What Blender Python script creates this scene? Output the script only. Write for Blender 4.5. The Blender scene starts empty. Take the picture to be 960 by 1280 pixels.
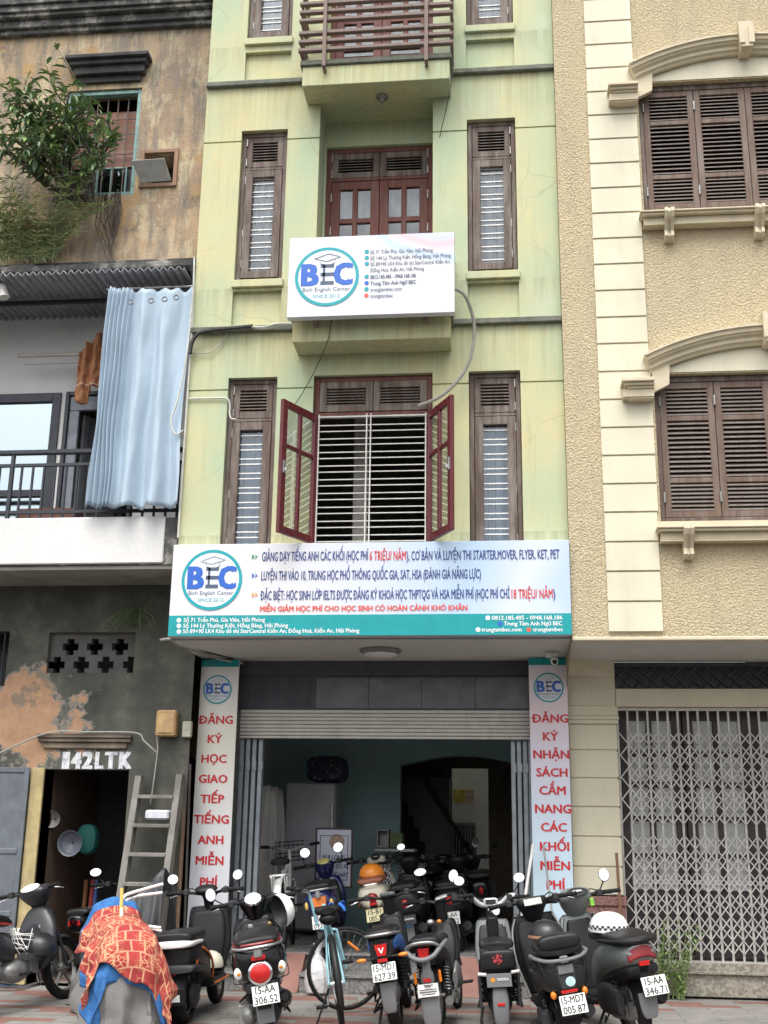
import bpy, bmesh, math, random
from mathutils import Vector, Matrix
random.seed(7)
rad = math.radians
sc = bpy.context.scene
COL = sc.collection

# ------------------------------------------------------------------ camera
CAMLOC = Vector((0.0, -10.5, 1.42))
FPX = 1430.0                       # focal length in pixels of a 960 x 1280 picture
_p, _y, _r = rad(15.8), rad(6.12), rad(0.80)
_f = Vector((-math.sin(_y)*math.cos(_p), math.cos(_y)*math.cos(_p), math.sin(_p)))
_r0 = Vector((math.cos(_y), math.sin(_y), 0)); _u0 = _r0.cross(_f)
CR = _r0*math.cos(_r) + _u0*math.sin(_r); CU = -_r0*math.sin(_r) + _u0*math.cos(_r)
cam = bpy.data.cameras.new('camera'); camo = bpy.data.objects.new('camera', cam); COL.objects.link(camo)
cam.sensor_fit = 'VERTICAL'; cam.sensor_height = 36; cam.sensor_width = 27; cam.lens = FPX/1280*36
cam.clip_start = 0.05; cam.clip_end = 2000
camo.matrix_world = Matrix((( CR.x, CU.x, -_f.x, CAMLOC.x), (CR.y, CU.y, -_f.y, CAMLOC.y), (CR.z, CU.z, -_f.z, CAMLOC.z), (0, 0, 0, 1)))
sc.camera = camo

# ------------------------------------------------------------------ light: overcast noon
SUN_EL, SUN_AZ = rad(62), rad(20)   # sun high in the street, in front of the houses
w = bpy.data.worlds.new("World"); sc.world = w; w.use_nodes = True
nt = w.node_tree; nt.nodes.clear()
sky = nt.nodes.new('ShaderNodeTexSky'); sky.sky_type = 'NISHITA'; sky.sun_disc = False
sky.sun_elevation = SUN_EL; sky.sun_rotation = math.pi + SUN_AZ
sky.air_density = 1.0; sky.dust_density = 6.0; sky.ozone_density = 1.0
hs = nt.nodes.new('ShaderNodeHueSaturation'); hs.inputs['Saturation'].default_value = 0.22
bg = nt.nodes.new('ShaderNodeBackground'); bg.inputs['Strength'].default_value = 0.15
wo = nt.nodes.new('ShaderNodeOutputWorld')
nt.links.new(sky.outputs[0], hs.inputs['Color']); nt.links.new(hs.outputs[0], bg.inputs['Color']); nt.links.new(bg.outputs[0], wo.inputs['Surface'])
sl = bpy.data.lights.new('sun', 'SUN'); sl.energy = 0.7; sl.angle = rad(25); sl.color = (1.0, 0.97, 0.92)
so = bpy.data.objects.new('sun', sl); COL.objects.link(so)
_sd = Vector((math.sin(SUN_AZ)*math.cos(SUN_EL), -math.cos(SUN_AZ)*math.cos(SUN_EL), math.sin(SUN_EL)))
so.rotation_euler = _sd.to_track_quat('Z', 'Y').to_euler(); so.location = (0, -20, 30)
sc.view_settings.view_transform = 'Standard'; sc.view_settings.look = 'None'
sc.view_settings.gamma = 1; sc.view_settings.use_curve_mapping = False
sc.view_settings.exposure = 0.96
sc.render.engine = 'CYCLES'; sc.cycles.use_denoising = True
sc.cycles.max_bounces = 6; sc.cycles.transparent_max_bounces = 12

# ------------------------------------------------------------------ helpers
def at(px, py, Y=0.0):
    """point of the plane y = Y seen at pixel (px, py) of the 960 x 1280 photograph"""
    d = CR*((px-480)/FPX) + CU*((640-py)/FPX) + _f
    return CAMLOC + d*((Y-CAMLOC.y)/d.y)
def atz(px, py, Z=0.0):
    d = CR*((px-480)/FPX) + CU*((640-py)/FPX) + _f
    return CAMLOC + d*((Z-CAMLOC.z)/d.z)

def empty(name, loc=(0, 0, 0), label=None, cat=None, group=None, rot=(0, 0, 0)):
    o = bpy.data.objects.new(name, None); COL.objects.link(o)
    o.location = loc; o.rotation_euler = rot; o.empty_display_size = .1
    return tag(o, label, cat, group)
def tag(o, label=None, cat=None, group=None, kind=None):
    if label: o['label'] = label
    if cat: o['category'] = cat
    if group: o['group'] = group
    if kind: o['kind'] = kind
    return o
def origin(o):
    v = Vector((0, 0, 0))
    while o is not None:
        v += Vector(o.location); o = o.parent
    return v

def sgnpow(a, p): return math.copysign(abs(a)**p, a)
def catmull(pts, n):
    out = []; P = [pts[0]] + list(pts) + [pts[-1]]
    for i in range(1, len(P)-2):
        p0, p1, p2, p3 = P[i-1], P[i], P[i+1], P[i+2]
        for k in range(n):
            t = k/n
            out.append(tuple(.5*((2*b) + (-a+c)*t + (2*a-5*b+4*c-d)*t*t + (-a+3*b-3*c+d)*t**3) for a, b, c, d in zip(p0, p1, p2, p3)))
    out.append(tuple(pts[-1])); return out

class MB:
    def __init__(s): s.v = []; s.f = []; s.mi = []; s.cur = 0
    def add(s, vs, fs):
        b = len(s.v); s.v += [tuple(v) for v in vs]; s.f += [tuple(i+b for i in f) for f in fs]; s.mi += [s.cur]*len(fs); return s
    def box(s, x0, x1, y0, y1, z0, z1):
        if x0 > x1: x0, x1 = x1, x0
        if y0 > y1: y0, y1 = y1, y0
        if z0 > z1: z0, z1 = z1, z0
        return s.add([(x0,y0,z0),(x1,y0,z0),(x1,y1,z0),(x0,y1,z0),(x0,y0,z1),(x1,y0,z1),(x1,y1,z1),(x0,y1,z1)],
            [(0,3,2,1),(4,5,6,7),(0,1,5,4),(1,2,6,5),(2,3,7,6),(3,0,4,7)])
    def bbox(s, x0, x1, y0, y1, z0, z1, b=.006):
        """box with chamfered edges"""
        if x0 > x1: x0, x1 = x1, x0
        if y0 > y1: y0, y1 = y1, y0
        if z0 > z1: z0, z1 = z1, z0
        b = min(b, (x1-x0)*.45, (y1-y0)*.45, (z1-z0)*.45)
        rings = []
        for (z, i) in ((z0, b), (z0+b, 0), (z1-b, 0), (z1, b)):
            a0, a1, c0, c1 = x0+i, x1-i, y0+i, y1-i
            rings.append([(a0+b,c0,z),(a1-b,c0,z),(a1,c0+b,z),(a1,c1-b,z),(a1-b,c1,z),(a0+b,c1,z),(a0,c1-b,z),(a0,c0+b,z)])
        return s.rings(rings, True, True)
    def quad(s, a, b, c, d): return s.add([a, b, c, d], [(0, 1, 2, 3)])
    def rings(s, rings, cap0=True, cap1=True, closed=True):
        n = len(rings[0]); vs = [p for r in rings for p in r]; fs = []
        for i in range(len(rings)-1):
            for j in range(n if closed else n-1):
                k = (j+1) % n
                fs.append((i*n+j, i*n+k, (i+1)*n+k, (i+1)*n+j))
        if cap0: fs.append(tuple(range(n-1, -1, -1)))
        if cap1: fs.append(tuple((len(rings)-1)*n+j for j in range(n)))
        return s.add(vs, fs)
    def tube(s, pts, r, n=8, cap=True, smooth=0):
        pts = [Vector(p) for p in pts]
        if smooth: pts = [Vector(p) for p in catmull([tuple(p) for p in pts], smooth)]
        rr = r if isinstance(r, (list, tuple)) else [r]*len(pts)
        if len(rr) != len(pts): rr = [rr[0] + (rr[-1]-rr[0])*i/(len(pts)-1) for i in range(len(pts))]
        rings = []; up = None
        for i, p in enumerate(pts):
            t = (pts[min(i+1, len(pts)-1)] - pts[max(i-1, 0)]).normalized()
            if up is None: up = Vector((0, 0, 1)) if abs(t.z) < .9 else Vector((0, 1, 0))
            a = t.cross(up)
            if a.length < 1e-5: a = t.orthogonal()
            a.normalize(); b = a.cross(t).normalized(); up = b
            rings.append([tuple(p + a*math.cos(2*math.pi*k/n)*rr[i] + b*math.sin(2*math.pi*k/n)*rr[i]) for k in range(n)])
        return s.rings(rings, cap, cap)
    def loft(s, secs, n=20, sub=3, axis='y'):
        """superellipse sections; axis y: (y, zc, hw, hh, p[, xc]); axis z: (z, yc, hw, hd, p[, xc])"""
        secs = [tuple(q) + (0.0,)*(6-len(q)) for q in secs]
        if sub > 1: secs = catmull(secs, sub)
        rings = []
        for (a, c, hw, hh, p, xc) in secs:
            hw = max(hw, .002); hh = max(hh, .002); ring = []
            for k in range(n):
                th = 2*math.pi*k/n; x = xc + hw*sgnpow(math.cos(th), 2/p); q = c + hh*sgnpow(math.sin(th), 2/p)
                ring.append((x, a, q) if axis == 'y' else (x, q, a))
            rings.append(ring if axis == 'z' else ring[::-1])
        return s.rings(rings, True, True)
    def lathe(s, prof, c, axis='z', n=20, cap=True):
        """prof: (radius, offset along axis)"""
        rings = []
        for (r, h) in prof:
            ring = []
            for k in range(n):
                t = 2*math.pi*k/n; a, b = r*math.cos(t), r*math.sin(t)
                if axis == 'z': ring.append((c[0]+a, c[1]+b, c[2]+h))
                elif axis == 'x': ring.append((c[0]+h, c[1]+a, c[2]+b))
                else: ring.append((c[0]+b, c[1]+h, c[2]+a))
            rings.append(ring)
        return s.rings(rings, cap, cap)
    def ellipsoid(s, c, r, n=16, m=10, z0=-1.0, z1=1.0):
        rings = []
        for i in range(m+1):
            zz = z0 + (z1-z0)*i/m if (z0, z1) != (-1.0, 1.0) else -math.cos(math.pi*i/m)
            q = math.sqrt(max(1e-4, 1-zz*zz))
            rings.append([(c[0]+r[0]*q*math.cos(2*math.pi*k/n), c[1]+r[1]*q*math.sin(2*math.pi*k/n), c[2]+r[2]*zz) for k in range(n)])
        return s.rings(rings, True, True)
    def prism(s, poly, y0, y1, f=None):
        """polygon of (x, z) between depths y0 < y1 (front face at y0); f maps (x,y,z)"""
        ar = sum(poly[i][0]*poly[(i+1) % len(poly)][1]-poly[(i+1) % len(poly)][0]*poly[i][1] for i in range(len(poly)))
        if ar < 0: poly = poly[::-1]
        n = len(poly); vs = [(x, y0, z) for x, z in poly] + [(x, y1, z) for x, z in poly]
        if f: vs = [f(*v) for v in vs]
        return s.add(vs, [tuple(range(n)), tuple(range(2*n-1, n-1, -1))] + [(i, i+n, (i+1) % n+n, (i+1) % n) for i in range(n)])
    def grid(s, nu, nv, fn):
        vs = [fn(i/nu, j/nv) for i in range(nu+1) for j in range(nv+1)]
        return s.add(vs, [(i*(nv+1)+j, (i+1)*(nv+1)+j, (i+1)*(nv+1)+j+1, i*(nv+1)+j+1) for i in range(nu) for j in range(nv)])
    def xf(s, m, start=0):
        s.v[start:] = [tuple(m @ Vector(v)) for v in s.v[start:]]; return s
    def build(s, name, mat, parent=None, smooth=False, local=False, label=None, cat=None, group=None, kind=None, solid=0, ang=40):
        me = bpy.data.meshes.new(name)
        off = Vector((0, 0, 0)) if (local or parent is None) else origin(parent)
        vs = s.v if off.length == 0 else [(a-off.x, b-off.y, c-off.z) for a, b, c in s.v]
        o = bpy.data.objects.new(name, me)
        if parent is None and not local and s.v:      # a thing of its own: origin at its base
            xs = [v[0] for v in vs]; ys = [v[1] for v in vs]; zs = [v[2] for v in vs]
            c = Vector(((min(xs)+max(xs))/2, (min(ys)+max(ys))/2, min(zs)))
            vs = [(a-c.x, b-c.y, d-c.z) for a, b, d in vs]; o.location = c
        me.from_pydata(vs, [], s.f)
        for m in (mat if isinstance(mat, (list, tuple)) else [mat]): me.materials.append(m)
        if any(s.mi): me.polygons.foreach_set('material_index', s.mi)
        COL.objects.link(o)
        if parent is not None: o.parent = parent
        if smooth:
            me.polygons.foreach_set('use_smooth', [True]*len(me.polygons))
            try: me.set_sharp_from_angle(angle=rad(ang))
            except Exception: pass
        if solid:
            md = o.modifiers.new('solid', 'SOLIDIFY'); md.thickness = solid; md.offset = 0
        me.update()
        return tag(o, label, cat, group, kind)

def wall_holes(mb, x0, x1, z0, z1, Y, holes, back=()):
    """front face of a wall at y=Y with rectangular holes (hx0,hx1,hz0,hz1,depth[,backed])"""
    xs = sorted({x0, x1} | {min(max(h[i], x0), x1) for h in holes for i in (0, 1)})
    zs = sorted({z0, z1} | {min(max(h[i], z0), z1) for h in holes for i in (2, 3)})
    for i in range(len(xs)-1):
        for j in range(len(zs)-1):
            cx, cz = (xs[i]+xs[i+1])/2, (zs[j]+zs[j+1])/2
            if any(h[0] < cx < h[1] and h[2] < cz < h[3] for h in holes): continue
            mb.quad((xs[i], Y, zs[j]), (xs[i+1], Y, zs[j]), (xs[i+1], Y, zs[j+1]), (xs[i], Y, zs[j+1]))
    for h in holes:
        a, b, c, d, dp = h[:5]; e = Y+dp
        mb.quad((a, Y, c), (a, Y, d), (a, e, d), (a, e, c)); mb.quad((b, Y, d), (b, Y, c), (b, e, c), (b, e, d))
        mb.quad((a, Y, d), (b, Y, d), (b, e, d), (a, e, d)); mb.quad((b, Y, c), (a, Y, c), (a, e, c), (b, e, c))
        if len(h) > 5 and h[5]: mb.quad((a, e, c), (b, e, c), (b, e, d), (a, e, d))

# ------------------------------------------------------------------ materials
class NT:
    def __init__(s, name):
        s.m = bpy.data.materials.new(name); s.m.use_nodes = True; s.t = s.m.node_tree
        s.b = s.t.nodes['Principled BSDF']; s.co = None
    def n(s, typ, **kw):
        nd = s.t.nodes.new('ShaderNode'+typ)
        for k, v in kw.items():
            if k.startswith('_'): setattr(nd, k[1:], v)
            else: s.set(nd.inputs[k.replace('_', ' ')], v)
        return nd
    def set(s, inp, v):
        if hasattr(v, 'is_linked') or hasattr(v, 'links'): s.t.links.new(v, inp)
        else:
            if isinstance(v, tuple) and len(v) == 3 and len(inp.default_value) == 4: v = (*v, 1)
            inp.default_value = v
    def coord(s):
        if s.co is None: s.co = s.t.nodes.new('ShaderNodeTexCoord').outputs['Object']
        return s.co
    def map(s, sc=(1, 1, 1), loc=(0, 0, 0), rot=(0, 0, 0)):
        return s.n('Mapping', Vector=s.coord(), Scale=sc, Location=loc, Rotation=rot).outputs[0]
    def noise(s, scale, detail=4, rough=.55, vec=None, dist=0):
        return s.n('TexNoise', Vector=vec or s.coord(), Scale=scale, Detail=detail, Roughness=rough, Distortion=dist).outputs['Fac']
    def ramp(s, fac, stops, const=False):
        nd = s.n('ValToRGB'); s.set(nd.inputs[0], fac); r = nd.color_ramp
        if const: r.interpolation = 'CONSTANT'
        while len(r.elements) < len(stops): r.elements.new(.5)
        for e, (p, c) in zip(r.elements, stops):
            e.position = p; e.color = (c, c, c, 1) if isinstance(c, (int, float)) else (*c, 1)
        return nd.outputs[0]
    def mix(s, fac, a, b, mode='MIX'):
        nd = s.n('MixRGB', _blend_type=mode); s.set(nd.inputs[0], fac); s.set(nd.inputs[1], a); s.set(nd.inputs[2], b); return nd.outputs[0]
    def math(s, op, a, b=0.0, clamp=False):
        nd = s.n('Math', _operation=op, _use_clamp=clamp); s.set(nd.inputs[0], a); s.set(nd.inputs[1], b); return nd.outputs[0]
    def sep(s): 
        return s.n('SeparateXYZ', Vector=s.coord()).outputs
    def out(s, col=None, rough=.6, metal=0, bump=None, bs=.3, bd=.01, **kw):
        if col is not None: s.set(s.b.inputs['Base Color'], col)
        s.set(s.b.inputs['Roughness'], rough); s.b.inputs['Metallic'].default_value = metal
        if bump is not None:
            nd = s.n('Bump', Strength=bs, Distance=bd); s.set(nd.inputs['Height'], bump); s.t.links.new(nd.outputs[0], s.b.inputs['Normal'])
        for k, v in kw.items(): s.set(s.b.inputs[k.replace('_', ' ')], v)
        return s.m
_mc = {}
DUST = (.075, .07, .062)
def mat(name, col, rough=.55, metal=0, var=.18, scale=9, bs=0, bsc=60, stretch=(1, 1, 1), dirt=0, **kw):
    if name in _mc: return _mc[name]
    t = NT(name); v = t.map(stretch)
    n = t.noise(scale, 5, .6, v)
    c = t.ramp(n, [(.3, tuple(x*(1-var) for x in col)), (.7, tuple(min(1, x*(1+var)) for x in col))])
    if dirt:
        d = t.ramp(t.noise(scale*.6, 7, .72, t.map((1.6, 1.3, .32), (3, 1, 2))), [(.48, 0.0), (.7, dirt)])
        c = t.mix(d, c, tuple(x*.35+.03 for x in col) if max(col) > .03 else DUST)
    r = t.ramp(t.noise(scale*2.3, 4), [(.3, max(0, rough-.08)), (.7, min(1, rough+.1))])
    m = t.out(c, r, metal, t.noise(bsc, 3) if bs else None, bs, .004, **kw)
    _mc[name] = m; return m
def glass_mat(name, tint, refl=1.0, trans=.8, rough=.02):
    if name in _mc: return _mc[name]
    m = bpy.data.materials.new(name); m.use_nodes = True; t = m.node_tree; t.nodes.clear()
    o = t.nodes.new('ShaderNodeOutputMaterial'); tr = t.nodes.new('ShaderNodeBsdfTransparent'); gl = t.nodes.new('ShaderNodeBsdfGlossy')
    tr.inputs[0].default_value = (*[c*trans for c in tint], 1); gl.inputs['Roughness'].default_value = rough
    gl.inputs['Color'].default_value = (*[min(1, c) for c in tint], 1)
    fr = t.nodes.new('ShaderNodeFresnel'); fr.inputs[0].default_value = 1.5
    mu = t.nodes.new('ShaderNodeMath'); mu.operation = 'MULTIPLY_ADD'; mu.inputs[1].default_value = refl; mu.inputs[2].default_value = .04*refl; mu.use_clamp = True
    mx = t.nodes.new('ShaderNodeMixShader')
    t.links.new(fr.outputs[0], mu.inputs[0]); t.links.new(mu.outputs[0], mx.inputs[0]); t.links.new(tr.outputs[0], mx.inputs[1]); t.links.new(gl.outputs[0], mx.inputs[2]); t.links.new(mx.outputs[0], o.inputs[0])
    _mc[name] = m; return m

def m_green():
    t = NT('green_paint')
    a = t.ramp(t.noise(.9, 5, .6, t.map((1, 1, .55))), [(.40, (.415, .495, .325)), (.60, (.575, .535, .295))])
    fine = t.noise(7, 6, .65, t.map((1, 1, .4)))
    a = t.mix(t.ramp(fine, [(.42, 0.0), (.75, .45)]), a, (.44, .51, .33))
    streak = t.ramp(t.noise(2.2, 6, .7, t.map((4, 4, .35), (5, 0, 1))), [(.53, 0.0), (.74, .5)])
    a = t.mix(streak, a, (.37, .355, .215))
    pale = t.ramp(t.noise(1.7, 6, .6, t.map((1, 1, 1), (8, 3, 1))), [(.55, 0.0), (.7, .5)])
    a = t.mix(pale, a, (.52, .57, .43))
    run = t.ramp(t.noise(3.5, 7, .7, t.map((5, 5, .22), (1, 1, 6))), [(.40, 0.0), (.66, 1.0)]); z_ = t.sep()[2]
    for zc, ln in ((6.33, .75), (9.24, .75), (6.83, .30), (9.76, .30), (4.2, .5)):   # dirt washed down below ledges and sills
        d_ = t.math('DIVIDE', t.math('SUBTRACT', zc, z_), ln); f_ = t.math('MULTIPLY', t.math('SUBTRACT', 1.0, d_, True), t.math('GREATER_THAN', d_, 0.0))
        a = t.mix(t.math('MULTIPLY', t.math('MULTIPLY', f_, run), .8, True), a, (.36, .315, .155) if ln > .6 else (.30, .30, .19))
    crack = t.ramp(t.n('TexVoronoi', Vector=t.n('Mapping', Vector=t.n('MixRGB', Fac=.25, Color1=t.coord(), Color2=t.n('TexNoise', Vector=t.coord(), Scale=1.6, Detail=5).outputs['Color']).outputs[0], Scale=(1.3, 1.3, .8)).outputs[0], Scale=1.0, _feature='DISTANCE_TO_EDGE').outputs[0], [(0.0, .5), (.006, 0.0)])
    cm = t.mix(1, crack, t.ramp(t.noise(.7, 2), [(.5, 0.0), (.6, 1.0)]), 'MULTIPLY')
    a = t.mix(cm, a, (.30, .29, .18))
    return t.out(a, .75, 0, t.noise(30, 5, .6), .12, .01)
def m_cornice():
    t = NT('grey_cornice'); a = t.ramp(t.noise(9, 6, .7), [(.3, (.085, .095, .075)), (.7, (.21, .22, .17))]); return t.out(a, .85, 0, t.noise(40), .3, .01)
def m_rough():
    t = NT('roughcast'); n1 = t.noise(50, 3, .55, None, .5); n2 = t.noise(1.3, 4)
    a = t.ramp(n2, [(.3, (.585, .50, .335)), (.7, (.635, .53, .33))])
    a = t.mix(t.ramp(n1, [(.36, .5), (.52, 0.0)]), a, (.42, .35, .23))
    a = t.mix(t.ramp(t.noise(3, 6, .7, t.map((2, 1, .3))), [(.5, 0.0), (.75, .4)]), a, (.36, .31, .225))
    return t.out(a, .9, 0, t.ramp(n1, [(.3, 0.0), (.62, 1.0)]), .8, .017)
def m_oldwall():
    t = NT('old_plaster')
    a = t.ramp(t.noise(1.5, 7, .66), [(.26, (.23, .195, .155)), (.42, (.35, .255, .175)), (.52, (.44, .32, .195)), (.62, (.48, .37, .245)), (.78, (.53, .46, .345))])
    fl = t.noise(5.0, 9, .74, t.map((1, 1, .6)))
    a = t.mix(t.ramp(fl, [(.52, 0.0), (.56, .85)]), a, (.52, .44, .29))
    a = t.mix(t.ramp(t.noise(3.1, 8, .7, t.map((1, 1, .8), (3, 1, 8))), [(.56, 0.0), (.60, .8)]), a, (.42, .27, .11))
    gx = t.math('MULTIPLY', t.math('SUBTRACT', t.sep()[0], .45), 1.1, True)
    gz = t.math('MULTIPLY', t.math('SUBTRACT', t.sep()[2], 8.6), .8, True)
    st = t.ramp(t.noise(2.4, 8, .74, t.map((3.0, 3, .42), (2, 0, 0))), [(.45, 0.0), (.60, .8)])
    a = t.mix(st, a, (.19, .17, .145))
    g2 = t.math('MULTIPLY', t.math('MULTIPLY', gx, gz), t.ramp(t.noise(2.6, 8, .74, t.map((1.8, 1, .45), (9, 0, 3))), [(.34, 0.0), (.56, .92)]))
    a = t.mix(g2, a, (.135, .122, .105))
    a = t.mix(t.ramp(t.noise(3.4, 8, .72), [(.57, 0.0), (.66, .7)]), a, (.12, .11, .10))
    sc_ = t.ramp(t.noise(16, 6, .7, t.map((2.2, 1, .35), (1, 4, 2))), [(.60, 0.0), (.64, .8)])
    a = t.mix(t.math('MULTIPLY', sc_, gx), a, (.48, .40, .30))
    return t.out(a, .95, 0, t.mix(.5, fl, t.noise(40, 4)), .6, .025)
def m_oldgrey():
    t = NT('mouldy_cornice')
    a = t.ramp(t.noise(4, 8, .7, t.map((1, 1, .8))), [(.35, (.035, .035, .035)), (.52, (.09, .09, .088)), (.62, (.30, .29, .26)), (.75, (.42, .39, .34))])
    return t.out(a, .95, 0, t.noise(25, 5), .4, .02)
def m_darkwall():
    t = NT('mouldy_dark_wall')
    a = t.ramp(t.noise(1.7, 7, .65), [(.3, (.040, .041, .037)), (.5, (.082, .084, .070)), (.63, (.135, .135, .112)), (.76, (.29, .28, .25))])
    a = t.mix(t.ramp(t.noise(9, 7, .75), [(.6, 0.0), (.75, .35)]), a, (.33, .31, .28))
    # terracotta patches where the render has come off, left of the doorway
    d = t.n('VectorMath', _operation='DISTANCE'); v = t.n('Mapping', Vector=t.coord(), Scale=(1, .2, 1.25)).outputs[0]
    s_ = t.n('VectorMath', _operation='DISTANCE'); s_.inputs[1].default_value = (-.2, 0, 3.14); t.t.links.new(v, s_.inputs[0])
    m = t.math('SUBTRACT', 1.02, s_.outputs['Value'])
    m = t.math('ADD', m, t.math('MULTIPLY', t.math('SUBTRACT', t.noise(2.6, 8, .68), .5), 2.6))
    msk = t.ramp(m, [(.50, 0.0), (.53, 1.0)])
    tc = t.ramp(t.noise(7, 6, .7), [(.3, (.33, .19, .115)), (.7, (.49, .31, .19))])
    a = t.mix(t.ramp(m, [(.40, 0.0), (.46, .8)]), a, (.27, .25, .215)); a = t.mix(msk, a, tc)
    a = t.mix(t.math('MULTIPLY', msk, t.ramp(t.noise(3.6, 8, .72, t.map((1, 1, 1), (2, 6, 1))), [(.55, 0.0), (.60, .85)])), a, (.20, .17, .13))
    sp = t.ramp(t.noise(4.2, 8, .72, t.map((1, 1, 1), (7, 2, 4))), [(.69, 0.0), (.71, 1.0)])
    a = t.mix(t.mix(1, sp, t.ramp(m, [(.1, 0.0), (.4, 1.0)]), 'MULTIPLY'), a, (.47, .33, .13))
    return t.out(a, .95, 0, t.mix(.6, msk, t.noise(22, 6, .7)), .45, .02)
def m_wood(name, c1, c2, grey=.5):
    t = NT(name); g = t.noise(5, 8, .7, t.map((9, 9, .7)))
    a = t.ramp(g, [(.3, c1), (.7, c2)])
    a = t.mix(t.ramp(t.noise(3, 6, .7, t.map((4, 4, .6), (1, 2, 0))), [(.45, 0.0), (.68, grey)]), a, (.255, .225, .195))
    return t.out(a, .7, 0, g, .25, .004)
def m_pavement():
    t = NT('pavement_tiles')
    v = t.map((1, 1, 1), (.13, .02, 0))
    b = t.n('TexBrick', Vector=v, Color1=(0, 0, 0), Color2=(1, 1, 1), Mortar=(0, 0, 0), Scale=1.0, Mortar_Size=.006, Mortar_Smooth=.2, Bias=0.0, Brick_Width=.62, Row_Height=.155)
    b.offset = .5
    red = t.ramp(b.outputs['Color'], [(.68, 0.0), (.70, 1.0)])
    n = t.noise(6, 7, .7)
    gr = t.ramp(n, [(.3, (.17, .165, .152)), (.7, (.275, .262, .238))]); rd = t.ramp(n, [(.3, (.175, .085, .068)), (.7, (.26, .125, .10))])
    a = t.mix(red, gr, rd); a = t.mix(b.outputs['Fac'], a, (.12, .115, .10))
    a = t.mix(t.ramp(t.noise(1.1, 6, .65), [(.5, 0.0), (.72, .55)]), a, (.12, .115, .105))
    return t.out(a, .85, 0, t.mix(.35, t.math('SUBTRACT', 1.0, b.outputs['Fac']), n), .4, .008)
def m_granite(name, c1, c2, scale=90):
    t = NT(name); v = t.n('TexVoronoi', Vector=t.coord(), Scale=scale)
    a = t.ramp(t.n('SeparateXYZ', Vector=v.outputs['Color']).outputs[0], [(.2, c1), (.8, c2)])
    a = t.mix(t.ramp(t.noise(2.5, 6, .7), [(.5, 0.0), (.75, .5)]), a, tuple(x*.45 for x in c1))
    return t.out(a, .55, 0, t.noise(30, 4), .15, .005)
def m_whitewash():
    t = NT('whitewash'); a = t.ramp(t.noise(2, 6, .65, t.map((1, 1, .6))), [(.3, (.62, .62, .615)), (.7, (.72, .715, .70))])
    a = t.mix(t.ramp(t.noise(5, 8, .75, t.map((1.2, 1, .8), (4, 0, 0))), [(.66, 0.0), (.74, .7)]), a, (.38, .36, .33))
    return t.out(a, .85, 0, t.noise(20, 6), .3, .012)
def m_grad(name, axis, stops, rough=.35, nscale=0, namt=0, fn=None):
    """printed artwork: a colour ramp along an axis of the object"""
    t = NT(name); s = t.sep()[axis]
    if nscale: s = t.math('ADD', s, t.math('MULTIPLY', t.math('SUBTRACT', t.noise(nscale, 1), .5), namt))
    lo, hi = stops[0][0], stops[-1][0]
    f = t.math('DIVIDE', t.math('SUBTRACT', s, lo), hi-lo, True)
    return t.out(t.ramp(f, [((p-lo)/(hi-lo), c) for p, c in stops]), rough)
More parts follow.
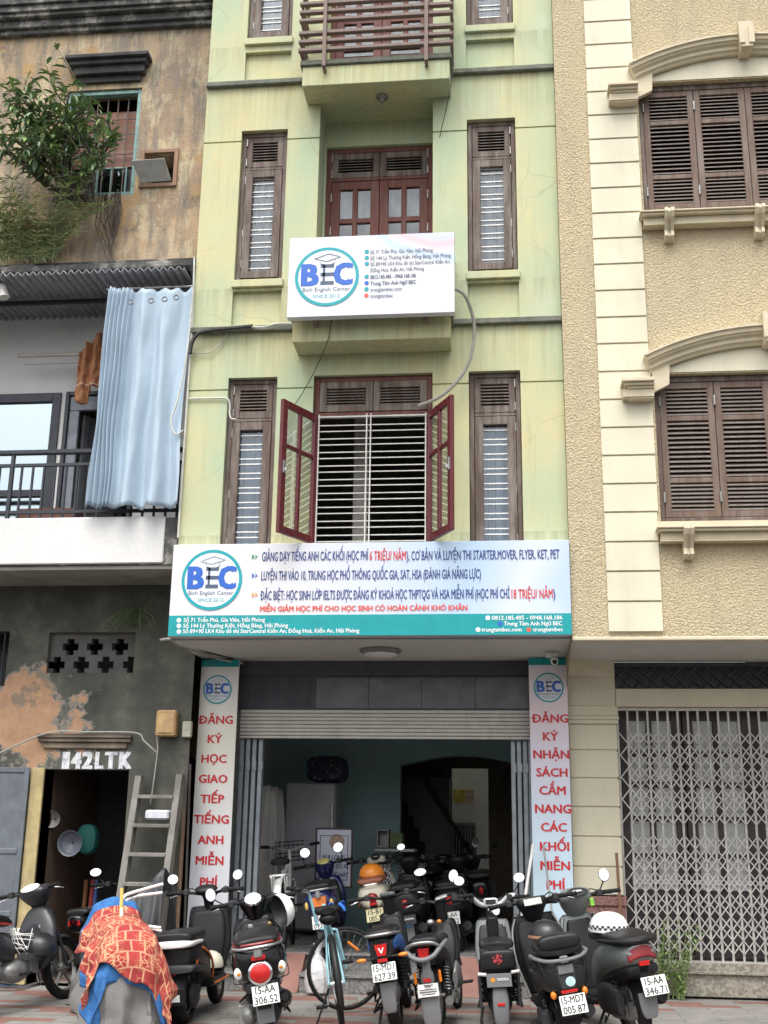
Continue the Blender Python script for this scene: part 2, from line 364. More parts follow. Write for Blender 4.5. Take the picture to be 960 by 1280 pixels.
G = dict(green=m_green(), cornice=m_cornice(), rough=m_rough(), old=m_oldwall(), oldgrey=m_oldgrey(), dark=m_darkwall(), pave=m_pavement(), white=m_whitewash(),
    wood=m_wood('weathered_wood', (.06, .040, .032), (.15, .10, .078), .85), redwood=m_wood('red_brown_wood', (.085, .022, .017), (.17, .05, .036), .2),
    shutterwood=m_wood('shutter_wood', (.095, .060, .044), (.19, .122, .088), .6), louvre=m_wood('louvre_slat', (.13, .10, .085), (.23, .185, .16), .6), slatwood=m_wood('slat_wood', (.15, .10, .085), (.25, .185, .16), .35), maroon=mat('maroon_gloss', (.11, .016, .02), .32),
    cream=mat('cream_paint', (.66, .615, .465), .6, var=.05, scale=2.5, dirt=.22), cream2=mat('cream_trim', (.60, .53, .375), .65, var=.07, scale=4, dirt=.2),
    granite=m_granite('grey_granite', (.13, .13, .13), (.28, .275, .26)), redgranite=m_granite('red_granite', (.16, .07, .06), (.30, .16, .14)), stone=m_granite('plinth_stone', (.20, .185, .15), (.36, .33, .27), 40),
    redtile=mat('red_tile', (.29, .145, .12), .55, scale=5, dirt=.5),
    tealwall=mat('teal_wall', (.36, .54, .54), .7, var=.06, scale=2), greywall=mat('grey_wall', (.66, .67, .67), .7, var=.08, scale=2), ceil=mat('ceiling_paint', (.60, .61, .58), .8, var=.05, scale=3, dirt=.1),
    black=mat('black_plastic', (.012, .012, .013), .42, var=.15, scale=4, dirt=.16, Specular_IOR_Level=.28), gloss=mat('black_gloss', (.006, .006, .007), .16, var=.1, scale=3, Specular_IOR_Level=.4), rubber=mat('rubber', (.014, .014, .014), .8, var=.25, bs=.2, Specular_IOR_Level=.25), dkgrey=mat('dark_grey_plastic', (.035, .036, .039), .5, var=.1, scale=3, Specular_IOR_Level=.3),
    grey=mat('grey_plastic', (.15, .155, .16), .5, var=.1, scale=3, dirt=.2), silver=mat('silver_metal', (.52, .53, .54), .32, .9), steel=mat('dull_steel', (.34, .34, .33), .5, .8, dirt=.4), chrome=mat('chrome', (.8, .8, .82), .07, 1.0, var=.02), mirror=mat('mirror_glass', (.66, .68, .71), .02, 1.0, var=.01),
    whitep=mat('white_paint', (.78, .78, .76), .45, var=.05), whitebar=mat('white_bar', (.56, .55, .50), .5, var=.12, dirt=.3),
    red=mat('red_lens', (.50, .018, .018), .18, var=.06), orange=mat('orange_lens', (.80, .22, .02), .2, var=.06), clear=mat('clear_lens', (.75, .74, .70), .12), plate=mat('plate_white', (.74, .74, .71), .4, var=.05, scale=20, dirt=.15), ink=mat('ink_black', (.02, .02, .022), .5),
    glass=glass_mat('window_glass', (.86, .92, .97), 1.3, .95), clearpane=glass_mat('clear_pane', (.93, .96, .95), .45, .95), dkglass=glass_mat('dark_glass', (.7, .8, .85), 2.2, .35))
# ------------------------------------------------------------------ lettering
def ink(name, col, rough=.4): return mat('ink_'+name, col, rough, var=.03)
INK = dict(red=ink('red', (.62, .025, .03)), navy=ink('navy', (.03, .055, .22)), blue=ink('blue', (.02, .12, .52)), teal=ink('teal', (.0, .33, .38)), white=ink('white', (.82, .82, .82)),
    salmon=ink('salmon', (.70, .10, .07)), slate=ink('slate', (.07, .10, .17)), grey=ink('pale_grey', (.42, .46, .50)), disc=ink('disc_white', (.70, .73, .77)), green=ink('green', (.02, .28, .10)), orange=ink('orange', (.75, .28, .03)), black=G['ink'])
_caph = {}
import unicodedata
def split_glyphs(body):
    """base string without strokes and horns that need their own shape, and where those go"""
    out = ''; marks = []
    for ch in body:
        if ch in 'Đđ': marks.append((len(out), 'bar' if ch == 'Đ' else 'lowbar')); out += 'D' if ch == 'Đ' else 'd'; continue
        d = unicodedata.normalize('NFD', ch)
        if '\u031b' in d:
            marks.append((len(out), 'horn')); d = unicodedata.normalize('NFC', d.replace('\u031b', ''))
            out += d
        else: out += ch
    return out, marks
def raw_text(body):
    cu = bpy.data.curves.new('t', 'FONT'); cu.body = body; cu.size = 1; cu.resolution_u = 2; cu.fill_mode = 'FRONT'
    o = bpy.data.objects.new('t', cu); COL.objects.link(o); bpy.context.view_layer.update()
    dg = bpy.context.evaluated_depsgraph_get(); me = bpy.data.meshes.new_from_object(o.evaluated_get(dg))
    vs = [tuple(v.co) for v in me.vertices]; fs = [tuple(p.vertices) for p in me.polygons]
    bpy.data.objects.remove(o); bpy.data.curves.remove(cu); bpy.data.meshes.remove(me)
    return vs, fs
def text_mesh(body):
    body, marks = split_glyphs(body); vs, fs = raw_text(body); vs = list(vs); fs = list(fs)
    for i, kind in marks:
        pv = raw_text(body[:i+1])[0]; gv = raw_text(body[i])[0]
        r = max(v[0] for v in pv); w_ = max(v[0] for v in gv)-min(v[0] for v in gv); l = r-w_; H_ = .70
        if kind == 'bar': q = [(l-.09, H_*.46), (l+.26, H_*.46), (l+.26, H_*.57), (l-.09, H_*.57)]
        elif kind == 'lowbar': q = [(r-.24, H_*.83), (r+.07, H_*.83), (r+.07, H_*.92), (r-.24, H_*.92)]
        else:
            h = H_ if body[i].upper() == body[i] else H_*.74
            q = [(r-.08, h*.84), (r+.02, h*.84), (r+.09, h*1.02), (r+.09, h*1.14), (r+.0, h*1.14), (r+.0, h*1.0)]
        n = len(vs); vs += [(x, y, 0.0004) for x, y in q]; fs.append(tuple(range(n, n+len(q))))
    return vs, fs
def cap_h(bold):
    if bold not in _caph: _caph[bold] = max(v[1] for v in raw_text('H')[0])
    return _caph[bold]
def text_into(mb, body, x0, x1, z, caph, Y, bold=.02, z1=None):
    """letters on the plane y=Y from x0 to x1 (None: keep proportion), baseline z (z1 at the right end); bold thickens the strokes"""
    vs, fs = text_mesh(body)
    if not vs: return mb
    a, b = min(v[0] for v in vs), max(v[0] for v in vs); k = caph/cap_h(0)
    kx = k if x1 is None else (x1-x0)/(b-a)
    w = (b-a)*kx; s = 0 if z1 is None else (z1-z)/w; d = bold*caph*1.5*min(1.0, 1.25*kx/k)
    sh = [(0, 0)] if d == 0 else [(-d, 0), (d, 0), (0, -d*.6), (0, d*.6)] if d < .004 else [(-d, d*.5), (d, d*.5), (-d, -d*.5), (d, -d*.5), (0, 0)]
    for i, (dx, dz) in enumerate(sh):
        mb.add([(x0+(v[0]-a)*kx+dx, Y-i*.00015-v[2]*.2, z + v[1]*k + dz + s*((v[0]-a)*kx)) for v in vs], fs)
    return mb
def disc(mb, cx, cz, r, Y, n=28, r0=0, hz=1.0):
    if r0 <= 0: return mb.add([(cx+r*math.cos(2*math.pi*k/n), Y, cz+r*hz*math.sin(2*math.pi*k/n)) for k in range(n)], [tuple(range(n))])
    vs = [(cx+q*math.cos(2*math.pi*k/n), Y, cz+q*hz*math.sin(2*math.pi*k/n)) for q in (r0, r) for k in range(n)]
    return mb.add(vs, [(k, n+k, n+(k+1) % n, (k+1) % n)[::-1] for k in range(n)])
def logo(parent, cx, cz, r, Y):
    """round school emblem: ring, letters, mortarboard"""
    e = .0012
    b = MB(); disc(b, cx, cz, r*.93, Y); em = b.build('emblem', INK['disc'], parent)
    b = MB(); disc(b, cx, cz, r, Y-e, 40, r*.90); b.build('emblem_ring', INK['teal'], em)
    h = r*.70
    for ch, xa, xb in (('B', -.76, -.30), ('C', .26, .76)): b = MB(); text_into(b, ch, cx+r*xa, cx+r*xb, cz-r*.28, h, Y-2*e, .05); b.build('emblem_letter', INK['blue'], em)
    b = MB()
    for k in range(3): b.quad(*[(cx+r*u, Y-2*e, cz+r*q) for u, q in ((-.20, -.28+k*.29), (.22, -.28+k*.29), (.22, -.16+k*.29), (-.20, -.16+k*.29))])
    b.quad(*[(cx+r*u, Y-2*e, cz+r*q) for u, q in ((-.13, -.16), (-.06, -.16), (-.06, .42), (-.13, .42))])
    b.build('emblem_letter', INK['slate'], em)
    b = MB(); P = [(-.40, .62), (.05, .78), (.42, .66), (-.02, .52)]
    for i in range(4):
        (a, c), (d, f) = P[i], P[(i+1) % 4]
        b.tube([(cx+r*a, Y-2*e, cz+r*c), (cx+r*d, Y-2*e, cz+r*f)], r*.012, 4)
    b.tube([(cx-.22*r, Y-2*e, cz+.58*r), (cx-.2*r, Y-2*e, cz+.44*r), (cx+.05*r, Y-2*e, cz+.38*r), (cx+.24*r, Y-2*e, cz+.46*r), (cx+.24*r, Y-2*e, cz+.60*r)], r*.012, 4)
    b.build('mortarboard', INK['grey'], em)
    b = MB(); text_into(b, 'Bich English Center', cx-r*.74, cx+r*.74, cz-r*.50, r*.13, Y-2*e, .0); b.build('emblem_text', INK['slate'], em)
    b = MB(); text_into(b, 'SINCE 2012', cx-r*.42, cx+r*.42, cz-r*.72, r*.11, Y-2*e, .0); b.build('emblem_text', INK['teal'], em)
    return em

# ------------------------------------------------------------------ ground
b = MB(); b.box(-30, 30, -2.6, 12, -.3, 0.0); b.build('pavement', G['pave'], kind='structure')
b = MB(); b.bbox(-30, 30, -2.80, -2.604, -.3, -.002, .02); b.build('kerb', G['stone'], kind='structure')
t = NT('asphalt'); asphalt = t.out(t.ramp(t.noise(3, 8, .7), [(.3, (.035, .035, .036)), (.7, (.065, .064, .062))]), .9, 0, t.noise(160, 2), .4, .005)
b = MB(); b.box(-60, 60, -60, -2.80, -.5, -.13); b.build('road', asphalt, kind='structure')

# ------------------------------------------------------------------ green shophouse
XL, XR, CX = -3.13, .613, -1.2585
H = empty('shophouse', (CX, 0, 0), 'narrow pale green shophouse with maroon casements and a rolling shutter, in the middle', 'house')
SIDE = ((-2.72, -2.218), (-.306, .199))
b = MB()
hol = []
for (x0, x1) in SIDE:
    hol += [(x0, x1, 3.9, 5.836, .16), (x0, x1, 6.912, 8.692, .16), (x0, x1, 9.845, 11.62, .16)]
    hol += [(x0-.005, x1+.005, 6.41, 6.80, .05, True), (x0-.005, x1+.005, 9.32, 9.68, .05, True)]
hol += [(-1.85, -.662, 4.05, 5.836, .14), (-1.872, -.664, 6.36, 8.985, .36), (-1.872, -.664, 9.26, 11.9, .36)]
for z in (5.70, 8.555, 11.47):      # scored joints
    for (x0, x1) in ((XL, -2.72), (-2.218, -1.86), (-.663, -.306), (.199, XR)): hol.append((x0, x1, z, z+.018, .015, True))
wall_holes(b, XL, XR, 3.19, 13.0, 0, hol)
b.quad((XL, 6.2, 3.19), (XL, 0, 3.19), (XL, 0, 13), (XL, 6.2, 13)); b.quad((XL, 9, 0), (XL, 1.3, 0), (XL, 1.3, 3.19), (XL, 9, 3.19))
b.quad((XR, 0, 3.19), (XR, 6.2, 3.19), (XR, 6.2, 13), (XR, 0, 13)); b.quad((XR, 1.3, 0), (XR, 9, 0), (XR, 9, 3.19), (XR, 1.3, 3.19))
b.quad((XL, 6.2, 3.19), (XR, 6.2, 3.19), (XR, 6.2, 13), (XL, 6.2, 13)); b.quad((XL, 0, 13), (XR, 0, 13), (XR, 6.2, 13), (XL, 6.2, 13))
b.build('wall', G['green'], H)
# recess of the upper balconies: back wall around the doors
for zf, zt in ((6.36, 8.985), (9.26, 11.9)):
    b = MB(); wall_holes(b, -1.872, -.664, zf, zt, .36, [(-1.852, -.684, zf, zf+2.32, .12)]); b.build('recess_wall', G['green'], H)
# floors and inner walls, seen dark through the windows
b = MB()
for z in (3.19, 6.2, 9.1, 12.0): b.box(XL+.05, XR-.05, .40 if z != 3.19 else .02, 6, z+.004, z+.18)
for z0, z1 in ((3.374, 6.2), (6.384, 9.1), (9.284, 12.0)): b.quad((XL+.05, 4.2, z0), (XR-.05, 4.2, z0), (XR-.05, 4.2, z1), (XL+.05, 4.2, z1))
b.build('upper_floors', mat('inner_wall', (.28, .28, .25), .8), H)
b = MB(); b.box(-1.55, -1.40, .9, 1.05, 3.38, 6.19); b.build('inner_pillar', mat('pillar_paint', (.62, .60, .55), .7), H)
# cornice bands
for z in (6.325, 9.235):
    for (x0, x1) in ((XL-.004, -2.02), (-.47, XR+.004)):
        b = MB(); b.bbox(x0, x1, -.05, .01, z, z+.062, .008); b.build('cornice', G['cornice'], H)
# sills
for (x0, x1) in SIDE:
    for z in (6.912, 9.845):
        b = MB(); b.bbox(x0-.018, x1+.018, -.035, .12, z-.085, z, .006); b.build('window_sill', G['green'], H)

def slats(mb, x0, x1, z0, z1, Y, n, tilt=.028, th=.009):
    for k in range(n):
        z = z0 + (k+.5)*(z1-z0)/n
        mb.add([(x0, Y-.012, z-tilt/2), (x1, Y-.012, z-tilt/2), (x1, Y+.03, z+tilt/2), (x0, Y+.03, z+tilt/2),
                (x0, Y-.012, z-tilt/2+th), (x1, Y-.012, z-tilt/2+th), (x1, Y+.03, z+tilt/2+th), (x0, Y+.03, z+tilt/2+th)],
               [(0, 3, 2, 1), (4, 5, 6, 7), (0, 1, 5, 4), (2, 3, 7, 6), (0, 4, 7, 3), (1, 2, 6, 5)])
def frame_rect(mb, x0, x1, z0, z1, Y, w, d, bottom=True, c=.004):
    mb.bbox(x0, x0+w, Y, Y+d, z0, z1, c); mb.bbox(x1-w, x1, Y, Y+d, z0, z1, c)
    mb.bbox(x0+w, x1-w, Y+.002, Y+d-.002, z1-w, z1, c)
    if bottom: mb.bbox(x0+w, x1-w, Y+.002, Y+d-.002, z0, z0+w, c)
CURT = mat('curtain_grey', (.66, .66, .64), .9, scale=3, var=.1)
CURTB = mat('curtain_blue', (.54, .62, .70), .9, scale=3, var=.1)
def curtain(x0, x1, z0, z1, Y, parent, m=CURT, n=7, amp=.025):
    b = MB(); ph = random.random()*6
    b.grid(n*6, 1, lambda u, v: (x0+(x1-x0)*u, Y+amp*math.sin(u*n*6.28+ph)+amp*.5*math.sin(u*n*2.1*6.28), z0+(z1-z0)*v))
    return b.build('curtain', m, parent, smooth=True)
def side_window(x0, x1, z0, z1, hinge, cm):
    """narrow wooden window: louvred transom over a glazed casement with a white grille"""
    zt = z1-.455
    b = MB(); frame_rect(b, x0+.004, x1-.004, z0+.002, z1-.004, .055, .045, .10); b.bbox(x0+.05, x1-.05, .058, .15, zt, zt+.035)
    w = b.build('window', G['wood'], H)
    b = MB(); frame_rect(b, x0+.053, x1-.053, zt+.04, z1-.053, .062, .062, .05); slats(b, x0+.115, x1-.115, zt+.10, z1-.115, .08, 7); b.build('transom_louvre', G['wood'], w)
    b = MB(); frame_rect(b, x0+.053, x1-.053, z0+.053, zt-.006, .045, .082, .05); b.build('casement', G['wood'], w)
    b = MB(); b.quad(*[(x, .095, z) for x, z in ((x0+.096, z0+.096), (x1-.096, z0+.096), (x1-.096, zt-.05), (x0+.096, zt-.05))]); b.build('pane', G['glass'], w)
    b = MB(); zz = z0+.12; k = 0
    while zz < zt-.06:
        b.box(x0+.10, x1-.10, .084, .093, zz, zz+.012); zz += (.055, .095)[k % 2]; k += 1
    for x in (x0+.106, x1-.106): b.box(x-.005, x+.005, .083, .0835, z0+.10, zt-.055)
    b.build('grille', G['whitep'], w)
    curtain(x0+.05, x1-.05, z0+.05, zt, .19, w, cm, 4)
    hx = x0+.056 if hinge < 0 else x1-.056
    for z in (z1-.12, z1-.36, zt-.12, zt-.75, z0+.22):
        b = MB(); b.lathe([(.008, 0), (.008, .085)], (hx, .052, z-.04), 'z', 6); b.build('hinge', G['steel'], w)
for (x0, x1), hg in zip(SIDE, (-1, 1)):
    side_window(x0, x1, 3.92, 5.836, hg, CURTB); side_window(x0, x1, 6.912, 8.692, hg, CURT); side_window(x0, x1, 9.845, 11.62, hg, CURT)

# first-floor middle window: louvred transom, two open casements, white security grille
X0, X1, Z0, Z1 = -1.845, -.667, 4.06, 5.832
b = MB(); frame_rect(b, X0, X1, Z0, Z1, .05, .05, .09); b.bbox(X0+.05, X1-.05, .053, .14, 5.42, 5.46); W = b.build('window', G['redwood'], H)
for (a, c) in ((X0+.052, (X0+X1)/2-.003), ((X0+X1)/2+.003, X1-.052)):
    b = MB(); frame_rect(b, a, c, 5.463, Z1-.052, .045, .07, .06); slats(b, a+.065, c-.065, 5.53, Z1-.12, .07, 6); b.build('transom_louvre', G['wood'], W)
b = MB(); z = 4.12; k = 0
while z < 5.40:
    b.box(X0+.055, X1-.055, .012, .022, z, z+.010); z += (.062, .078)[k % 2]; k += 1
for x in (X0+.055, (X0+X1)/2-.06, (X0+X1)/2-.02, X1-.068): b.box(x, x+.013, -.002, .0115, 4.08, 5.42)
b.box(X0+.05, X1-.05, -.004, .02, 5.385, 5.40)
b.build('grille', G['whitebar'], W)
def leaf(hx, ang, sgn):
    """open casement: built closed then swung about its hinge"""
    b = MB(); w_, z0, z1 = .565, 4.10, 5.415; n0 = 0
    xs = (0, w_) ; g = MB()
    frame_rect(b, 0, w_, z0, z1, -.02, .072, .04); b.bbox(.072, w_-.072, -.017, .017, z1-.47, z1-.43); b.bbox(w_/2-.022, w_/2+.022, -.018, .018, z0+.072, z1-.072)
    g.quad(*[(x, 0.0, z) for x, z in ((.07, z0+.07), (w_-.07, z0+.07), (w_-.07, z1-.07), (.07, z1-.07))])
    h = MB(); h.box(w_-.05, w_-.02, .02, .035, 4.68, 4.80); h.box(w_-.04, w_-.03, .035, .06, 4.70, 4.73)
    m = Matrix.Translation((hx, .035, 0)) @ Matrix.Rotation(ang, 4, 'Z')
    if sgn < 0: m = m @ Matrix.Scale(-1, 4, (1, 0, 0))
    for q in (b, g, h):
        q.xf(m)
        if sgn < 0: q.f = [f[::-1] for f in q.f]
    c = b.build('casement', G['maroon'], W); g.build('pane', G['clearpane'], W); h.build('handle', G['silver'], W)
leaf(X0+.045, rad(-118), 1); leaf(X1-.045, rad(118), -1)

# second and third floor balcony doors with glazed panels
for zf in (6.36, 9.26):
    X0, X1, Z1 = -1.852, -.684, zf+2.315
    b = MB(); frame_rect(b, X0, X1, zf, Z1, .40, .055, .1, False); b.bbox(X0+.05, X1-.05, .403, .5, Z1-.40, Z1-.362); D = b.build('door', G['redwood'], H)
    xm = (X0+X1)/2
    for (a, c) in ((X0+.056, xm-.003), (xm+.003, X1-.056)):
        b = MB(); frame_rect(b, a, c, Z1-.36, Z1-.057, .405, .07, .06); slats(b, a+.07, c-.07, Z1-.295, Z1-.125, .43, 5); b.build('transom_louvre', G['wood'], D)
        b = MB(); frame_rect(b, a, c, zf+.05, Z1-.402, .41, .095, .05); pz = Z1-.40-.12
        b.bbox((a+c)/2-.028, (a+c)/2+.028, .412, .455, zf+.7, Z1-.49)
        for z in (pz-.36, pz-.72, pz-1.08): b.bbox(a+.09, c-.09, .413, .45, z-.03, z+.03)
        b.bbox(a+.09, c-.09, .42, .45, zf+.14, zf+.62, .02); lf = b.build('door_leaf', G['redwood'], D)
        b = MB(); b.quad(*[(x, .437, z) for x, z in ((a+.08, zf+.6), (c-.08, zf+.6), (c-.08, Z1-.48), (a+.08, Z1-.48))]); b.build('pane', G['glass'], D)
    curtain(X0+.05, X1-.05, zf+.1, Z1-.4, .58, D, mat('curtain_cream', (.62, .60, .52), .9), 6, .035)
    for z in (Z1-.1, Z1-.3, Z1-.6, Z1-1.0, zf+.4):
        for x in (X0+.06, X1-.06): b = MB(); b.lathe([(.009, 0), (.009, .1)], (x, .40, z-.05), 'z', 6); b.build('hinge', G['steel'], D)
# balcony slabs and slatted railings
BX0, BX1 = -2.02, -.472
for z in (6.06, 8.975):
    b = MB(); b.bbox(BX0, BX1, -.32, .002, z, z+.235, .006); sb = b.build('balcony', G['green'], H)
    b = MB(); b.bbox(BX0-.025, BX1+.025, -.345, .0, z+.237, z+.30, .008); b.build('balcony_cap', G['cornice'], sb)
    b = MB(); rz = z+.37
    for k, q in enumerate((0, .105, .21, .37, .475, .58, .74, .845)[:8 if z > 7 else 6]):
        for (y0, y1, xa, xb) in ((-.40, -.345, BX0-.04, BX1+.04),): b.bbox(xa, xb, y0, y1, rz+q, rz+q+.042, .006)
        for x in (BX0-.02, BX1+.02): b.box(x-.012, x+.012, -.343, -.004, rz+q+.004, rz+q+.036)
    b.build('balcony_railing', G['slatwood'], sb)
    for x in (-1.78, -.71): b = MB(); b.bbox(x-.02, x+.02, -.425, -.402, z+.16, z+(1.27 if z > 7 else 1.0), .004); b.box(x-.016, x+.016, -.402, -.322, z+.15, z+.19); b.build('railing_post', G['slatwood'], sb)
# ground floor: canopy soffit, lintel, shutter, gates, steps, inside walls
b = MB(); b.box(XL, XR, .01, 1.33, 3.17, 3.186); b.build('canopy_soffit', G['ceil'], H)
b = MB(); b.box(-2.80, .30, 1.32, 1.40, 2.665, 3.17); b.box(-2.80, .30, 1.29, 1.318, 3.02, 3.168); b.build('shutter_box', m_wood('dark_slate', (.05, .055, .07), (.075, .08, .095), .12), H)
b = MB()
for k in range(4): b.bbox(-1.95+k*.55, -1.402+k*.55, 1.312, 1.319, 2.68, 3.0, .002)
b.build('lintel_panel', mat('slate_panel', (.085, .088, .10), .25, scale=2, var=.25), H)
b = MB(); n = 9
for k in range(7):
    z = 2.40+k*.038
    b.rings([[(x, 1.30+dy, z+dz) for dy, dz in ((0.03, 0), (.004, .004), (0, .014), (0, .024), (.004, .034), (.03, .0375))] for x in (-2.735, .252)], True, True)
b.bbox(-2.735, .252, 1.29, 1.34, 2.372, 2.396, .004); b.build('rolling_shutter', mat('shutter_cream', (.60, .585, .53), .45, var=.06, dirt=.3), H)
PIL = mat('dark_tile', (.06, .062, .07), .35, scale=3)
for (x0, x1) in ((-3.12, -2.80), (.30, .612)):
    b = MB(); b.bbox(x0, x1, 1.10, 1.45, 0, 3.168, .004); b.build('pillar', PIL, H)
def folding_gate(xs, ylist):
    for x, y in zip(xs, ylist):
        b = MB(); b.bbox(x-.022, x+.022, y, y+.10, .36, 2.372, .004)
        for z in (.7, 2.05): b.box(x-.008, x+.03, y-.012, y, z, z+.09)
        b.build('gate_leaf', mat('gate_grey', (.30, .33, .36), .4, .3), H)
folding_gate((-2.72, -2.655, -2.59, -2.525), (1.36, 1.365, 1.37, 1.375)); folding_gate((.075, .135, .195, .25), (1.37, 1.365, 1.36, 1.355))
FL = .29
b = MB()
b.box(-3.1, .6, 1.28, 9.0, .02, FL); b.bbox(-3.1, .6, 1.235, 1.40, FL+.002, FL+.028, .006)
wh = [(-3.1, -2.30), (-1.96, -.47), (-.16, .6)]
for (x0, x1) in wh:
    b.bbox(x0, x1, .87, 1.279, .0, FL-.155, .004); b.bbox(x0-.006, x1+.006, .85, 1.278, FL-.153, FL-.128, .004)
b.build('steps', G['granite'], H)
b = MB(); b.quad((-3.1, 1.45, FL+.004), (.6, 1.45, FL+.004), (.6, 9, FL+.004), (-3.1, 9, FL+.004)); b.build('shop_floor', mat('floor_tile', (.50, .49, .46), .25, scale=1.5, var=.12), H)
for (x0, x1) in ((-2.295, -1.965), (-.465, -.165)):
    b = MB(); b.add([(x0, .80, .004), (x1, .80, .004), (x1, 1.234, FL+.02), (x0, 1.234, FL+.02), (x0, 1.236, .002), (x1, 1.236, .002)], [(0, 1, 2, 3), (0, 3, 4), (1, 5, 2)]); b.build('bike_ramp', G['redtile'], H)
SH = 3.02   # ceiling of the shop
b = MB(); b.quad((-3.05, 1.42, FL), (-3.05, 1.42, SH), (-3.05, 4.6, SH), (-3.05, 4.6, FL)); b.quad((.55, 1.42, SH), (.55, 1.42, FL), (.55, 9, FL), (.55, 9, SH)); b.build('shop_wall', G['greywall'], H)
b = MB()
N = 14; AX0, AX1, AZ, AR = -1.36, .262, 2.30, .13
arch = [(AX0, FL)] + [(AX0+(AX1-AX0)*k/N, AZ+AR*math.sin(math.pi*k/N)) for k in range(N+1)] + [(AX1, FL)]
b.quad((-3.05, 4.6, FL), (AX0, 4.6, FL), (AX0, 4.6, SH), (-3.05, 4.6, SH)); b.quad((AX1, 4.6, FL), (.55, 4.6, FL), (.55, 4.6, SH), (AX1, 4.6, SH))
for k in range(1, N+1):
    (xa, za), (xb, zb) = arch[k], arch[k+1]; b.quad((xa, 4.6, za), (xb, 4.6, zb), (xb, 4.6, SH), (xa, 4.6, SH))
for k in range(len(arch)-1):
    (xa, za), (xb, zb) = arch[k], arch[k+1]; b.quad((xa, 4.6, za), (xa, 4.85, za), (xb, 4.85, zb), (xb, 4.6, zb))
b.build('arch_wall', G['tealwall'], H)
b = MB(); b.box(-3.05, .55, 1.42, 7.0, SH, SH+.1); b.build('shop_ceiling', G['ceil'], H)
b = MB(); b.quad((-1.9, 4.9, FL), (-1.9, 4.9, SH), (-1.9, 9, SH), (-1.9, 9, FL)); b.quad((-1.9, 6.9, FL), (-.80, 6.9, FL), (-.80, 6.9, SH), (-1.9, 6.9, SH))
b.box(-.26, .5, 6.6, 6.9, FL, SH-.01); b.box(-.80, -.26, 6.88, 6.98, 2.40, SH-.01); b.build('rear_wall', mat('brown_wall', (.17, .135, .10), .8), H)
b = MB(); b.quad((-1.9, 8.6, FL), (.55, 8.6, FL), (.55, 8.6, SH), (-1.9, 8.6, SH)); b.build('rear_wall', mat('light_well_wall', (.82, .83, .84), .8, var=.1, scale=5), H)
# stair flight behind the arch
b = MB()
for k in range(11): b.box(-1.5+k*.08, -.78, 5.6, 6.6, 2.2-k*.17-.17, 2.2-k*.17) if k < 9 else None
b.build('stair', mat('dark_stair', (.05, .05, .055), .5), H)
b = MB(); b.tube([(-1.30, 5.5, 2.45), (-.42, 5.5, 1.12)], .03, 8); b.tube([(-.42, 5.5, 1.12), (-.42, 5.5, .36)], .03, 8); b.build('handrail', G['ink'], H)
b = MB(); 
for k in range(9): b.box(-.90+k*.046, -.89+k*.046, 8.54, 8.55, .9, 1.62)
b.box(-.92, -.50, 8.53, 8.56, 1.60, 1.64); b.box(-.92, -.50, 8.53, 8.56, .88, .92); b.build('rear_grille', G['steel'], H)
b = MB(); b.box(-.92, -.50, 8.565, 8.59, .9, 1.62); b.build('rear_window', mat('rear_window_glass', (.05, .06, .06), .1), H)
# ------------------------------------------------------------------ sign boards
def px_text(mb, body, xa, xb, ya, yb, cap, Y, bold):
    """a line whose baseline runs from pixel (xa,ya) to (xb,yb), capitals cap pixels high"""
    p, q = at(xa, ya, Y), at(xb, yb, Y); h = (at(xa, ya-cap, Y)-p).z
    text_into(mb, body, p.x, q.x, (p.z+q.z)/2, h, Y, bold)
def arrow(mb, xa, y, Y, s=3.4):
    p = at(xa, y, Y); k = s*.0076
    for d in (0, 1.05*k):
        mb.add([(p.x+d+u*k, Y, p.z+q*k) for u, q in ((0, 1), (1, 0), (0, -1), (.35, 0))] if d else [(p.x+u*k, Y, p.z+q*k) for u, q in ((0, 1), (1, 0), (0, -1))], [(0, 3, 2, 1)] if d else [(2, 1, 0)])
def bullets(mb, x, ys, r, Y):
    for y in ys:
        p = at(x, y, Y); disc(mb, p.x, p.z, r, Y, 12)
# wide board over the shop front
Y = -.15
S = empty('shop_sign', (CX, -.1, 3.17), 'long white and teal shop sign with blue course lettering, along the canopy edge', 'sign')
b = MB(); b.bbox(-3.128, .611, Y, -.012, 3.188, 4.072, .003); b.build('sign_panel', m_grad('sign_print', 0, [(-1.9, (0.70, 0.69, 0.70)), (-.9, (0.68, 0.68, 0.70)), (.1, (0.58, 0.63, 0.73)), (.9, (0.44, 0.58, 0.75)), (1.3, (0.53, 0.62, 0.76)), (1.6, (0.63, 0.68, 0.76)), (1.9, (0.46, 0.58, 0.74))], .3, 1.2, .9), S)
Y -= .003
b = MB(); b.quad(*[(x, Y, z) for x, z in ((-3.127, 3.19), (.61, 3.19), (.61, 3.384), (-3.127, 3.384))]); b.build('teal_band', mat('teal_print', (.0, .30, .32), .3, var=.06), S)
Y -= .002
c = at(264.7, 724.7, -.155); logo(S, c.x, c.z, .292, Y)
NB = .016
b = MB()
px_text(b, 'GIẢNG DẠY TIẾNG ANH CÁC KHỐI (HỌC PHÍ', 327.4, 460, 700.8, 700.4, 11.2, Y, NB)
px_text(b, '), CƠ BẢN VÀ LUYỆN THI STARTER.MOVER, FLYER, KET, PET', 508.2, 699.4, 699.8, 698.4, 11.2, Y, NB)
px_text(b, 'LUYỆN THI VÀO 10, TRUNG HỌC PHỔ THÔNG QUỐC GIA, SAT, HSA (ĐÁNH GIÁ NĂNG LỰC)', 326.5, 601, 724.7, 723.4, 11.2, Y, NB)
px_text(b, 'ĐẶC BIỆT: HỌC SINH LỚP IELTS ĐƯỢC ĐĂNG KÝ KHOÁ HỌC THPTQG VÀ HSA MIỄN PHÍ (HỌC PHÍ CHỈ', 325.4, 637, 749.6, 748, 11.2, Y, NB)
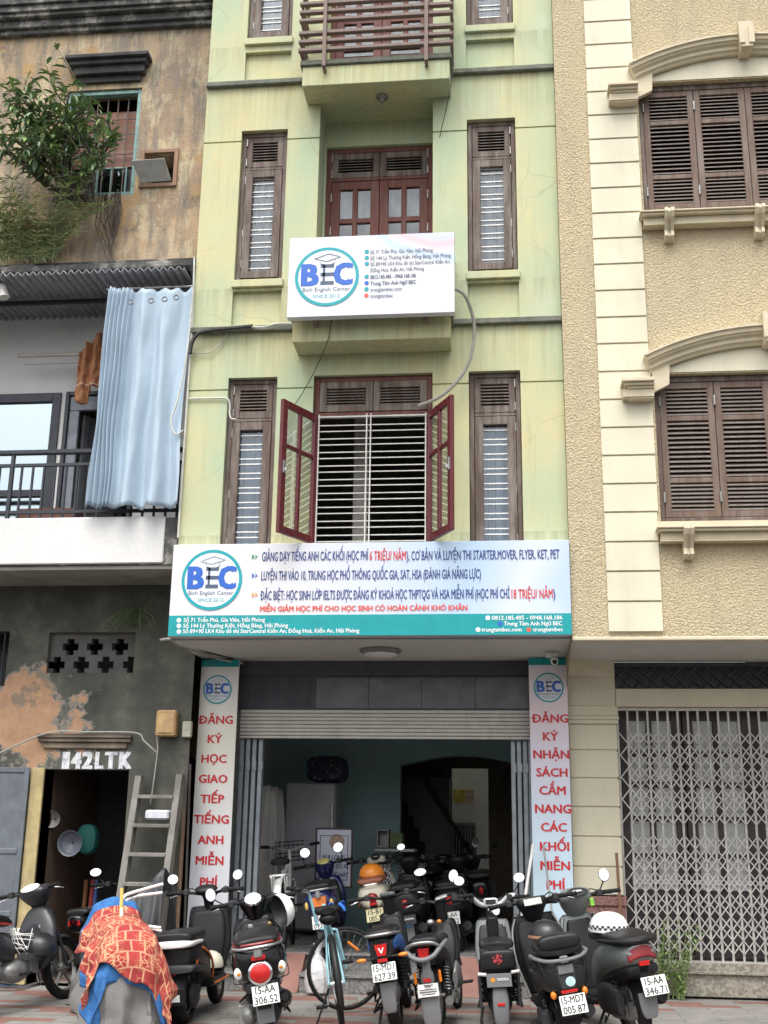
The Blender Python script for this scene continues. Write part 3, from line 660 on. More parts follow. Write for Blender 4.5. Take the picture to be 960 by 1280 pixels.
px_text(b, ')', 691.6, 694, 747.5, 747.5, 11.2, Y, NB)
b.build('course_lettering', INK['navy'], S)
b = MB(); px_text(b, '6 TRIỆU/ NĂM', 462, 507.2, 700.3, 699.8, 11.2, Y, NB); b.build('price_lettering', INK['red'], S)
b = MB(); px_text(b, '18 TRIỆU/ NĂM', 639.5, 691, 748, 747.6, 11.2, Y, NB)
b.build('price_lettering', INK['red'], S)
b = MB(); px_text(b, 'MIỄN GIẢM HỌC PHÍ CHO HỌC SINH CÓ HOÀN CẢNH KHÓ KHĂN', 325, 584, 764.6, 762.2, 6.3, Y, .035); b.build('notice_lettering', INK['salmon'], S)
for y, m in ((696, 'green'), (719.5, 'blue'), (743.5, 'orange')):
    b = MB(); arrow(b, 315, y, Y); b.build('arrow_mark', INK[m], S)
b = MB()
for body, xa, xb, ya, yb in (('Số 71 Trần Phú, Gia Viên, Hải Phòng', 229.5, 331, 777.6, 777), ('Số 144 Lý Thường Kiệt, Hồng Bàng, Hải Phòng', 229, 360, 784.8, 784), ('Số 89+90 LK4 Khu đô thị StarCentral Kiến An, Đồng Hoà, Kiến An, Hải Phòng', 228.6, 449, 791.8, 790.4),
    ('0812.185.485 - 0948.168.186', 615, 703, 774.8, 774.3), ('Trung Tâm Anh Ngữ BEC', 630, 703, 782, 781.6), ('trungtambec.com', 602, 652, 789.4, 789.2), ('trungtambec', 666.5, 703.6, 789.2, 789)):
    px_text(b, body, xa, xb, ya, yb, 5.0, Y, .02)
bullets(b, 223.6, (775.4, 782.4, 789.6), .022, Y); bullets(b, 609.8, (772.3,), .022, Y); bullets(b, 597.6, (787,), .022, Y)
b.build('address_lettering', INK['white'], S)
b = MB(); bullets(b, 625, (779.8,), .022, Y); b.build('contact_mark', INK['blue'], S)
b = MB(); bullets(b, 661, (787,), .022, Y); b.build('contact_mark', INK['salmon'], S)

# small board hung on the balcony railing
Y = -.52
S = empty('balcony_sign', (CX, -.48, 6.28), 'smaller white sign with a round emblem and address lines, hung on the balcony railing', 'sign')
p0, p1 = at(362.3, 298, Y), at(568.3, 390, Y)
b = MB(); b.bbox(p0.x, p1.x, Y, Y+.085, p1.z, p0.z, .003)
t = NT('pastel_print'); s_ = t.sep(); dg_ = t.math('ADD', t.math('MULTIPLY', s_[0], .45), t.math('ADD', s_[2], t.math('MULTIPLY', t.math('SUBTRACT', t.noise(1.6, 1), .5), .5)))
f_ = t.ramp(t.math('MULTIPLY', dg_, .8), [(.0, (0.65, 0.68, 0.74)), (.42, (0.70, 0.70, 0.73)), (.58, (0.70, 0.70, 0.73)), (.68, (0.49, 0.62, 0.74)), (.74, (0.70, 0.63, 0.69)), (.80, (0.70, 0.51, 0.53)), (.86, (0.55, 0.60, 0.76)), (.95, (0.66, 0.63, 0.72))])
b.build('sign_panel', t.out(f_, .3), S)
Y -= .004
c = at(408.6, 345.6, Y); logo(S, c.x, c.z, .315, Y)
b = MB()
LN = [('Số 71 Trần Phú, Gia Viên, Hải Phòng', 541, 316.5), ('Số 144 Lý Thường Kiệt, Hồng Bàng, Hải Phòng', 563.5, 324), ('Số 89+90 LK4 Khu đô thị StarCentral Kiến An,', 563, 331.6), ('Đồng Hoà, Kiến An, Hải Phòng', 530, 339.2), ('0812.185.485 - 0968.168.186', 520, 347.6), ('Trung Tâm Anh Ngữ BEC', 520, 355.6), ('trungtambec.com', 502, 363.4), ('trungtambec', 491, 371.4)]
for k, (body, xb, y) in enumerate(LN): px_text(b, body, 463, xb, y+.6, y-(xb-463)*.036+1.2, 4.6, Y, .004 if k in (0, 1, 2, 3, 6, 7) else .02)
b.build('address_lettering', INK['slate'], S)
for k, (x, y) in enumerate(((458.5, 314.4), (458.5, 322), (458.5, 329.5), (458.3, 345.6), (458.2, 353.6), (458, 361.3), (458, 369.3))):
    b = MB(); bullets(b, x, (y,), .022, Y); b.build('contact_mark', INK['salmon' if k == 6 else 'teal' if k != 4 else 'blue'], S)

# vertical banners on the pillars
def banner(x0, x1, z0, z1, words, xc, ys, logo_px, cols, label, wmax):
    Y = 1.075
    S = empty('vertical_banner', ((x0+x1)/2, Y, z0), label, 'banner', 'vertical banners beside the shop front')
    b = MB(); b.bbox(x0, x1, Y, 1.097, z0, z1, .002); b.build('banner_panel', m_grad('banner_print_%d' % len(words), 2, cols, .35, 2, .3), S)
    Y -= .003
    b = MB(); b.quad(*[(x, Y, z) for x, z in ((x0, z1-.075), (x1, z1-.075), (x1, z1-.002), (x0, z1-.002))]); b.build('teal_band', mat('teal_print', (0, .3, .32)), S)
    Y -= .002; c = at(logo_px[0], logo_px[1], Y); logo(S, c.x, c.z, .148, Y)
    for wd, x, y in zip(words, xc, ys):
        b = MB(); c = at(x, y, Y); vs, _ = text_mesh(wd); k = .078/cap_h(0); wn = (max(v[0] for v in vs)-min(v[0] for v in vs))*k*1.06
        text_into(b, wd, c.x-wn/2, c.x+wn/2, c.z-.039, .078, Y, .034); b.build('red_word', INK['red'], S)
ly = [899.7, 923.7, 948.4, 973.5, 998.5, 1024, 1049.7, 1075.6, 1102.3]
banner(-3.12, -2.722, .42, 3.152, ['ĐĂNG', 'KÝ', 'HỌC', 'GIAO', 'TIẾP', 'TIẾNG', 'ANH', 'MIỄN', 'PHÍ'], [269.6-(y-899)*.043 for y in ly], ly, (271.7, 861.9), [(0, (0.72, 0.75, 0.84)), (.9, (0.78, 0.79, 0.81)), (1.9, (0.81, 0.78, 0.67)), (2.7, (0.78, 0.78, 0.78))], 'upright white banner of red words, beside the wooden ladder left of the shop front', .36)
ry = [898, 920.5, 943, 965.5, 988, 1011, 1034, 1058, 1082, 1106]
banner(.243, .622, .36, 3.165, ['ĐĂNG', 'KÝ', 'NHẬN', 'SÁCH', 'CẦM', 'NANG', 'CÁC', 'KHỐI', 'MIỄN', 'PHÍ'], [687.4+(y-898)*.036 for y in ry], ry, (685.8, 859.3), [(0, (0.56, 0.73, 0.84)), (1.0, (0.59, 0.74, 0.84)), (1.7, (0.72, 0.72, 0.84)), (2.3, (0.81, 0.67, 0.71)), (2.8, (0.78, 0.75, 0.80))], 'upright pink and blue banner of red words, against the cream pilaster', .36)
b = MB(); p = at(706, 1180, 1.068); b.prism([(.45, .36), (.62, .36), (.62, .62), (.56, .56)], 1.070, 1.0715); b.build('teal_corner', mat('teal_print', (0, .3, .32)), bpy.data.objects['vertical_banner.001'])

# small fittings of the canopy
C = empty('security_camera', (.50, .75, 3.168), 'white dome security camera under the canopy corner', 'camera')
b = MB(); b.bbox(.40, .52, .70, .80, 3.12, 3.168, .01); b.build('mount', G['whitep'], C)
b = MB(); b.lathe([(.02, .0), (.035, -.01), (.038, -.04), (.03, -.07), (.005, -.08)], (.485, .72, 3.12), 'z', 14); b.tube([(.485, .72, 3.09), (.485, .64, 3.06)], [.032, .034], 12); b.build('camera_head', G['whitep'], C, smooth=True)
b = MB(); b.lathe([(.024, 0), (.020, -.004)], (.485, .634, 3.058), 'y', 12); b.build('lens', G['ink'], C)
C = empty('ceiling_lamp', (-1.20, .55, 3.168), 'round flush ceiling lamp under the shop canopy', 'lamp')
b = MB(); b.lathe([(.20, 0), (.205, -.02), (.17, -.045)], (-1.20, .55, 3.168), 'z', 28); b.build('lamp_ring', G['steel'], C, smooth=True)
b = MB(); b.lathe([(.165, -.0455), (.15, -.06), (.07, -.07), (.005, -.072)], (-1.20, .55, 3.168), 'z', 24); b.build('diffuser', G['whitep'], C, smooth=True)
c = at(475, 130, -.1); 
b = MB(); b.lathe([(.06, 0), (.065, -.02), (.03, -.03), (.02, -.07), (.002, -.075)], (-1.2, -.08, 8.975), 'z', 16)
tag(b.build('ceiling_fitting', G['steel'], smooth=True), 'small round lamp fitting under the top balcony', 'lamp')

# ------------------------------------------------------------------ cream house on the right
R = empty('stucco_house', (2.5, -.1, 0), 'cream roughcast house with shuttered arched windows and a lattice gate, on the right', 'house')
RX1, WC = 4.6, 2.545
b = MB()
wall_holes(b, .616, RX1, 3.175, 13.0, -.10, [(1.46, 3.63, 4.24, 5.71, .14), (1.46, 3.63, 7.46, 8.95, .14), (1.46, 3.63, 10.7, 12.2, .14)])
b.quad((.616, 12, 0), (.616, -.10, 3.175), (.616, -.10, 13), (.616, 12, 13)); b.quad((RX1, -.1, 0), (RX1, 12, 0), (RX1, 12, 13), (RX1, -.1, 13)); b.quad((.616, -.1, 13), (RX1, -.1, 13), (RX1, 12, 13), (.616, 12, 13))
b.build('wall', G['rough'], R)
gz = [9.998, 9.718, 9.435, 9.147, 8.862, 8.582, 8.299, 8.018, 7.735, 7.451, 7.167, 6.883, 6.597, 6.31, 6.031, 5.74, 5.453, 5.169, 4.89, 4.611, 4.335, 4.052, 3.773, 3.493, 3.211]
gz = [gz[0]+.283*k for k in range(10, 0, -1)] + gz
for k in range(len(gz)-1):
    z1, z0 = gz[k], gz[k+1]; x0, x1 = .944, 1.425
    if 4.24 < (z0+z1)/2 < 5.8 or 7.46 < (z0+z1)/2 < 9.0: x1 = 1.436
    b = MB(); b.add([(x0, -.1, z0), (x1, -.1, z0), (x1, -.126, z0+.012), (x0, -.126, z0+.012), (x0, -.119, z1-.004), (x1, -.119, z1-.004), (x1, -.1, z1), (x0, -.1, z1)],
        [(0, 1, 2, 3), (3, 2, 5, 4), (4, 5, 6, 7), (0, 3, 4, 7), (1, 6, 5, 2)]); b.build('quoin', G['cream'], R)
b = MB(); b.bbox(.616, RX1, -.11, .0, 3.14, 3.176, .008); b.build('edge_moulding', G['cream2'], R)
b = MB(); b.box(.62, RX1, .003, 1.3, 3.15, 3.172); b.build('porch_soffit', G['ceil'], R)
def louvre_window(z0, z1):
    X0, X1 = 1.462, 3.628
    b = MB(); frame_rect(b, X0, X1, z0+.004, z1-.004, -.04, .05, .08); w = b.build('window', G['wood'], R)
    n = 4; lw = (X1-X0-.1)/n
    for k in range(n):
        a, c = X0+.05+k*lw+.003, X0+.05+(k+1)*lw-.003
        b = MB(); frame_rect(b, a, c, z0+.058, z1-.058, -.03, .062, .045); h = z1-z0-.116
        zs = [z0+.058+.062, z0+.058+h*.27, z0+.058+h*.73, z1-.058-.062]
        for q in (.27, .73): b.bbox(a+.06, c-.06, -.027, .012, z0+.058+h*q-.025, z0+.058+h*q+.025, .004)
        ps = [(zs[0], zs[1]-.025, 7), (zs[1]+.025, zs[2]-.025, 12), (zs[2]+.025, zs[3], 7)]
        sh = b.build('shutter', G['shutterwood'], w); b = MB()
        for (p, q, m) in ps: slats(b, a+.062, c-.062, p, q, -.016, m, .034, .010)
        b.build('louvre', G['louvre'], w)
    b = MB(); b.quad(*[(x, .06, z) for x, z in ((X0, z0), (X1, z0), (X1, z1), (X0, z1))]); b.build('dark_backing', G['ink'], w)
    for x in (X0+.05+lw, X0+.05+3*lw, X0+.052, X1-.052):
        for z in (z0+.25, z1-.25): b = MB(); b.lathe([(.011, 0), (.011, .1)], (x, -.045, z-.05), 'z', 8); b.build('hinge', G['steel'], w)
def sweep_arch(mb, prof, pts):
    """profile (d outward from the wall, h across the moulding) along points with normals in the wall plane"""
    rings = []
    for (x, z, nx, nz) in pts: rings.append([(x+nx*h, -.102-d, z+nz*h) for d, h in prof])
    mb.rings(rings, True, True)
HP = [(0, 0), (.05, .0), (.06, .02), (.085, .035), (.085, .07), (.115, .085), (.12, .10), (.14, .108), (.145, .145), (.165, .15), (.165, .17), (0, .172)]
def hood(z1):
    b = MB(); zs = z1-.02; half = 1.10; rise = .26; Rr = (half*half+rise*rise)/(2*rise); c = zs+rise-Rr
    ts = [-math.asin(half/Rr)+2*math.asin(half/Rr)*k/24 for k in range(25)]
    pts = [(WC+Rr*math.sin(a), c+Rr*math.cos(a), math.sin(a), math.cos(a)) for a in ts]
    sweep_arch(b, HP, pts); hd = b.build('window_hood', G['cream2'], R, smooth=True, ang=30)
    b = MB(); poly = [(WC-half+.02, zs+.018), (WC+half-.02, zs+.018)] + [(p[0]*.985+WC*.015, p[1]-.004) for p in pts[::-1]][1:-1]
    b.prism(poly, -.108, -.101); b.build('tympanum', G['cream'], hd)
    b = MB(); b.prism([(WC-.055, c+Rr-.035), (WC+.055, c+Rr-.035), (WC+.075, c+Rr+.26), (WC-.075, c+Rr+.26)], -.32, -.11)
    b.prism([(WC-.075, c+Rr+.0), (WC-.02, c+Rr+.0), (WC-.02, c+Rr+.2), (WC-.075, c+Rr+.2)], -.335, -.321); b.prism([(WC+.02, c+Rr+.0), (WC+.075, c+Rr+.0), (WC+.075, c+Rr+.2), (WC+.02, c+Rr+.2)], -.335, -.321)
    b.build('keystone', G['cream2'], hd)
    for s in (-1, 1):
        b = MB(); x = WC+s*half
        b.prism([(x-s*.0, zs+.02), (x-s*.17, zs+.135), (x-s*.155, zs-.12), (x, zs-.20)], -.155, -.103)
        xo = x-s*.30 if False else x+s*.0
        for (w_, za, zb, d) in ((.30, -.135, -.10, .20), (.275, -.165, -.135, .17), (.25, -.19, -.165, .145), (.29, -.27, -.19, .13), (.24, -.285, -.27, .12)):
            b.bbox(x, x+s*w_, -.102-d, -.1005, zs+za, zs+zb, .004)
        b.build('hood_console', G['cream2'], hd)
def sill(z0):
    b = MB(); b.box(1.42, 3.67, -.115, -.1005, z0-.08, z0+.002)
    for (e, za, zb, d) in ((.0, -.10, -.08, .17), (-.015, -.125, -.10, .15), (-.04, -.20, -.125, .10), (-.03, -.215, -.20, .11)): b.bbox(1.40-e, 3.69+e, -.1-d, -.1005, z0+za, z0+zb, .005)
    s = b.build('window_sill', G['cream2'], R)
    for x in (1.68, 2.545, 3.41):
        b = MB(); prof = [(-.1005, -.05), (-.29, -.05), (-.30, -.09), (-.275, -.14), (-.23, -.19), (-.19, -.25), (-.205, -.31), (-.17, -.345), (-.1005, -.35)]
        for (a, c, k) in ((x-.045, x-.014, 0), (x-.013, x+.013, .018), (x+.014, x+.045, 0)):
            n = len(prof); vs = [(xx, y+(k if y < -.11 else 0), z0+z-.02) for xx in (a, c) for y, z in prof]
            b.add(vs, [tuple(range(n)), tuple(range(2*n-1, n-1, -1))] + [(i, i+n, (i+1) % n+n, (i+1) % n) for i in range(n)])
        b.build('sill_bracket', G['cream2'], s)
for z0, z1 in ((4.245, 5.705), (7.465, 8.945), (10.7, 12.2)): louvre_window(z0, z1); hood(z1+.02); sill(z0-.002)
# ground floor: pilaster, transom panel, lintel, lattice gate before glazed doors, plinth
YP = 1.2
b = MB(); b.bbox(.628, 1.10, YP, 1.6, 2.70, 3.15, .004); pz = [(2.60, 2.70, .016), (2.562, 2.598, .026), (2.522, 2.560, .016)]
for (z0, z1, d) in pz: b.bbox(.626, 1.10+d, YP-d, 1.6, z0, z1, .004)
gr = [2.52, 2.262, 1.991, 1.717, 1.438, 1.159, .895]
for k in range(len(gr)-1): b.bbox(.63, 1.102, YP-.006, 1.6, gr[k+1]+.009, gr[k]-.009, .004)
b.box(.632, 1.094, YP+.012, 1.6, .9, 2.6)
# flared top running into the soffit
b.add([(.62, YP-.10, 3.149), (1.10, YP-.002, 3.149), (1.10, YP-.002, 3.0), (.62, YP-.002, 3.0)], [(0, 3, 2, 1)])
b.build('pilaster', G['cream'], R)
b = MB(); b.bbox(.622, 1.115, YP-.02, 1.62, .33, .80, .005); b.bbox(.618, 1.13, YP-.04, 1.62, .802, .89, .01); b.build('pilaster_base', G['redgranite'], R)
b = MB(); b.bbox(1.104, RX1, YP+.01, 1.6, 2.694, 2.872, .004); b.build('lintel', G['cream'], R)
b = MB(); b.box(1.104, RX1, YP+.10, YP+.12, 2.874, 3.148); tp = b.build('transom_panel', mat('dark_transom', (.035, .038, .042), .3), R)
b = MB(); x = 1.0
while x < RX1:
    for s in (0, 1):
        for k in range(1): b.tube([(x+.02+(0 if s == 0 else .27), YP+.07, 2.885), (x+.02+(.27 if s == 0 else 0), YP+.07, 3.14)], .009, 5)
    x += .135
b.box(1.104, RX1, YP+.055, YP+.085, 3.10, 3.13); b.build('transom_lattice', mat('dark_iron', (.07, .075, .08), .45, .4), tp)
b = MB(); X = 1.12; i = 0
GZ0, GZ1 = .315, 2.66
nb = []
while X < RX1-.02:
    b.bbox(X-.011, X+.011, YP+.075, YP+.090, GZ0, GZ1, .002); nb.append(X); X += .0985
gm = mat('gate_paint', (.50, .485, .455), .5, .3, dirt=.3)
gt = b.build('lattice_gate', gm, R, kind=None)
b = MB()
bands = [(2.40, 1.88), (1.62, 1.10), (.95, .43)]
bands = [(2.50, 1.62), (1.44, 1.02), (.98, .40)]
bands = [(2.42, 1.70), (1.42, .98), (.98, .54)]
def cross(za, zb, yy):
    for k in range(len(nb)-2):
        for (xa, xb) in ((nb[k], nb[k+2]), (nb[k+2], nb[k])):
            y = yy if xa < xb else yy-.006
            b.add([(xa, y, za-.009), (xa, y, za+.009), (xb, y, zb+.009), (xb, y, zb-.009), (xa, y+.004, za-.009), (xa, y+.004, za+.009), (xb, y+.004, zb+.009), (xb, y+.004, zb-.009)], [(0, 3, 2, 1), (4, 5, 6, 7), (0, 1, 5, 4), (3, 7, 6, 2), (1, 2, 6, 5), (0, 4, 7, 3)])
for (z1, n) in ((2.45, 4), (1.46, 2), (1.06, 3)):
    for k in range(n):
        cross(z1-k*.212, z1-k*.212-.245, YP+.066)
b.build('gate_lattice', gm, gt)
b = MB(); b.box(1.11, RX1, YP+.05, YP+.10, GZ0-.005, GZ0+.012); b.box(1.11, RX1, YP+.06, YP+.10, GZ1, GZ1+.03); b.build('gate_rail', gm, gt)
DW = mat('dark_door_wood', (.06, .045, .048), .5, scale=5)
x = 1.12
for k in range(4):
    x0 = 1.12+k*.66; x1 = x0+.65
    b = MB(); Yd = YP+.26; frame_rect(b, x0, x1, .33, 2.68, Yd, .10, .06); xm = (x0+x1)/2; b.bbox(xm-.03, xm+.03, Yd+.004, Yd+.05, .95, 2.58)
    for z in (1.27, 1.62, 1.95, 2.25): b.bbox(x0+.1, x1-.1, Yd+.006, Yd+.05, z-.025, z+.025)
    b.bbox(x0+.10, x1-.10, Yd+.01, Yd+.05, .43, .95, .01); d = b.build('panel_door', DW, R)
    b = MB(); b.quad(*[(q, Yd+.03, z) for q, z in ((x0+.09, .95), (x1-.09, .95), (x1-.09, 2.6), (x0+.09, 2.6))]); b.build('frosted_pane', mat('frosted_glass', (.52, .54, .53), .25, scale=40, var=.12), d)
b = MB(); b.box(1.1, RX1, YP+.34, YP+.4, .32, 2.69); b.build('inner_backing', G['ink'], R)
b = MB(); b.bbox(.62, RX1, YP-.015, 1.7, .02, .215, .006); b.bbox(.62, RX1, YP-.05, YP+.02, .217, .245, .006); b.bbox(1.0, RX1, YP+.022, 1.7, .217, .314, .004)
b.build('plinth', G['stone'], R)
b = MB(); b.lathe([(.16, 0), (.165, -.015), (.13, -.035)], (2.75, .55, 3.149), 'z', 24)
tag(b.build('porch_lamp', G['whitep'], smooth=True), 'round white lamp under the porch of the cream house', 'lamp')
# ------------------------------------------------------------------ old house on the left
YG = .85
L = empty('old_house', (-4.6, YG, 0), 'decaying old house with peeling tan plaster, white balcony parapet and dark mouldy ground floor', 'house')
LX0, LX1 = -7.2, XL-.004
b = MB(); YU = .32
wall_holes(b, LX0, LX1, 7.30, 12.4, YU, [(-4.86, -3.985, 8.18, 9.55, .22), (-3.885, -3.545, 8.30, 8.67, .3)])
b.quad((LX0, YU, 12.4), (LX1, YU, 12.4), (LX1, 10, 12.4), (LX0, 10, 12.4)); b.build('upper_wall', G['old'], L)
b = MB(); b.quad((LX0, 10, 0), (LX0, YU, 0), (LX0, YU, 12.4), (LX0, 10, 12.4)); b.quad((LX0, 2.6, 0), (LX1, 2.6, 0), (LX1, 2.6, 12.4), (LX0, 2.6, 12.4)); b.build('side_wall', G['old'], L)
b = MB()
for (e, z0, z1) in ((.06, 10.31, 10.37), (.10, 10.372, 10.47), (.16, 10.472, 10.52), (.19, 10.522, 10.60), (.22, 10.602, 10.70)): b.bbox(LX0, LX1-.004, YU-e, YU+.01, z0, z1, .006)
b.build('cornice', G['oldgrey'], L)
b = MB()
for (x0, x1, e, z0, z1) in ((-4.74, -4.0, .04, 9.62, 9.70), (-4.78, -3.95, .09, 9.702, 9.80), (-4.82, -3.92, .13, 9.802, 9.86), (-4.86, -3.89, .17, 9.862, 9.91)): b.bbox(x0, x1, YU-e, YU-.001, z0, z1, .006)
b.build('window_hood', mat('black_mould', (.05, .05, .05), .95, var=.5, scale=5), L)
b = MB(); b.bbox(LX0, LX1-.01, YU-.10, YU+.02, 7.23, 7.30, .008); b.bbox(LX0, LX1-.02, YU-.04, YU+.02, 7.302, 7.36, .01); b.build('ledge', G['oldgrey'], L)
# bricked-up window with a turquoise frame
tq = mat('turquoise_paint', (.20, .33, .31), .7, var=.35, dirt=.5)
b = MB(); frame_rect(b, -4.85, -3.99, 8.19, 9.54, YU+.02, .045, .08); w = b.build('window', tq, L)
t = NT('bricks'); br = t.n('TexBrick', Vector=t.n('Mapping', Vector=t.coord(), Rotation=(rad(90), 0, 0)).outputs[0], Color1=(.23, .10, .075), Color2=(.33, .165, .12), Mortar=(.22, .19, .16), Scale=1.0, Mortar_Size=.008, Brick_Width=.2, Row_Height=.07)
br_m = t.out(t.mix(t.ramp(t.noise(3, 6), [(.5, 0.0), (.7, .6)]), br.outputs[0], (.14, .12, .105)), .9, 0, br.outputs['Fac'], -.3, .01)
b = MB(); b.box(-4.80, -4.04, YU+.14, YU+.2, 8.62, 9.34); b.build('brick_infill', br_m, w)
b = MB(); b.box(-4.80, -4.04, YU+.16, YU+.21, 8.2, 8.62); b.build('dark_gap', G['ink'], w)
b = MB(); frame_rect(b, -4.47, -4.12, 8.22, 8.60, YU+.10, .02, .03); b.bbox(-4.31, -4.29, YU+.105, YU+.12, 8.24, 8.58); b.build('lower_casement', tq, w)
b = MB(); b.quad(*[(x, YU+.118, z) for x, z in ((-4.45, 8.24), (-4.14, 8.24), (-4.14, 8.58), (-4.45, 8.58))]); b.build('pane', G['dkglass'], w)
b = MB()
for k in range(6): b.tube([(-4.76+k*.12, YU+.09, 8.22), (-4.76+k*.12, YU+.09, 9.5)], .008, 5)
for z in (8.75, 9.0, 9.2): b.box(-4.8, -4.04, YU+.085, YU+.095, z, z+.014)
b.build('bars', mat('rusty_bar', (.13, .10, .085), .8), w)
# square vent hole and the loose board in it
b = MB(); frame_rect(b, -3.93, -3.50, 8.25, 8.72, YU-.03, .045, .029, True); b.build('vent_frame', mat('terracotta_render', (.30, .185, .13), .9, dirt=.4), L)
b = MB(); b.quad((-3.89, YU+.29, 8.28), (-3.54, YU+.29, 8.28), (-3.54, YU+.29, 8.68), (-3.89, YU+.29, 8.68)); b.build('vent_shaft', G['ink'], L)
b = MB(); b.add([(-3.90, YU-.035, 8.30), (-3.56, YU-.035, 8.31), (-3.60, YU-.20, 8.48), (-3.97, YU-.20, 8.47), (-3.90, YU-.025, 8.31), (-3.56, YU-.025, 8.32), (-3.60, YU-.19, 8.49), (-3.97, YU-.19, 8.48)], [(0, 1, 2, 3), (7, 6, 5, 4), (0, 4, 5, 1), (1, 5, 6, 2), (2, 6, 7, 3), (3, 7, 4, 0)])
tag(b.build('loose_board', mat('board_white', (.42, .42, .40), .8)), 'pale loose board stuck slanting in the square hole of the old wall', 'board')
# corrugated awning over the balcony
A = empty('corrugated_awning', (-4.8, .5, 7.03), 'dark corrugated metal awning over the blue-curtained balcony', 'awning')
b = MB(); b.grid(240, 2, lambda u, v: (LX0+(LX1-.10-LX0)*u, -.06+1.12*v, 7.055+.022*math.sin(u*2*math.pi*48)+.03*v)); b.build('sheet', mat('dark_sheet', (.36, .37, .40), .55, .2, dirt=.3), A, smooth=True, solid=.006)
for y in (.50,):
    b = MB(); b.box(LX0, LX1-.12, y, y+.04, 6.985, 7.028); b.build('purlin', G['dkgrey'], A)
b = MB(); b.add([(LX1-.06, -.04, 7.09), (LX1-.06, .5, 7.09), (LX1-.06, .5, 6.8), (LX1-.012, -.04, 7.09), (LX1-.012, .5, 7.09), (LX1-.012, .5, 6.8)], [(0, 1, 2), (5, 4, 3), (0, 3, 4, 1), (1, 4, 5, 2), (2, 5, 3, 0)]); b.build('end_bracket', mat('green_steel', (.16, .19, .17), .7), A)
# balcony room wall and doors
YB = 1.08
b = MB(); wall_holes(b, LX0, LX1, 4.1, 7.3, YB, [(-6.6, -4.90, 4.1, 6.17, .1), (-4.845, -4.0, 4.1, 6.17, .1)])
b.quad((LX1, YB, 4.1), (LX1, .1, 4.1), (LX1, .1, 7.0), (LX1, YB, 7.0)) ; b.build('balcony_wall', mat('balcony_white', (.74, .74, .72), .8, var=.06, scale=2, dirt=.2), L)
b = MB(); b.box(LX0, LX1, .1, 2.6, 3.94, 4.10); b.build('balcony_floor', G['oldgrey'], L)
b = MB(); b.quad((LX0, 2.55, 4.1), (LX1, 2.55, 4.1), (LX1, 2.55, 7), (LX0, 2.55, 7)); b.build('back_room_wall', mat('inner_wall', (.28, .28, .25), .8), L)
al = mat('dark_aluminium', (.04, .045, .055), .4, .3)
b = MB(); frame_rect(b, -6.58, -4.90, 4.12, 6.16, YB-.02, .10, .08); b.bbox(-6.48, -5.0, YB-.015, YB+.05, 4.95, 5.03); d = b.build('sliding_door', al, L)
b = MB(); b.quad(*[(x, YB+.02, z) for x, z in ((-6.5, 4.2), (-5.0, 4.2), (-5.0, 6.07), (-6.5, 6.07))]); b.build('pane', glass_mat('sky_glass', (.75, .88, .95), 7, .35, .05), d)
b = MB(); frame_rect(b, -4.845, -4.0, 4.12, 6.17, YB-.03, .045, .1, False); d = b.build('balcony_door', al, L)
b = MB(); b.bbox(-4.80, -4.045, YB+.0, YB+.06, 5.95, 6.12); b.bbox(-4.80, -4.68, YB+.0, YB+.06, 4.12, 5.949); b.build('door_frame', mat('grey_aluminium', (.21, .23, .26), .45, .3), d)
b = MB(); m = Matrix.Translation((-4.66, YB+.08, 0)) @ Matrix.Rotation(rad(62), 4, 'Z'); frame_rect(b, 0, .55, 4.13, 5.93, -.02, .08, .04); b.box(.08, .47, -.008, .008, 4.2, 5.86); b.xf(m); b.build('door_leaf', mat('dull_leaf', (.15, .16, .175), .5), d)
# railing
b = MB(); YR = .2
rl = mat('railing_paint', (.035, .04, .05), .45, .3)
R_ = empty('balcony_railing', (-5.2, YR, 4.4), 'dark metal balcony railing above the white parapet', 'railing')
b.bbox(LX0, -3.2, YR-.03, YR+.03, 5.13, 5.18, .01); b.build('top_rail', rl, R_)
for z in (5.0, 4.50): b = MB(); b.bbox(LX0, -3.2, YR-.015, YR+.015, z, z+.035, .004); b.build('rail', rl, R_)
x = -7.0
while x < -3.2:
    b = MB(); b.bbox(x-.011, x+.011, YR-.011, YR+.011, 4.40, 5.0, .002); b.build('baluster', rl, R_); x += .118
x = -4.98
b = MB(); b.bbox(x-.018, x+.018, YR-.019, YR+.019, 4.40, 5.13, .003); b.build('post', rl, R_)
b = MB(); b.bbox(LX0, -3.30, .08, .26, 3.95, 4.425, .01); b.build('parapet', G['white'], L)
b = MB(); b.add([(-3.295, .085, 4.41), (-3.17, .10, 4.41), (-3.17, .10, 3.98), (-3.32, .10, 3.97), (-3.30, .09, 4.15)], [(0, 4, 3, 2, 1)]); b.box(-3.30, LX1, .12, .26, 3.97, 4.40)
b.build('parapet_end', G['oldgrey'], L)
b = MB(); b.box(LX0, LX1, .12, YG+.02, 3.90, 3.938); b.build('beam_soffit', mat('soffit_grey', (.27, .265, .24), .9, var=.25, scale=2.2, dirt=.6), L)
# pale floodlight at the left
F_ = empty('floodlight', (-5.05, .15, 6.9), 'small pale floodlight under the awning edge', 'lamp')
b = MB(); b.tube([at(2, 357, .1), at(5, 372, .1)], [.045, .06], 12); b.build('lamp_head', G['clear'], F_, smooth=True)
b = MB(); b.tube([at(4, 352, .1), at(4, 340, .14)], .012, 6); b.build('lamp_arm', G['steel'], F_)
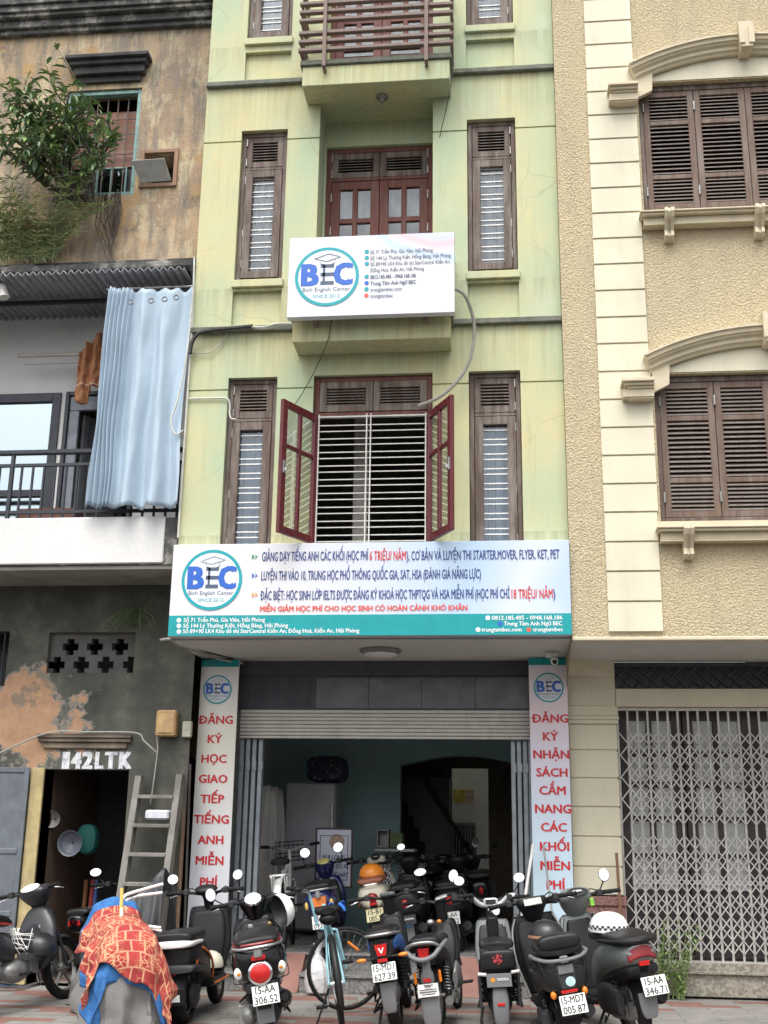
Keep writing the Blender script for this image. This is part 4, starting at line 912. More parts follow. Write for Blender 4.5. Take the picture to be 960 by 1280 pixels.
# blue curtain
b = MB(); YC = .02
from mathutils import noise as mnoise
def nz(x, y, z, f, a): return a*mnoise.noise(Vector((x*f, y*f, z*f)))
def cur(u, v):
    xt, xb = -4.04+.875*u, -4.085+.945*u
    n = .32
    if u < .27: y = .028*math.sin(u/.27*2*math.pi*6)
    else:
        s = (u-.27)/.73; y = .055*math.sin(s*2*math.pi*2.6+.6)+.02*math.sin(s*19+v*2)
    sag = -.015*abs(math.sin((u-.27)*22)) if u > .27 else 0
    z = (4.50-.02*u+.012*math.sin(u*40)) + (6.88+sag-4.50)*v
    return (xt*v+xb*(1-v)+.012*math.sin(v*5+u*9)+nz(u*3, v*2, 1, 2, .02), YC+y*(1.15-.3*v)-.05*(1-v)+nz(u*4, v*1.2, 5, 1.5, .05)+nz(u*9, v*3, 2, 2, .012), z)
b.grid(170, 44, cur)
C_ = b.build('blue_curtain', mat('blue_cloth', (.40, .50, .59), .8, var=.09, scale=1.6, dirt=.06), smooth=True, solid=.003, label='light blue pleated curtain hanging from the awning at the balcony end', cat='curtain')
for px, py in ((163.5, 377.5), (189, 376), (206, 374), (220.5, 372)):
    p = at(px, py, YC-.10); b = MB()
    for k in range(16): pass
    b.rings([[(p.x+(.026+.008*math.cos(q))*math.cos(a), p.y+.008*math.sin(q), p.z+(.026+.008*math.cos(q))*math.sin(a)) for q in (0, 1.57, 3.14, 4.71)] for a in [2*math.pi*k/14 for k in range(15)]], False, False)
    b.build('grommet', G['silver'], C_)
b = MB(); b.tube([(-4.1, .06, 6.90), (-3.15, .06, 6.90)], .012, 8); tag(b.build('curtain_rod', G['steel']), 'thin steel rod carrying the blue curtain', 'rod')
# rod and orange towel
b = MB(); b.tube([at(23, 445, .80), at(124, 442, .80)], .022, 10); tag(b.build('drying_rod', mat('rod_beige', (.55, .52, .45), .4, .4)), 'pale drying rod fixed across the white balcony wall', 'rod')
b = MB(); b.tube([at(30, 456, .82), at(124, 453, .82)], .004, 5); tag(b.build('washing_line', G['steel']), 'thin washing line below the drying rod', 'line')
def tow(u, v):
    x = -4.60+.27*u+.05*v*(u-.5); zt = 6.50+.26*u; zb = 5.93+(.16 if u > .55 else -.10*math.sin(u*5.7)+.05)
    return (x+nz(u*3, v*3, 2, 2, .02), .72+.045*math.sin(u*15+v*1.5)*(1-.4*v)+.02*v+nz(u*5, v*5, 3, 2, .03), zt*(1-v)+zb*v)
b = MB(); b.grid(50, 24, tow)
t = NT('orange_towel'); z_ = t.sep()[2]
tw = t.mix(t.ramp(z_, [(.225, 0.0), (.23, .8), (.242, .8), (.247, 0.0)]), t.ramp(t.noise(12, 4), [(.3, (.37, .16, .075)), (.7, (.48, .225, .115))]), (.70, .55, .42))
tag(b.build('towel', t.out(tw, .95, 0, t.noise(120), .3, .004), smooth=True, solid=.012), 'orange towel hanging over the pale drying rod beside the curtain', 'towel')
b = MB(); b.bbox(-4.98, -4.35, .40, .75, 4.42, 4.62, .01); tag(b.build('wooden_crate', mat('crate_brown', (.16, .07, .05), .7)), 'brown wooden box standing on the balcony behind the railing', 'box')

# ground floor wall with vent blocks, barred window and doorway
b = MB()
DX0, DX1, DZ = -4.60, -3.735, 2.02
wall_holes(b, LX0, LX1, 0, 3.93, YG, [(-4.69, -3.77, 2.985, 3.405, .055), (DX0, DX1, 0, DZ, .22), (-5.9, -5.12, 2.85, 3.42, .15)])
b.build('ground_wall', G['dark'], L)
b = MB(); Yv = YG+.055
cr = []
for r, (zc, xs) in enumerate(((3.262, (-4.475, -4.215, -3.945)), (3.075, (-4.605, -4.345, -4.085, -3.815)))):
    for xc in xs: cr.append((xc, zc))
xs = sorted({-4.69, -3.77} | {min(max(c+d, -4.69), -3.77) for c, _ in cr for d in (-.085, -.038, .038, .085)}); zs = sorted({2.985, 3.405} | {z+d for _, z in cr for d in (-.085, -.036, .036, .085)})
def inx(x, z): return any((abs(x-c) < .085 and abs(z-d) < .036) or (abs(x-c) < .038 and abs(z-d) < .085) for c, d in cr)
for i in range(len(xs)-1):
    for j in range(len(zs)-1):
        c, d = (xs[i]+xs[i+1])/2, (zs[j]+zs[j+1])/2
        if inx(c, d): continue
        b.quad((xs[i], Yv, zs[j]), (xs[i+1], Yv, zs[j]), (xs[i+1], Yv, zs[j+1]), (xs[i], Yv, zs[j+1]))
        e = 1e-4
        if i+1 < len(xs)-1 and inx((xs[i+1]+xs[i+2])/2, d): b.quad((xs[i+1], Yv, zs[j]), (xs[i+1], Yv+.1, zs[j]), (xs[i+1], Yv+.1, zs[j+1]), (xs[i+1], Yv, zs[j+1]))
        if i > 0 and inx((xs[i-1]+xs[i])/2, d): b.quad((xs[i], Yv+.1, zs[j]), (xs[i], Yv, zs[j]), (xs[i], Yv, zs[j+1]), (xs[i], Yv+.1, zs[j+1]))
        if j+1 < len(zs)-1 and inx(c, (zs[j+1]+zs[j+2])/2): b.quad((xs[i], Yv, zs[j+1]), (xs[i+1], Yv, zs[j+1]), (xs[i+1], Yv+.1, zs[j+1]), (xs[i], Yv+.1, zs[j+1]))
        if j > 0 and inx(c, (zs[j-1]+zs[j])/2): b.quad((xs[i+1], Yv, zs[j]), (xs[i], Yv, zs[j]), (xs[i], Yv+.1, zs[j]), (xs[i+1], Yv+.1, zs[j]))
b.build('vent_blocks', mat('vent_block_grey', (.10, .10, .095), .95, var=.3, scale=4), L)
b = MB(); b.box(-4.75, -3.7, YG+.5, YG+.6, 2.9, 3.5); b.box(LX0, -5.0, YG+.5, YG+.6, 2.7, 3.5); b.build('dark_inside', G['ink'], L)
b = MB()
for k in range(7): b.tube([(-5.85+k*.11, YG+.05, 2.85), (-5.85+k*.11, YG+.05, 3.42)], .009, 6)
b.build('window_bars', rl, L)
b = MB(); b.bbox(-4.70, -3.72, YG-.075, YG-.001, 2.325, 2.365, .006); b.bbox(-4.69, -3.73, YG-.055, YG-.001, 2.285, 2.323, .006); b.bbox(-4.64, -3.77, YG-.03, YG-.001, 2.22, 2.283, .01)
b.build('door_hood', m_darkwall() if False else mat('hood_worn', (.20, .16, .12), .9, var=.45, scale=4, dirt=.6), L)
# painted house number
b = MB()
for ch, xa, xb in (('1', 77, 86), ('4', 88, 101), ('2', 102, 115), ('L', 118, 129), ('T', 130, 145.5), ('K', 148, 164)):
    p, q = at(xa, 961.3, YG-.004), at(xb, 961.3, YG-.004); text_into(b, ch, p.x+.012, q.x-.012, p.z+.008, .155, YG-.004, .06)
t = NT('brushed_white'); b.build('house_number', t.out(t.ramp(t.noise(14, 5, .7), [(.35, (.33, .36, .40)), (.55, (.66, .68, .70)), (.7, (.74, .74, .74))]), .8), L)
# dark hall behind the doorway
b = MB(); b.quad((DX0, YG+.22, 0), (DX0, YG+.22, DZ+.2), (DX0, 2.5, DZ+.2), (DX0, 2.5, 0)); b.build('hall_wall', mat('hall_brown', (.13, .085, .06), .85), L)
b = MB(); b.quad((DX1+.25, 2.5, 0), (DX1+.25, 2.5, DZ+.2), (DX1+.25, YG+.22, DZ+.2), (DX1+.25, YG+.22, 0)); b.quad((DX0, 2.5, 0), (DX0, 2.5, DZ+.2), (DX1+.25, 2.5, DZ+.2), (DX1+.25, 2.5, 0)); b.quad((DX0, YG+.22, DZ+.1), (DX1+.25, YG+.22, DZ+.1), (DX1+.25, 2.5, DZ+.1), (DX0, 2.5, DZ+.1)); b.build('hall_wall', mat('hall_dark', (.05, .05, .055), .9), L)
b = MB(); b.bbox(-4.735, -4.60, YG-.03, YG+.24, 0, 2.03, .004); b.build('door_jamb', mat('yellow_jamb', (.44, .36, .18), .85, dirt=.5), L)
b = MB(); m = Matrix.Translation((-4.74, YG-.05, 0)) @ Matrix.Rotation(rad(-168), 4, 'Z')
frame_rect(b, 0, .85, .05, 2.03, -.02, .05, .04); b.box(.05, .8, -.006, .006, .1, 1.98)
for z in (.62, 1.2): b.bbox(.05, .8, -.016, .016, z, z+.05)
b.bbox(.42, .46, .02, .04, 1.5, 1.95); b.xf(m); b.build('steel_door', mat('steel_door_grey', (.13, .15, .17), .55, dirt=.3), L)
# pots and bags hanging in the hall
def hung(name, px, py, Y, r, m, label, depth=.09):
    p = at(px, py, Y); b = MB()
    b.lathe([(r*.62, depth), (r*.8, depth*.6), (r*.95, .01), (r, 0), (r*.93, .004), (r*.75, depth*.55), (.01, depth*.9)], (p.x, p.y-depth, p.z), 'y', 20, False)
    return tag(b.build(name, m, smooth=True), label, 'basin')
hung('pan', 69, 1024, 1.15, .085, mat('pan_grey', (.34, .33, .30), .5), 'small pale pan hung highest on the brown hall wall')
hung('basin', 91, 1054, 1.25, .13, mat('basin_grey', (.12, .13, .16), .4), 'grey plastic basin hung inside the dark doorway')
b = MB(); p = at(110, 1047, 1.45); b.loft([(p.y-.09, p.z, .03, .05, 2), (p.y-.06, p.z-.01, .10, .14, 2.4), (p.y+.05, p.z-.02, .11, .15, 2.4), (p.y+.09, p.z, .03, .05, 2)], 16, 2)
b.xf(Matrix.Translation((p.x, 0, 0))); tag(b.build('green_bag', mat('green_mesh', (.02, .15, .13), .7), smooth=True), 'teal green net bag hung beside the grey basin', 'bag')
for k, (px, cc, lab) in enumerate(((105, (.28, .12, .05), 'brown'), (113, (.42, .05, .04), 'red'), (118, (.05, .12, .33), 'blue'))):
    p, q = at(px-4, 1165, 1.5), at(px+3, 1100, 1.75); b = MB(); b.tube([(p.x, p.y, .01), (q.x, q.y, q.z)], .022, 6)
    tag(b.build('plank', mat('plank_'+lab, cc, .6)), lab + ' plank leaning upright in the dark doorway', 'plank')
# meter boxes and wires
M_ = empty('meter_box', (-3.3, YG-.1, 2.35), 'tan electricity meter box on the dark wall beside the banner', 'meter box')
p, q = at(193.5, 920, YG-.12), at(220.5, 887.5, YG-.12)
b = MB(); b.bbox(p.x, q.x, YG-.12, YG-.002, p.z, q.z, .012); b.build('box_body', mat('meter_tan', (.46, .30, .14), .6, dirt=.4), M_)
b = MB(); b.bbox(p.x+.02, q.x-.02, YG-.128, YG-.121, p.z+.03, q.z-.03, .004); b.build('cover', mat('meter_tan2', (.50, .33, .155), .5, dirt=.4), M_)
p, q = at(227, 921.5, YG-.06), at(239.5, 901.5, YG-.06)
b = MB(); b.bbox(p.x, q.x, YG-.06, YG-.002, p.z, q.z, .008); b.bbox(p.x+.02, q.x-.02, YG-.064, YG-.061, p.z+.07, q.z-.03, .002); tag(b.build('switch_box', mat('switch_cream', (.44, .44, .34), .5)), 'small cream switch box right of the tan meter box', 'switch box')
def cable(name, pts, r, m, label, Y=None, sm=6):
    P = [at(*p) if len(p) == 3 else at(*p, Y) for p in pts]
    b = MB(); b.tube(P, r, 6, True, sm); return tag(b.build(name, m, smooth=True), label, 'cable')
CW = mat('cable_white', (.55, .55, .50), .6); CB = mat('cable_black', (.02, .02, .02), .6); CG = mat('cable_grey', (.36, .36, .32), .6, dirt=.3)
cable('cable', [(0, 941), (60, 916), (112, 915), (169, 916), (180, 926), (195, 940)], .008, CG, 'pale cable running along the old door hood to the meter box', .76)
cable('cable', [(196, 921), (197, 936), (195, 955), (191, 985), (188, 1005)], .007, CG, 'pale wire hanging below the tan meter box to the ladder', .8)
cable('cable', [(201, 800, .3), (213, 799, -.05), (222, 806, .25), (246, 814, .6), (275, 824, .95), (303, 829, 1.2)], .014, CG, 'grey cable under the left end of the canopy')
cable('cable', [(212, 797, -.02), (226, 803, .2), (262, 816, .7), (291, 823, 1.0)], .007, CB, 'black cable under the left end of the canopy')
cable('conduit', [(243, 322), (240.5, 400), (236, 470), (230, 560), (222.5, 672)], .011, CW, 'white conduit running down the left corner of the green house', -.03)
cable('cable', [(242.5, 352), (234, 440), (222, 500), (214, 525), (219, 543), (229, 538)], .010, CW, 'white cable hanging in a long loop at the corner of the green house', -.08)
cable('cable', [(237.5, 442), (240, 428), (248, 417), (265, 412.5), (290, 410), (316, 407.5)], .021, CB, 'thick black cable lying on the grey cornice beside the curtain', -.08)
cable('cable', [(314, 408.5), (330, 409), (345, 405), (364, 404.5)], .010, CW, 'short white cable on the grey cornice, ending at the balcony sign', -.085)
cable('cable', [(240, 441), (262, 441), (276, 430), (287, 409)], .005, CG, 'thin grey wire drooping below the black cable', -.03)
cable('conduit', [(234, 498.5), (260, 498), (282, 498), (287, 504), (287, 516), (289, 523), (295, 524)], .009, CW, 'thin white conduit bent into the left first-floor window', -.02)
cable('cable', [(569, 361, -.44), (580, 368, -.4), (589, 388, -.3), (593, 415, -.22), (587, 450, -.18), (570, 478, -.16), (548, 497, -.12), (524, 507, -.02)], .017, CG, 'thick beige hose curving from the balcony sign to the middle window')
cable('cable', [(415, 398, -.4), (410, 425, -.33), (396, 458, -.1), (380, 488, -.04), (369, 505, -.04)], .004, CB, 'thin black wire hanging from the left corner of the balcony sign')
cable('cable', [(566, 88, -.35), (560, 125, -.3), (551, 165, -.02), (541, 212, .05)], .004, CB, 'thin black wire hanging from the top balcony')
# plants on the old wall
leafm = []
for k, (c1, c2) in enumerate((((.10, .175, .08), (.17, .265, .115)), ((.20, .31, .10), (.31, .42, .16)))):
    t = NT('leaf_green_%d' % k); leafm.append(t.out(t.ramp(t.noise(3, 2), [(.3, c1), (.7, c2)]), .45))
def leaf_into(mb, p, d, L_, w, up=Vector((0, 0, 1))):
    d = d.normalized(); s = d.cross(up)
    if s.length < .05: s = Vector((1, 0, 0))
    s.normalize(); n = s.cross(d).normalized(); p = Vector(p)
    mb.add([p, p+d*L_*.35+s*w*.5+n*L_*.06, p+d*L_*.7+s*w*.4+n*L_*.02, p+d*L_-n*L_*.10, p+d*L_*.7-s*w*.4+n*L_*.02, p+d*L_*.35-s*w*.5+n*L_*.06, p+d*L_*.35, p+d*L_*.7-n*L_*.02],
        [(0, 1, 6), (0, 6, 5), (1, 2, 7, 6), (6, 7, 4, 5), (2, 3, 7), (7, 3, 4)])
rnd = random.Random(11)
T = empty('fig_tree', (-4.66, YU-.05, 8.15), 'wild fig tree with green leaves rooted in the bricked-up window of the old house', 'tree')
br_ = MB(); lv = MB(); lv2 = MB()
base = Vector((-4.68, YU-.02, 8.12))
def grow(p, d, ln, r, depth):
    pts = [p]; q = p.copy()
    for i in range(4):
        d = (d+Vector((rnd.uniform(-.25, .25), rnd.uniform(-.2, .12), rnd.uniform(-.05, .2)))).normalized(); q = q+d*ln/4
        if q.y > YU-.06: q.y = YU-.06
        pts.append(q.copy())
    br_.tube(pts, [r*(1-.15*i) for i in range(5)], 5)
    if depth > 0:
        for i in range(3 if depth > 1 else 3):
            a = Vector((rnd.uniform(-1, 1), rnd.uniform(-.8, .1), rnd.uniform(-.35, .8))); grow(pts[2+i % 3], (d*.5+a).normalized(), ln*rnd.uniform(.55, .75), r*.55, depth-1)
    if depth <= 1:
        for i in range(rnd.randint(5, 9)):
            k = rnd.randint(1, 4); dd = Vector((rnd.uniform(-1, 1), rnd.uniform(-1, .25), rnd.uniform(-1.1, .4)))
            leaf_into(lv if rnd.random() < .68 else lv2, pts[k]+Vector((rnd.uniform(-.03, .03),)*3), dd, rnd.uniform(.11, .19), rnd.uniform(.035, .055))
for d, ln in (((-.45, -.5, 1), .62), ((-.9, -.45, .75), .66), ((.05, -.45, 1), .60), ((-.2, -.6, .85), .75), ((.85, -.35, .55), .62), ((-.8, -.5, .25), .5), ((.9, -.3, .95), .55), ((-.5, -.4, 1.3), .85), ((-.9, -.6, .15), .55), ((-.3, -.8, .1), .5), ((.6, -.6, .1), .4), ((-1, -.4, .5), .75), ((-.1, -.6, .5), .6)): grow(base, Vector(d).normalized(), ln, .028, 2)
br_.build('branches', mat('bark_grey', (.13, .11, .09), .9), T); lv.build('foliage', leafm[0], T); lv2.build('foliage', leafm[1], T)
b = MB()
for k in range(34):
    x = rnd.uniform(-4.85, -4.4); z0 = rnd.uniform(8.3, 8.75); b.tube([(x, YU-.03-rnd.random()*.08, z0), (x+rnd.uniform(-.05, .05), YU-.08, z0-.25), (x+rnd.uniform(-.06, .06), YU-.05, 8.02+rnd.random()*.1)], .007, 4)
for k in range(26):
    x = -4.22+rnd.uniform(-.13, .13); z0 = 8.14; l = rnd.uniform(.25, .85); b.tube([(x, YU-.06-rnd.random()*.06, z0), (x+rnd.uniform(-.04, .06), YU-.10, z0-l*.5), (-4.17+rnd.uniform(-.06, .06), YU-.06, z0-l)], [.010, .003], 4)
b.build('aerial_roots', mat('root_brown', (.105, .08, .065), .95, var=.4), T)
P_ = empty('fern_clump', (-4.95, YU-.1, 7.36), 'feathery bush of fine drooping fronds growing on the ledge above the awning', 'plant')
b = MB(); b2 = MB(); b3 = MB()
for k in range(85):
    x0 = rnd.uniform(-5.4, -4.75); p = Vector((x0, YU-.08, 7.33+rnd.random()*.1)); a = rnd.uniform(-1.1, 1.1); ln = rnd.uniform(.4, 1.0)
    d = Vector((math.sin(a)*.8, -rnd.uniform(.05, .5), 1)).normalized(); pts = [p.copy()]; mm = b if rnd.random() < .6 else b2 if rnd.random() < .7 else b3
    for i in range(7):
        d = (d+Vector((math.sin(a)*.08, -.02, -.10))).normalized(); p = p+d*ln/7; p.y = min(p.y, YU-.03); pts.append(p.copy())
        for s in (-1, 1):
            for q in range(2): leaf_into(mm, p, d*.5+Vector((s*rnd.uniform(.4, 1), rnd.uniform(-.4, .2), rnd.uniform(-.5, .2))), rnd.uniform(.08, .14), .014)
    b.tube(pts, [.006, .002], 3)
t = NT('frond_a'); fa = t.out(t.ramp(t.noise(4, 2), [(.3, (.17, .22, .09)), (.7, (.27, .33, .14))]), .6)
t = NT('frond_b'); fb = t.out(t.ramp(t.noise(4, 2), [(.3, (.33, .38, .14)), (.7, (.45, .47, .21))]), .6)
b.build('foliage', fa, P_); b2.build('foliage', fb, P_); b3.build('dry_foliage', mat('frond_dry', (.25, .14, .08), .8), P_)
P_ = empty('wall_fern', (-3.85, YG-.05, 3.55), 'small dark fern growing from the wall by the cross-shaped vent holes', 'plant'); b = MB()
for k in range(26):
    p = Vector((rnd.uniform(-3.86, -3.70), YG-.01, 3.48+rnd.random()*.16)); d = Vector((rnd.uniform(-.8, .8), -.6, .4)).normalized(); ln = rnd.uniform(.2, .42)
    for i in range(7):
        d = (d+Vector((0, 0, -.24))).normalized(); q = p+d*ln/7; b.tube([p, q], .003, 3); p = q
        for s in (-1, 1): leaf_into(b, p, Vector((s, -.2, -.3)), .055, .013)
b.build('frond', leafm[0], P_)
P_ = empty('weed_clump', (1.45, YP-.12, .02), 'green weeds growing at the stone plinth behind the grey scooter', 'plant'); b = MB()
for k in range(16):
    p = Vector((1.42+rnd.uniform(-.14, .18), YP-.12+rnd.uniform(-.04, .04), .01)); d = Vector((rnd.uniform(-.3, .3), rnd.uniform(-.2, .05), 1)).normalized(); ln = rnd.uniform(.3, .68); pts = [p.copy()]
    for i in range(8):
        d = (d+Vector((rnd.uniform(-.1, .1), rnd.uniform(-.08, .04), 0))).normalized(); p = p+d*ln/8; pts.append(p.copy())
        for s in range(3): leaf_into(b, p, Vector((rnd.uniform(-1, 1), rnd.uniform(-1, .2), rnd.uniform(-.2, .8))), rnd.uniform(.05, .09), .02)
    b.tube(pts, [.006, .002], 4)
b.build('weed_foliage', leafm[1], P_)
# wooden stepladder against the dark wall
S_ = empty('wooden_ladder', (-3.55, .55, 0), 'weathered wooden stepladder leaning on the dark wall beside the banner', 'ladder')
lw_ = mat('ladder_wood', (.20, .19, .17), .85, var=.3, scale=5, dirt=.5)
YT, YBm = .72, .30
def lad(z): return YBm+(YT-YBm)*z/2.0
def rail(pxt, pyt, pxb, pyb):
    p = at(pxt, pyt, YT); q = at(pxb, pyb, .48); d = (q-p); e = p+d*((0.0-p.z)/d.z); b = MB()
    n = 1
    for (c, s) in ((p, e),): b.add([(c.x-.030, c.y-.06, c.z), (c.x+.030, c.y-.06, c.z), (c.x+.030, c.y+.06, c.z), (c.x-.030, c.y+.06, c.z), (s.x-.030, s.y-.06, s.z), (s.x+.030, s.y-.06, s.z), (s.x+.030, s.y+.06, s.z), (s.x-.030, s.y+.06, s.z)], [(0, 1, 2, 3), (7, 6, 5, 4), (0, 4, 5, 1), (1, 5, 6, 2), (2, 6, 7, 3), (3, 7, 4, 0)])
    b.build('rail', lw_, S_); return p, e
pl = rail(175, 970, 154, 1105); pr_ = rail(226, 968, 210, 1090)
for z in (1.77, 1.50, 1.235, .97, .70, .43):
    b = MB(); f1 = (pl[0].z-z)/pl[0].z; a = pl[0]+(pl[1]-pl[0])*f1; c = pr_[0]+(pr_[1]-pr_[0])*f1
    b.bbox(a.x+.026, c.x-.026, a.y-.10, a.y+.07, z-.035, z, .004); b.build('tread', lw_, S_)
b = MB(); p = at(200, 1018, .62); b.bbox(p.x-.12, p.x+.11, .52, .66, p.z-.05, p.z+.04, .015); tag(b.build('paper_parcel', mat('parcel_white', (.58, .60, .64), .5, var=.12, scale=12), smooth=True), 'crumpled white plastic parcel lying on a tread of the ladder', 'parcel')
for k, (pt, pb, r, lab, cc) in enumerate((((234.5, 940), (222, 1150), .02, 'brown wooden pole standing between ladder and banner', (.19, .12, .075)), ((238, 955), (231, 1150), .012, 'thin dark pole standing against the banner edge', (.06, .055, .05)))):
    p, q = at(*pt, .95-.1*k), at(*pb, .72); d = q-p; q = p+d*(-p.z/d.z); b = MB(); b.tube([p, q], r, 7); tag(b.build('pole', mat('pole_%d' % k, cc, .8, dirt=.4)), lab, 'pole')

# ------------------------------------------------------------------ inside the shop
Fd = empty('refrigerator', (-2.31, 3.7, FL), 'tall grey refrigerator inside the shop, under a patterned bag', 'refrigerator')
b = MB(); b.bbox(-2.63, -2.02, 3.4, 4.0, FL+.06, 2.02, .02); b.build('cabinet', mat('fridge_grey', (.40, .41, .44), .35, .1, var=.05), Fd)
b = MB(); b.bbox(-2.62, -2.03, 3.36, 3.398, FL+.08, 1.35, .012); b.build('lower_door', mat('fridge_grey', (.4, .41, .44)), Fd)
b = MB(); b.bbox(-2.06, -2.035, 3.32, 3.36, 1.0, 1.75, .006); b.build('handle', G['silver'], Fd)
b = MB(); b.loft([(3.45, 2.17, .16, .10, 3), (3.48, 2.18, .23, .15, 3.5), (3.7, 2.19, .24, .16, 3.5), (3.92, 2.18, .23, .15, 3.5), (3.95, 2.17, .16, .1, 3)], 20, 2); b.xf(Matrix.Translation((-2.17, 0, .005)))
t = NT('patterned_bag'); vo = t.n('TexVoronoi', Vector=t.coord(), Scale=14)
B_ = b.build('fabric_bag', t.out(t.ramp(vo.outputs['Distance'], [(.2, (.16, .15, .20)), (.35, (.025, .027, .06))]), .7), smooth=True, label='dark blue flower-patterned bag on top of the refrigerator', cat='bag')
for x in (-2.26, -2.08):
    b = MB(); b.tube([(x-.05, 3.46, 2.12), (x-.03, 3.435, 2.28), (x+.03, 3.435, 2.28), (x+.05, 3.46, 2.12)], .012, 6, True, 4); b.build('strap', G['ink'], B_)
p, q = at(393, 1107, 2.45), at(441.5, 1035, 2.45)
N_ = empty('notice_board', ((p.x+q.x)/2, 2.45, FL), 'framed no-parking notice on a stand, behind the blue scooter', 'notice board')
b = MB(); frame_rect(b, p.x, q.x, p.z-.02, q.z, 2.43, .018, .03); b.build('board_frame', mat('frame_brown', (.07, .035, .03), .5), N_)
b = MB(); b.quad(*[(x, 2.447, z) for x, z in ((p.x+.01, p.z), (q.x-.01, p.z), (q.x-.01, q.z-.01), (p.x+.01, q.z-.01))]); b.build('board_face', mat('board_lilac', (.56, .58, .68), .4, var=.03), N_)
xm = (p.x+q.x)/2
for body, z, w_ in (('VUI LÒNG', q.z-.335, .25), ('KHÔNG ĐỖ XE', q.z-.425, .33), ('KHU VỰC NÀY', q.z-.515, .33)):
    b = MB(); text_into(b, body, xm-w_/2, xm+w_/2, z, .045, 2.445, .04); b.build('notice_line', INK['slate'], N_)
b = MB(); frame_rect(b, p.x+.05, q.x-.05, q.z-.55, q.z-.08, 2.4405, .008, .003); b.build('inner_border', INK['slate'], N_)
b = MB(); disc(b, xm+.03, q.z-.15, .085, 2.443); b.build('round_mark', mat('mark_tan', (.38, .27, .2), .6), N_)
b = MB(); b.box(xm-.02, xm+.02, 2.47, 2.50, FL+.02, p.z); b.bbox(xm-.17, xm+.17, 2.40, 2.58, FL, FL+.02); b.build('stand', G['steel'], N_)
# raincoats on the left wall
for k, (xa, yb, lab) in enumerate(((-2.86, 2.4, 'grey raincoat hanging nearest on the left shop wall'), (-2.84, 2.75, 'grey raincoat hanging behind the first on the shop wall'))):
    b = MB(); b.grid(18, 12, lambda u, v, xa=xa, yb=yb: (xa+.10+.05*math.sin(u*17)+.04*v*(1-v)+(.28*(u-.5))*(.35+.85*(1-v))+.1, yb-.05*math.cos(u*20)*(1.2-v)+.25*(u-.5), .72+(1.95-.72)*v-.12*abs(u-.5)*v))
    tag(b.build('raincoat', mat('raincoat_grey', (.40, .385, .36), .6, var=.1), smooth=True, solid=.006), lab, 'raincoat')
# shelf with boxes and a patterned table
p, q = at(470, 1064, 3.9), at(508, 1060, 3.9)
b = MB(); b.bbox(p.x, q.x+.1, 3.75, 4.3, p.z, p.z+.03, .004); Tb = b.build('wall_shelf', G['white'], label='white wall shelf on the teal wall', cat='shelf')
p, q = at(471, 1060, 3.85), at(486.5, 1037, 3.85); b = MB(); frame_rect(b, p.x, q.x, p.z+.005, q.z, 3.8, .02, .25); b.box(p.x+.02, q.x-.02, 3.99, 4.02, p.z+.02, q.z-.02); tag(b.build('open_crate', G['steel']), 'small metal framed case on the white wall shelf', 'case')
p, q = at(487.5, 1060, 3.85), at(503.5, 1041, 3.85); b = MB(); b.bbox(p.x, q.x, 3.8, 4.1, p.z+.005, q.z, .006); tag(b.build('green_box', mat('box_green', (.16, .22, .10), .7)), 'olive green box on the white wall shelf', 'box')
t = NT('leopard'); vo = t.n('TexVoronoi', Vector=t.n('Mapping', Vector=t.coord(), Rotation=(0, rad(35), 0), Scale=(1, 1, .6)).outputs[0], Scale=38, _feature='DISTANCE_TO_EDGE')
leo = t.out(t.ramp(vo.outputs['Distance'], [(.10, (.02, .02, .02)), (.16, (.60, .60, .58))]), .8)
for (xa, xb, yy, Y, lab) in ((468, 489, 1080, 2.5, 'left of the black scooter'), (498, 530, 1083, 2.75, 'right of the black scooter')):
    p, q = at(xa, yy, Y), at(xb, yy, Y); b = MB()
    b.grid(30, 6, lambda u, v: (p.x+(q.x-p.x)*u, Y+.02*math.sin(u*30)*(1-v), FL+.02+(p.z-FL-.02)*v)); b.box(p.x-.01, q.x+.01, Y, Y+.5, p.z, p.z+.025)
    tag(b.build('covered_table', leo), 'small table under a black and white patterned cloth, '+lab, 'table')
p, q = at(567, 1003, 8.5), at(592, 987, 8.5)
b = MB(); b.bbox(p.x, q.x, 8.5, 8.53, p.z, q.z, .004); Ps = b.build('poster', mat('poster_yellow', (.62, .55, .12), .6, scale=9, var=.5), label='yellow green poster on the far wall behind the arch', cat='poster')
b = MB(); b.box((p.x+q.x)/2+.03, q.x-.01, 8.495, 8.499, p.z+.01, q.z-.01); b.build('poster_panel', mat('poster_pink', (.62, .45, .42), .6, scale=18, var=.5), Ps)
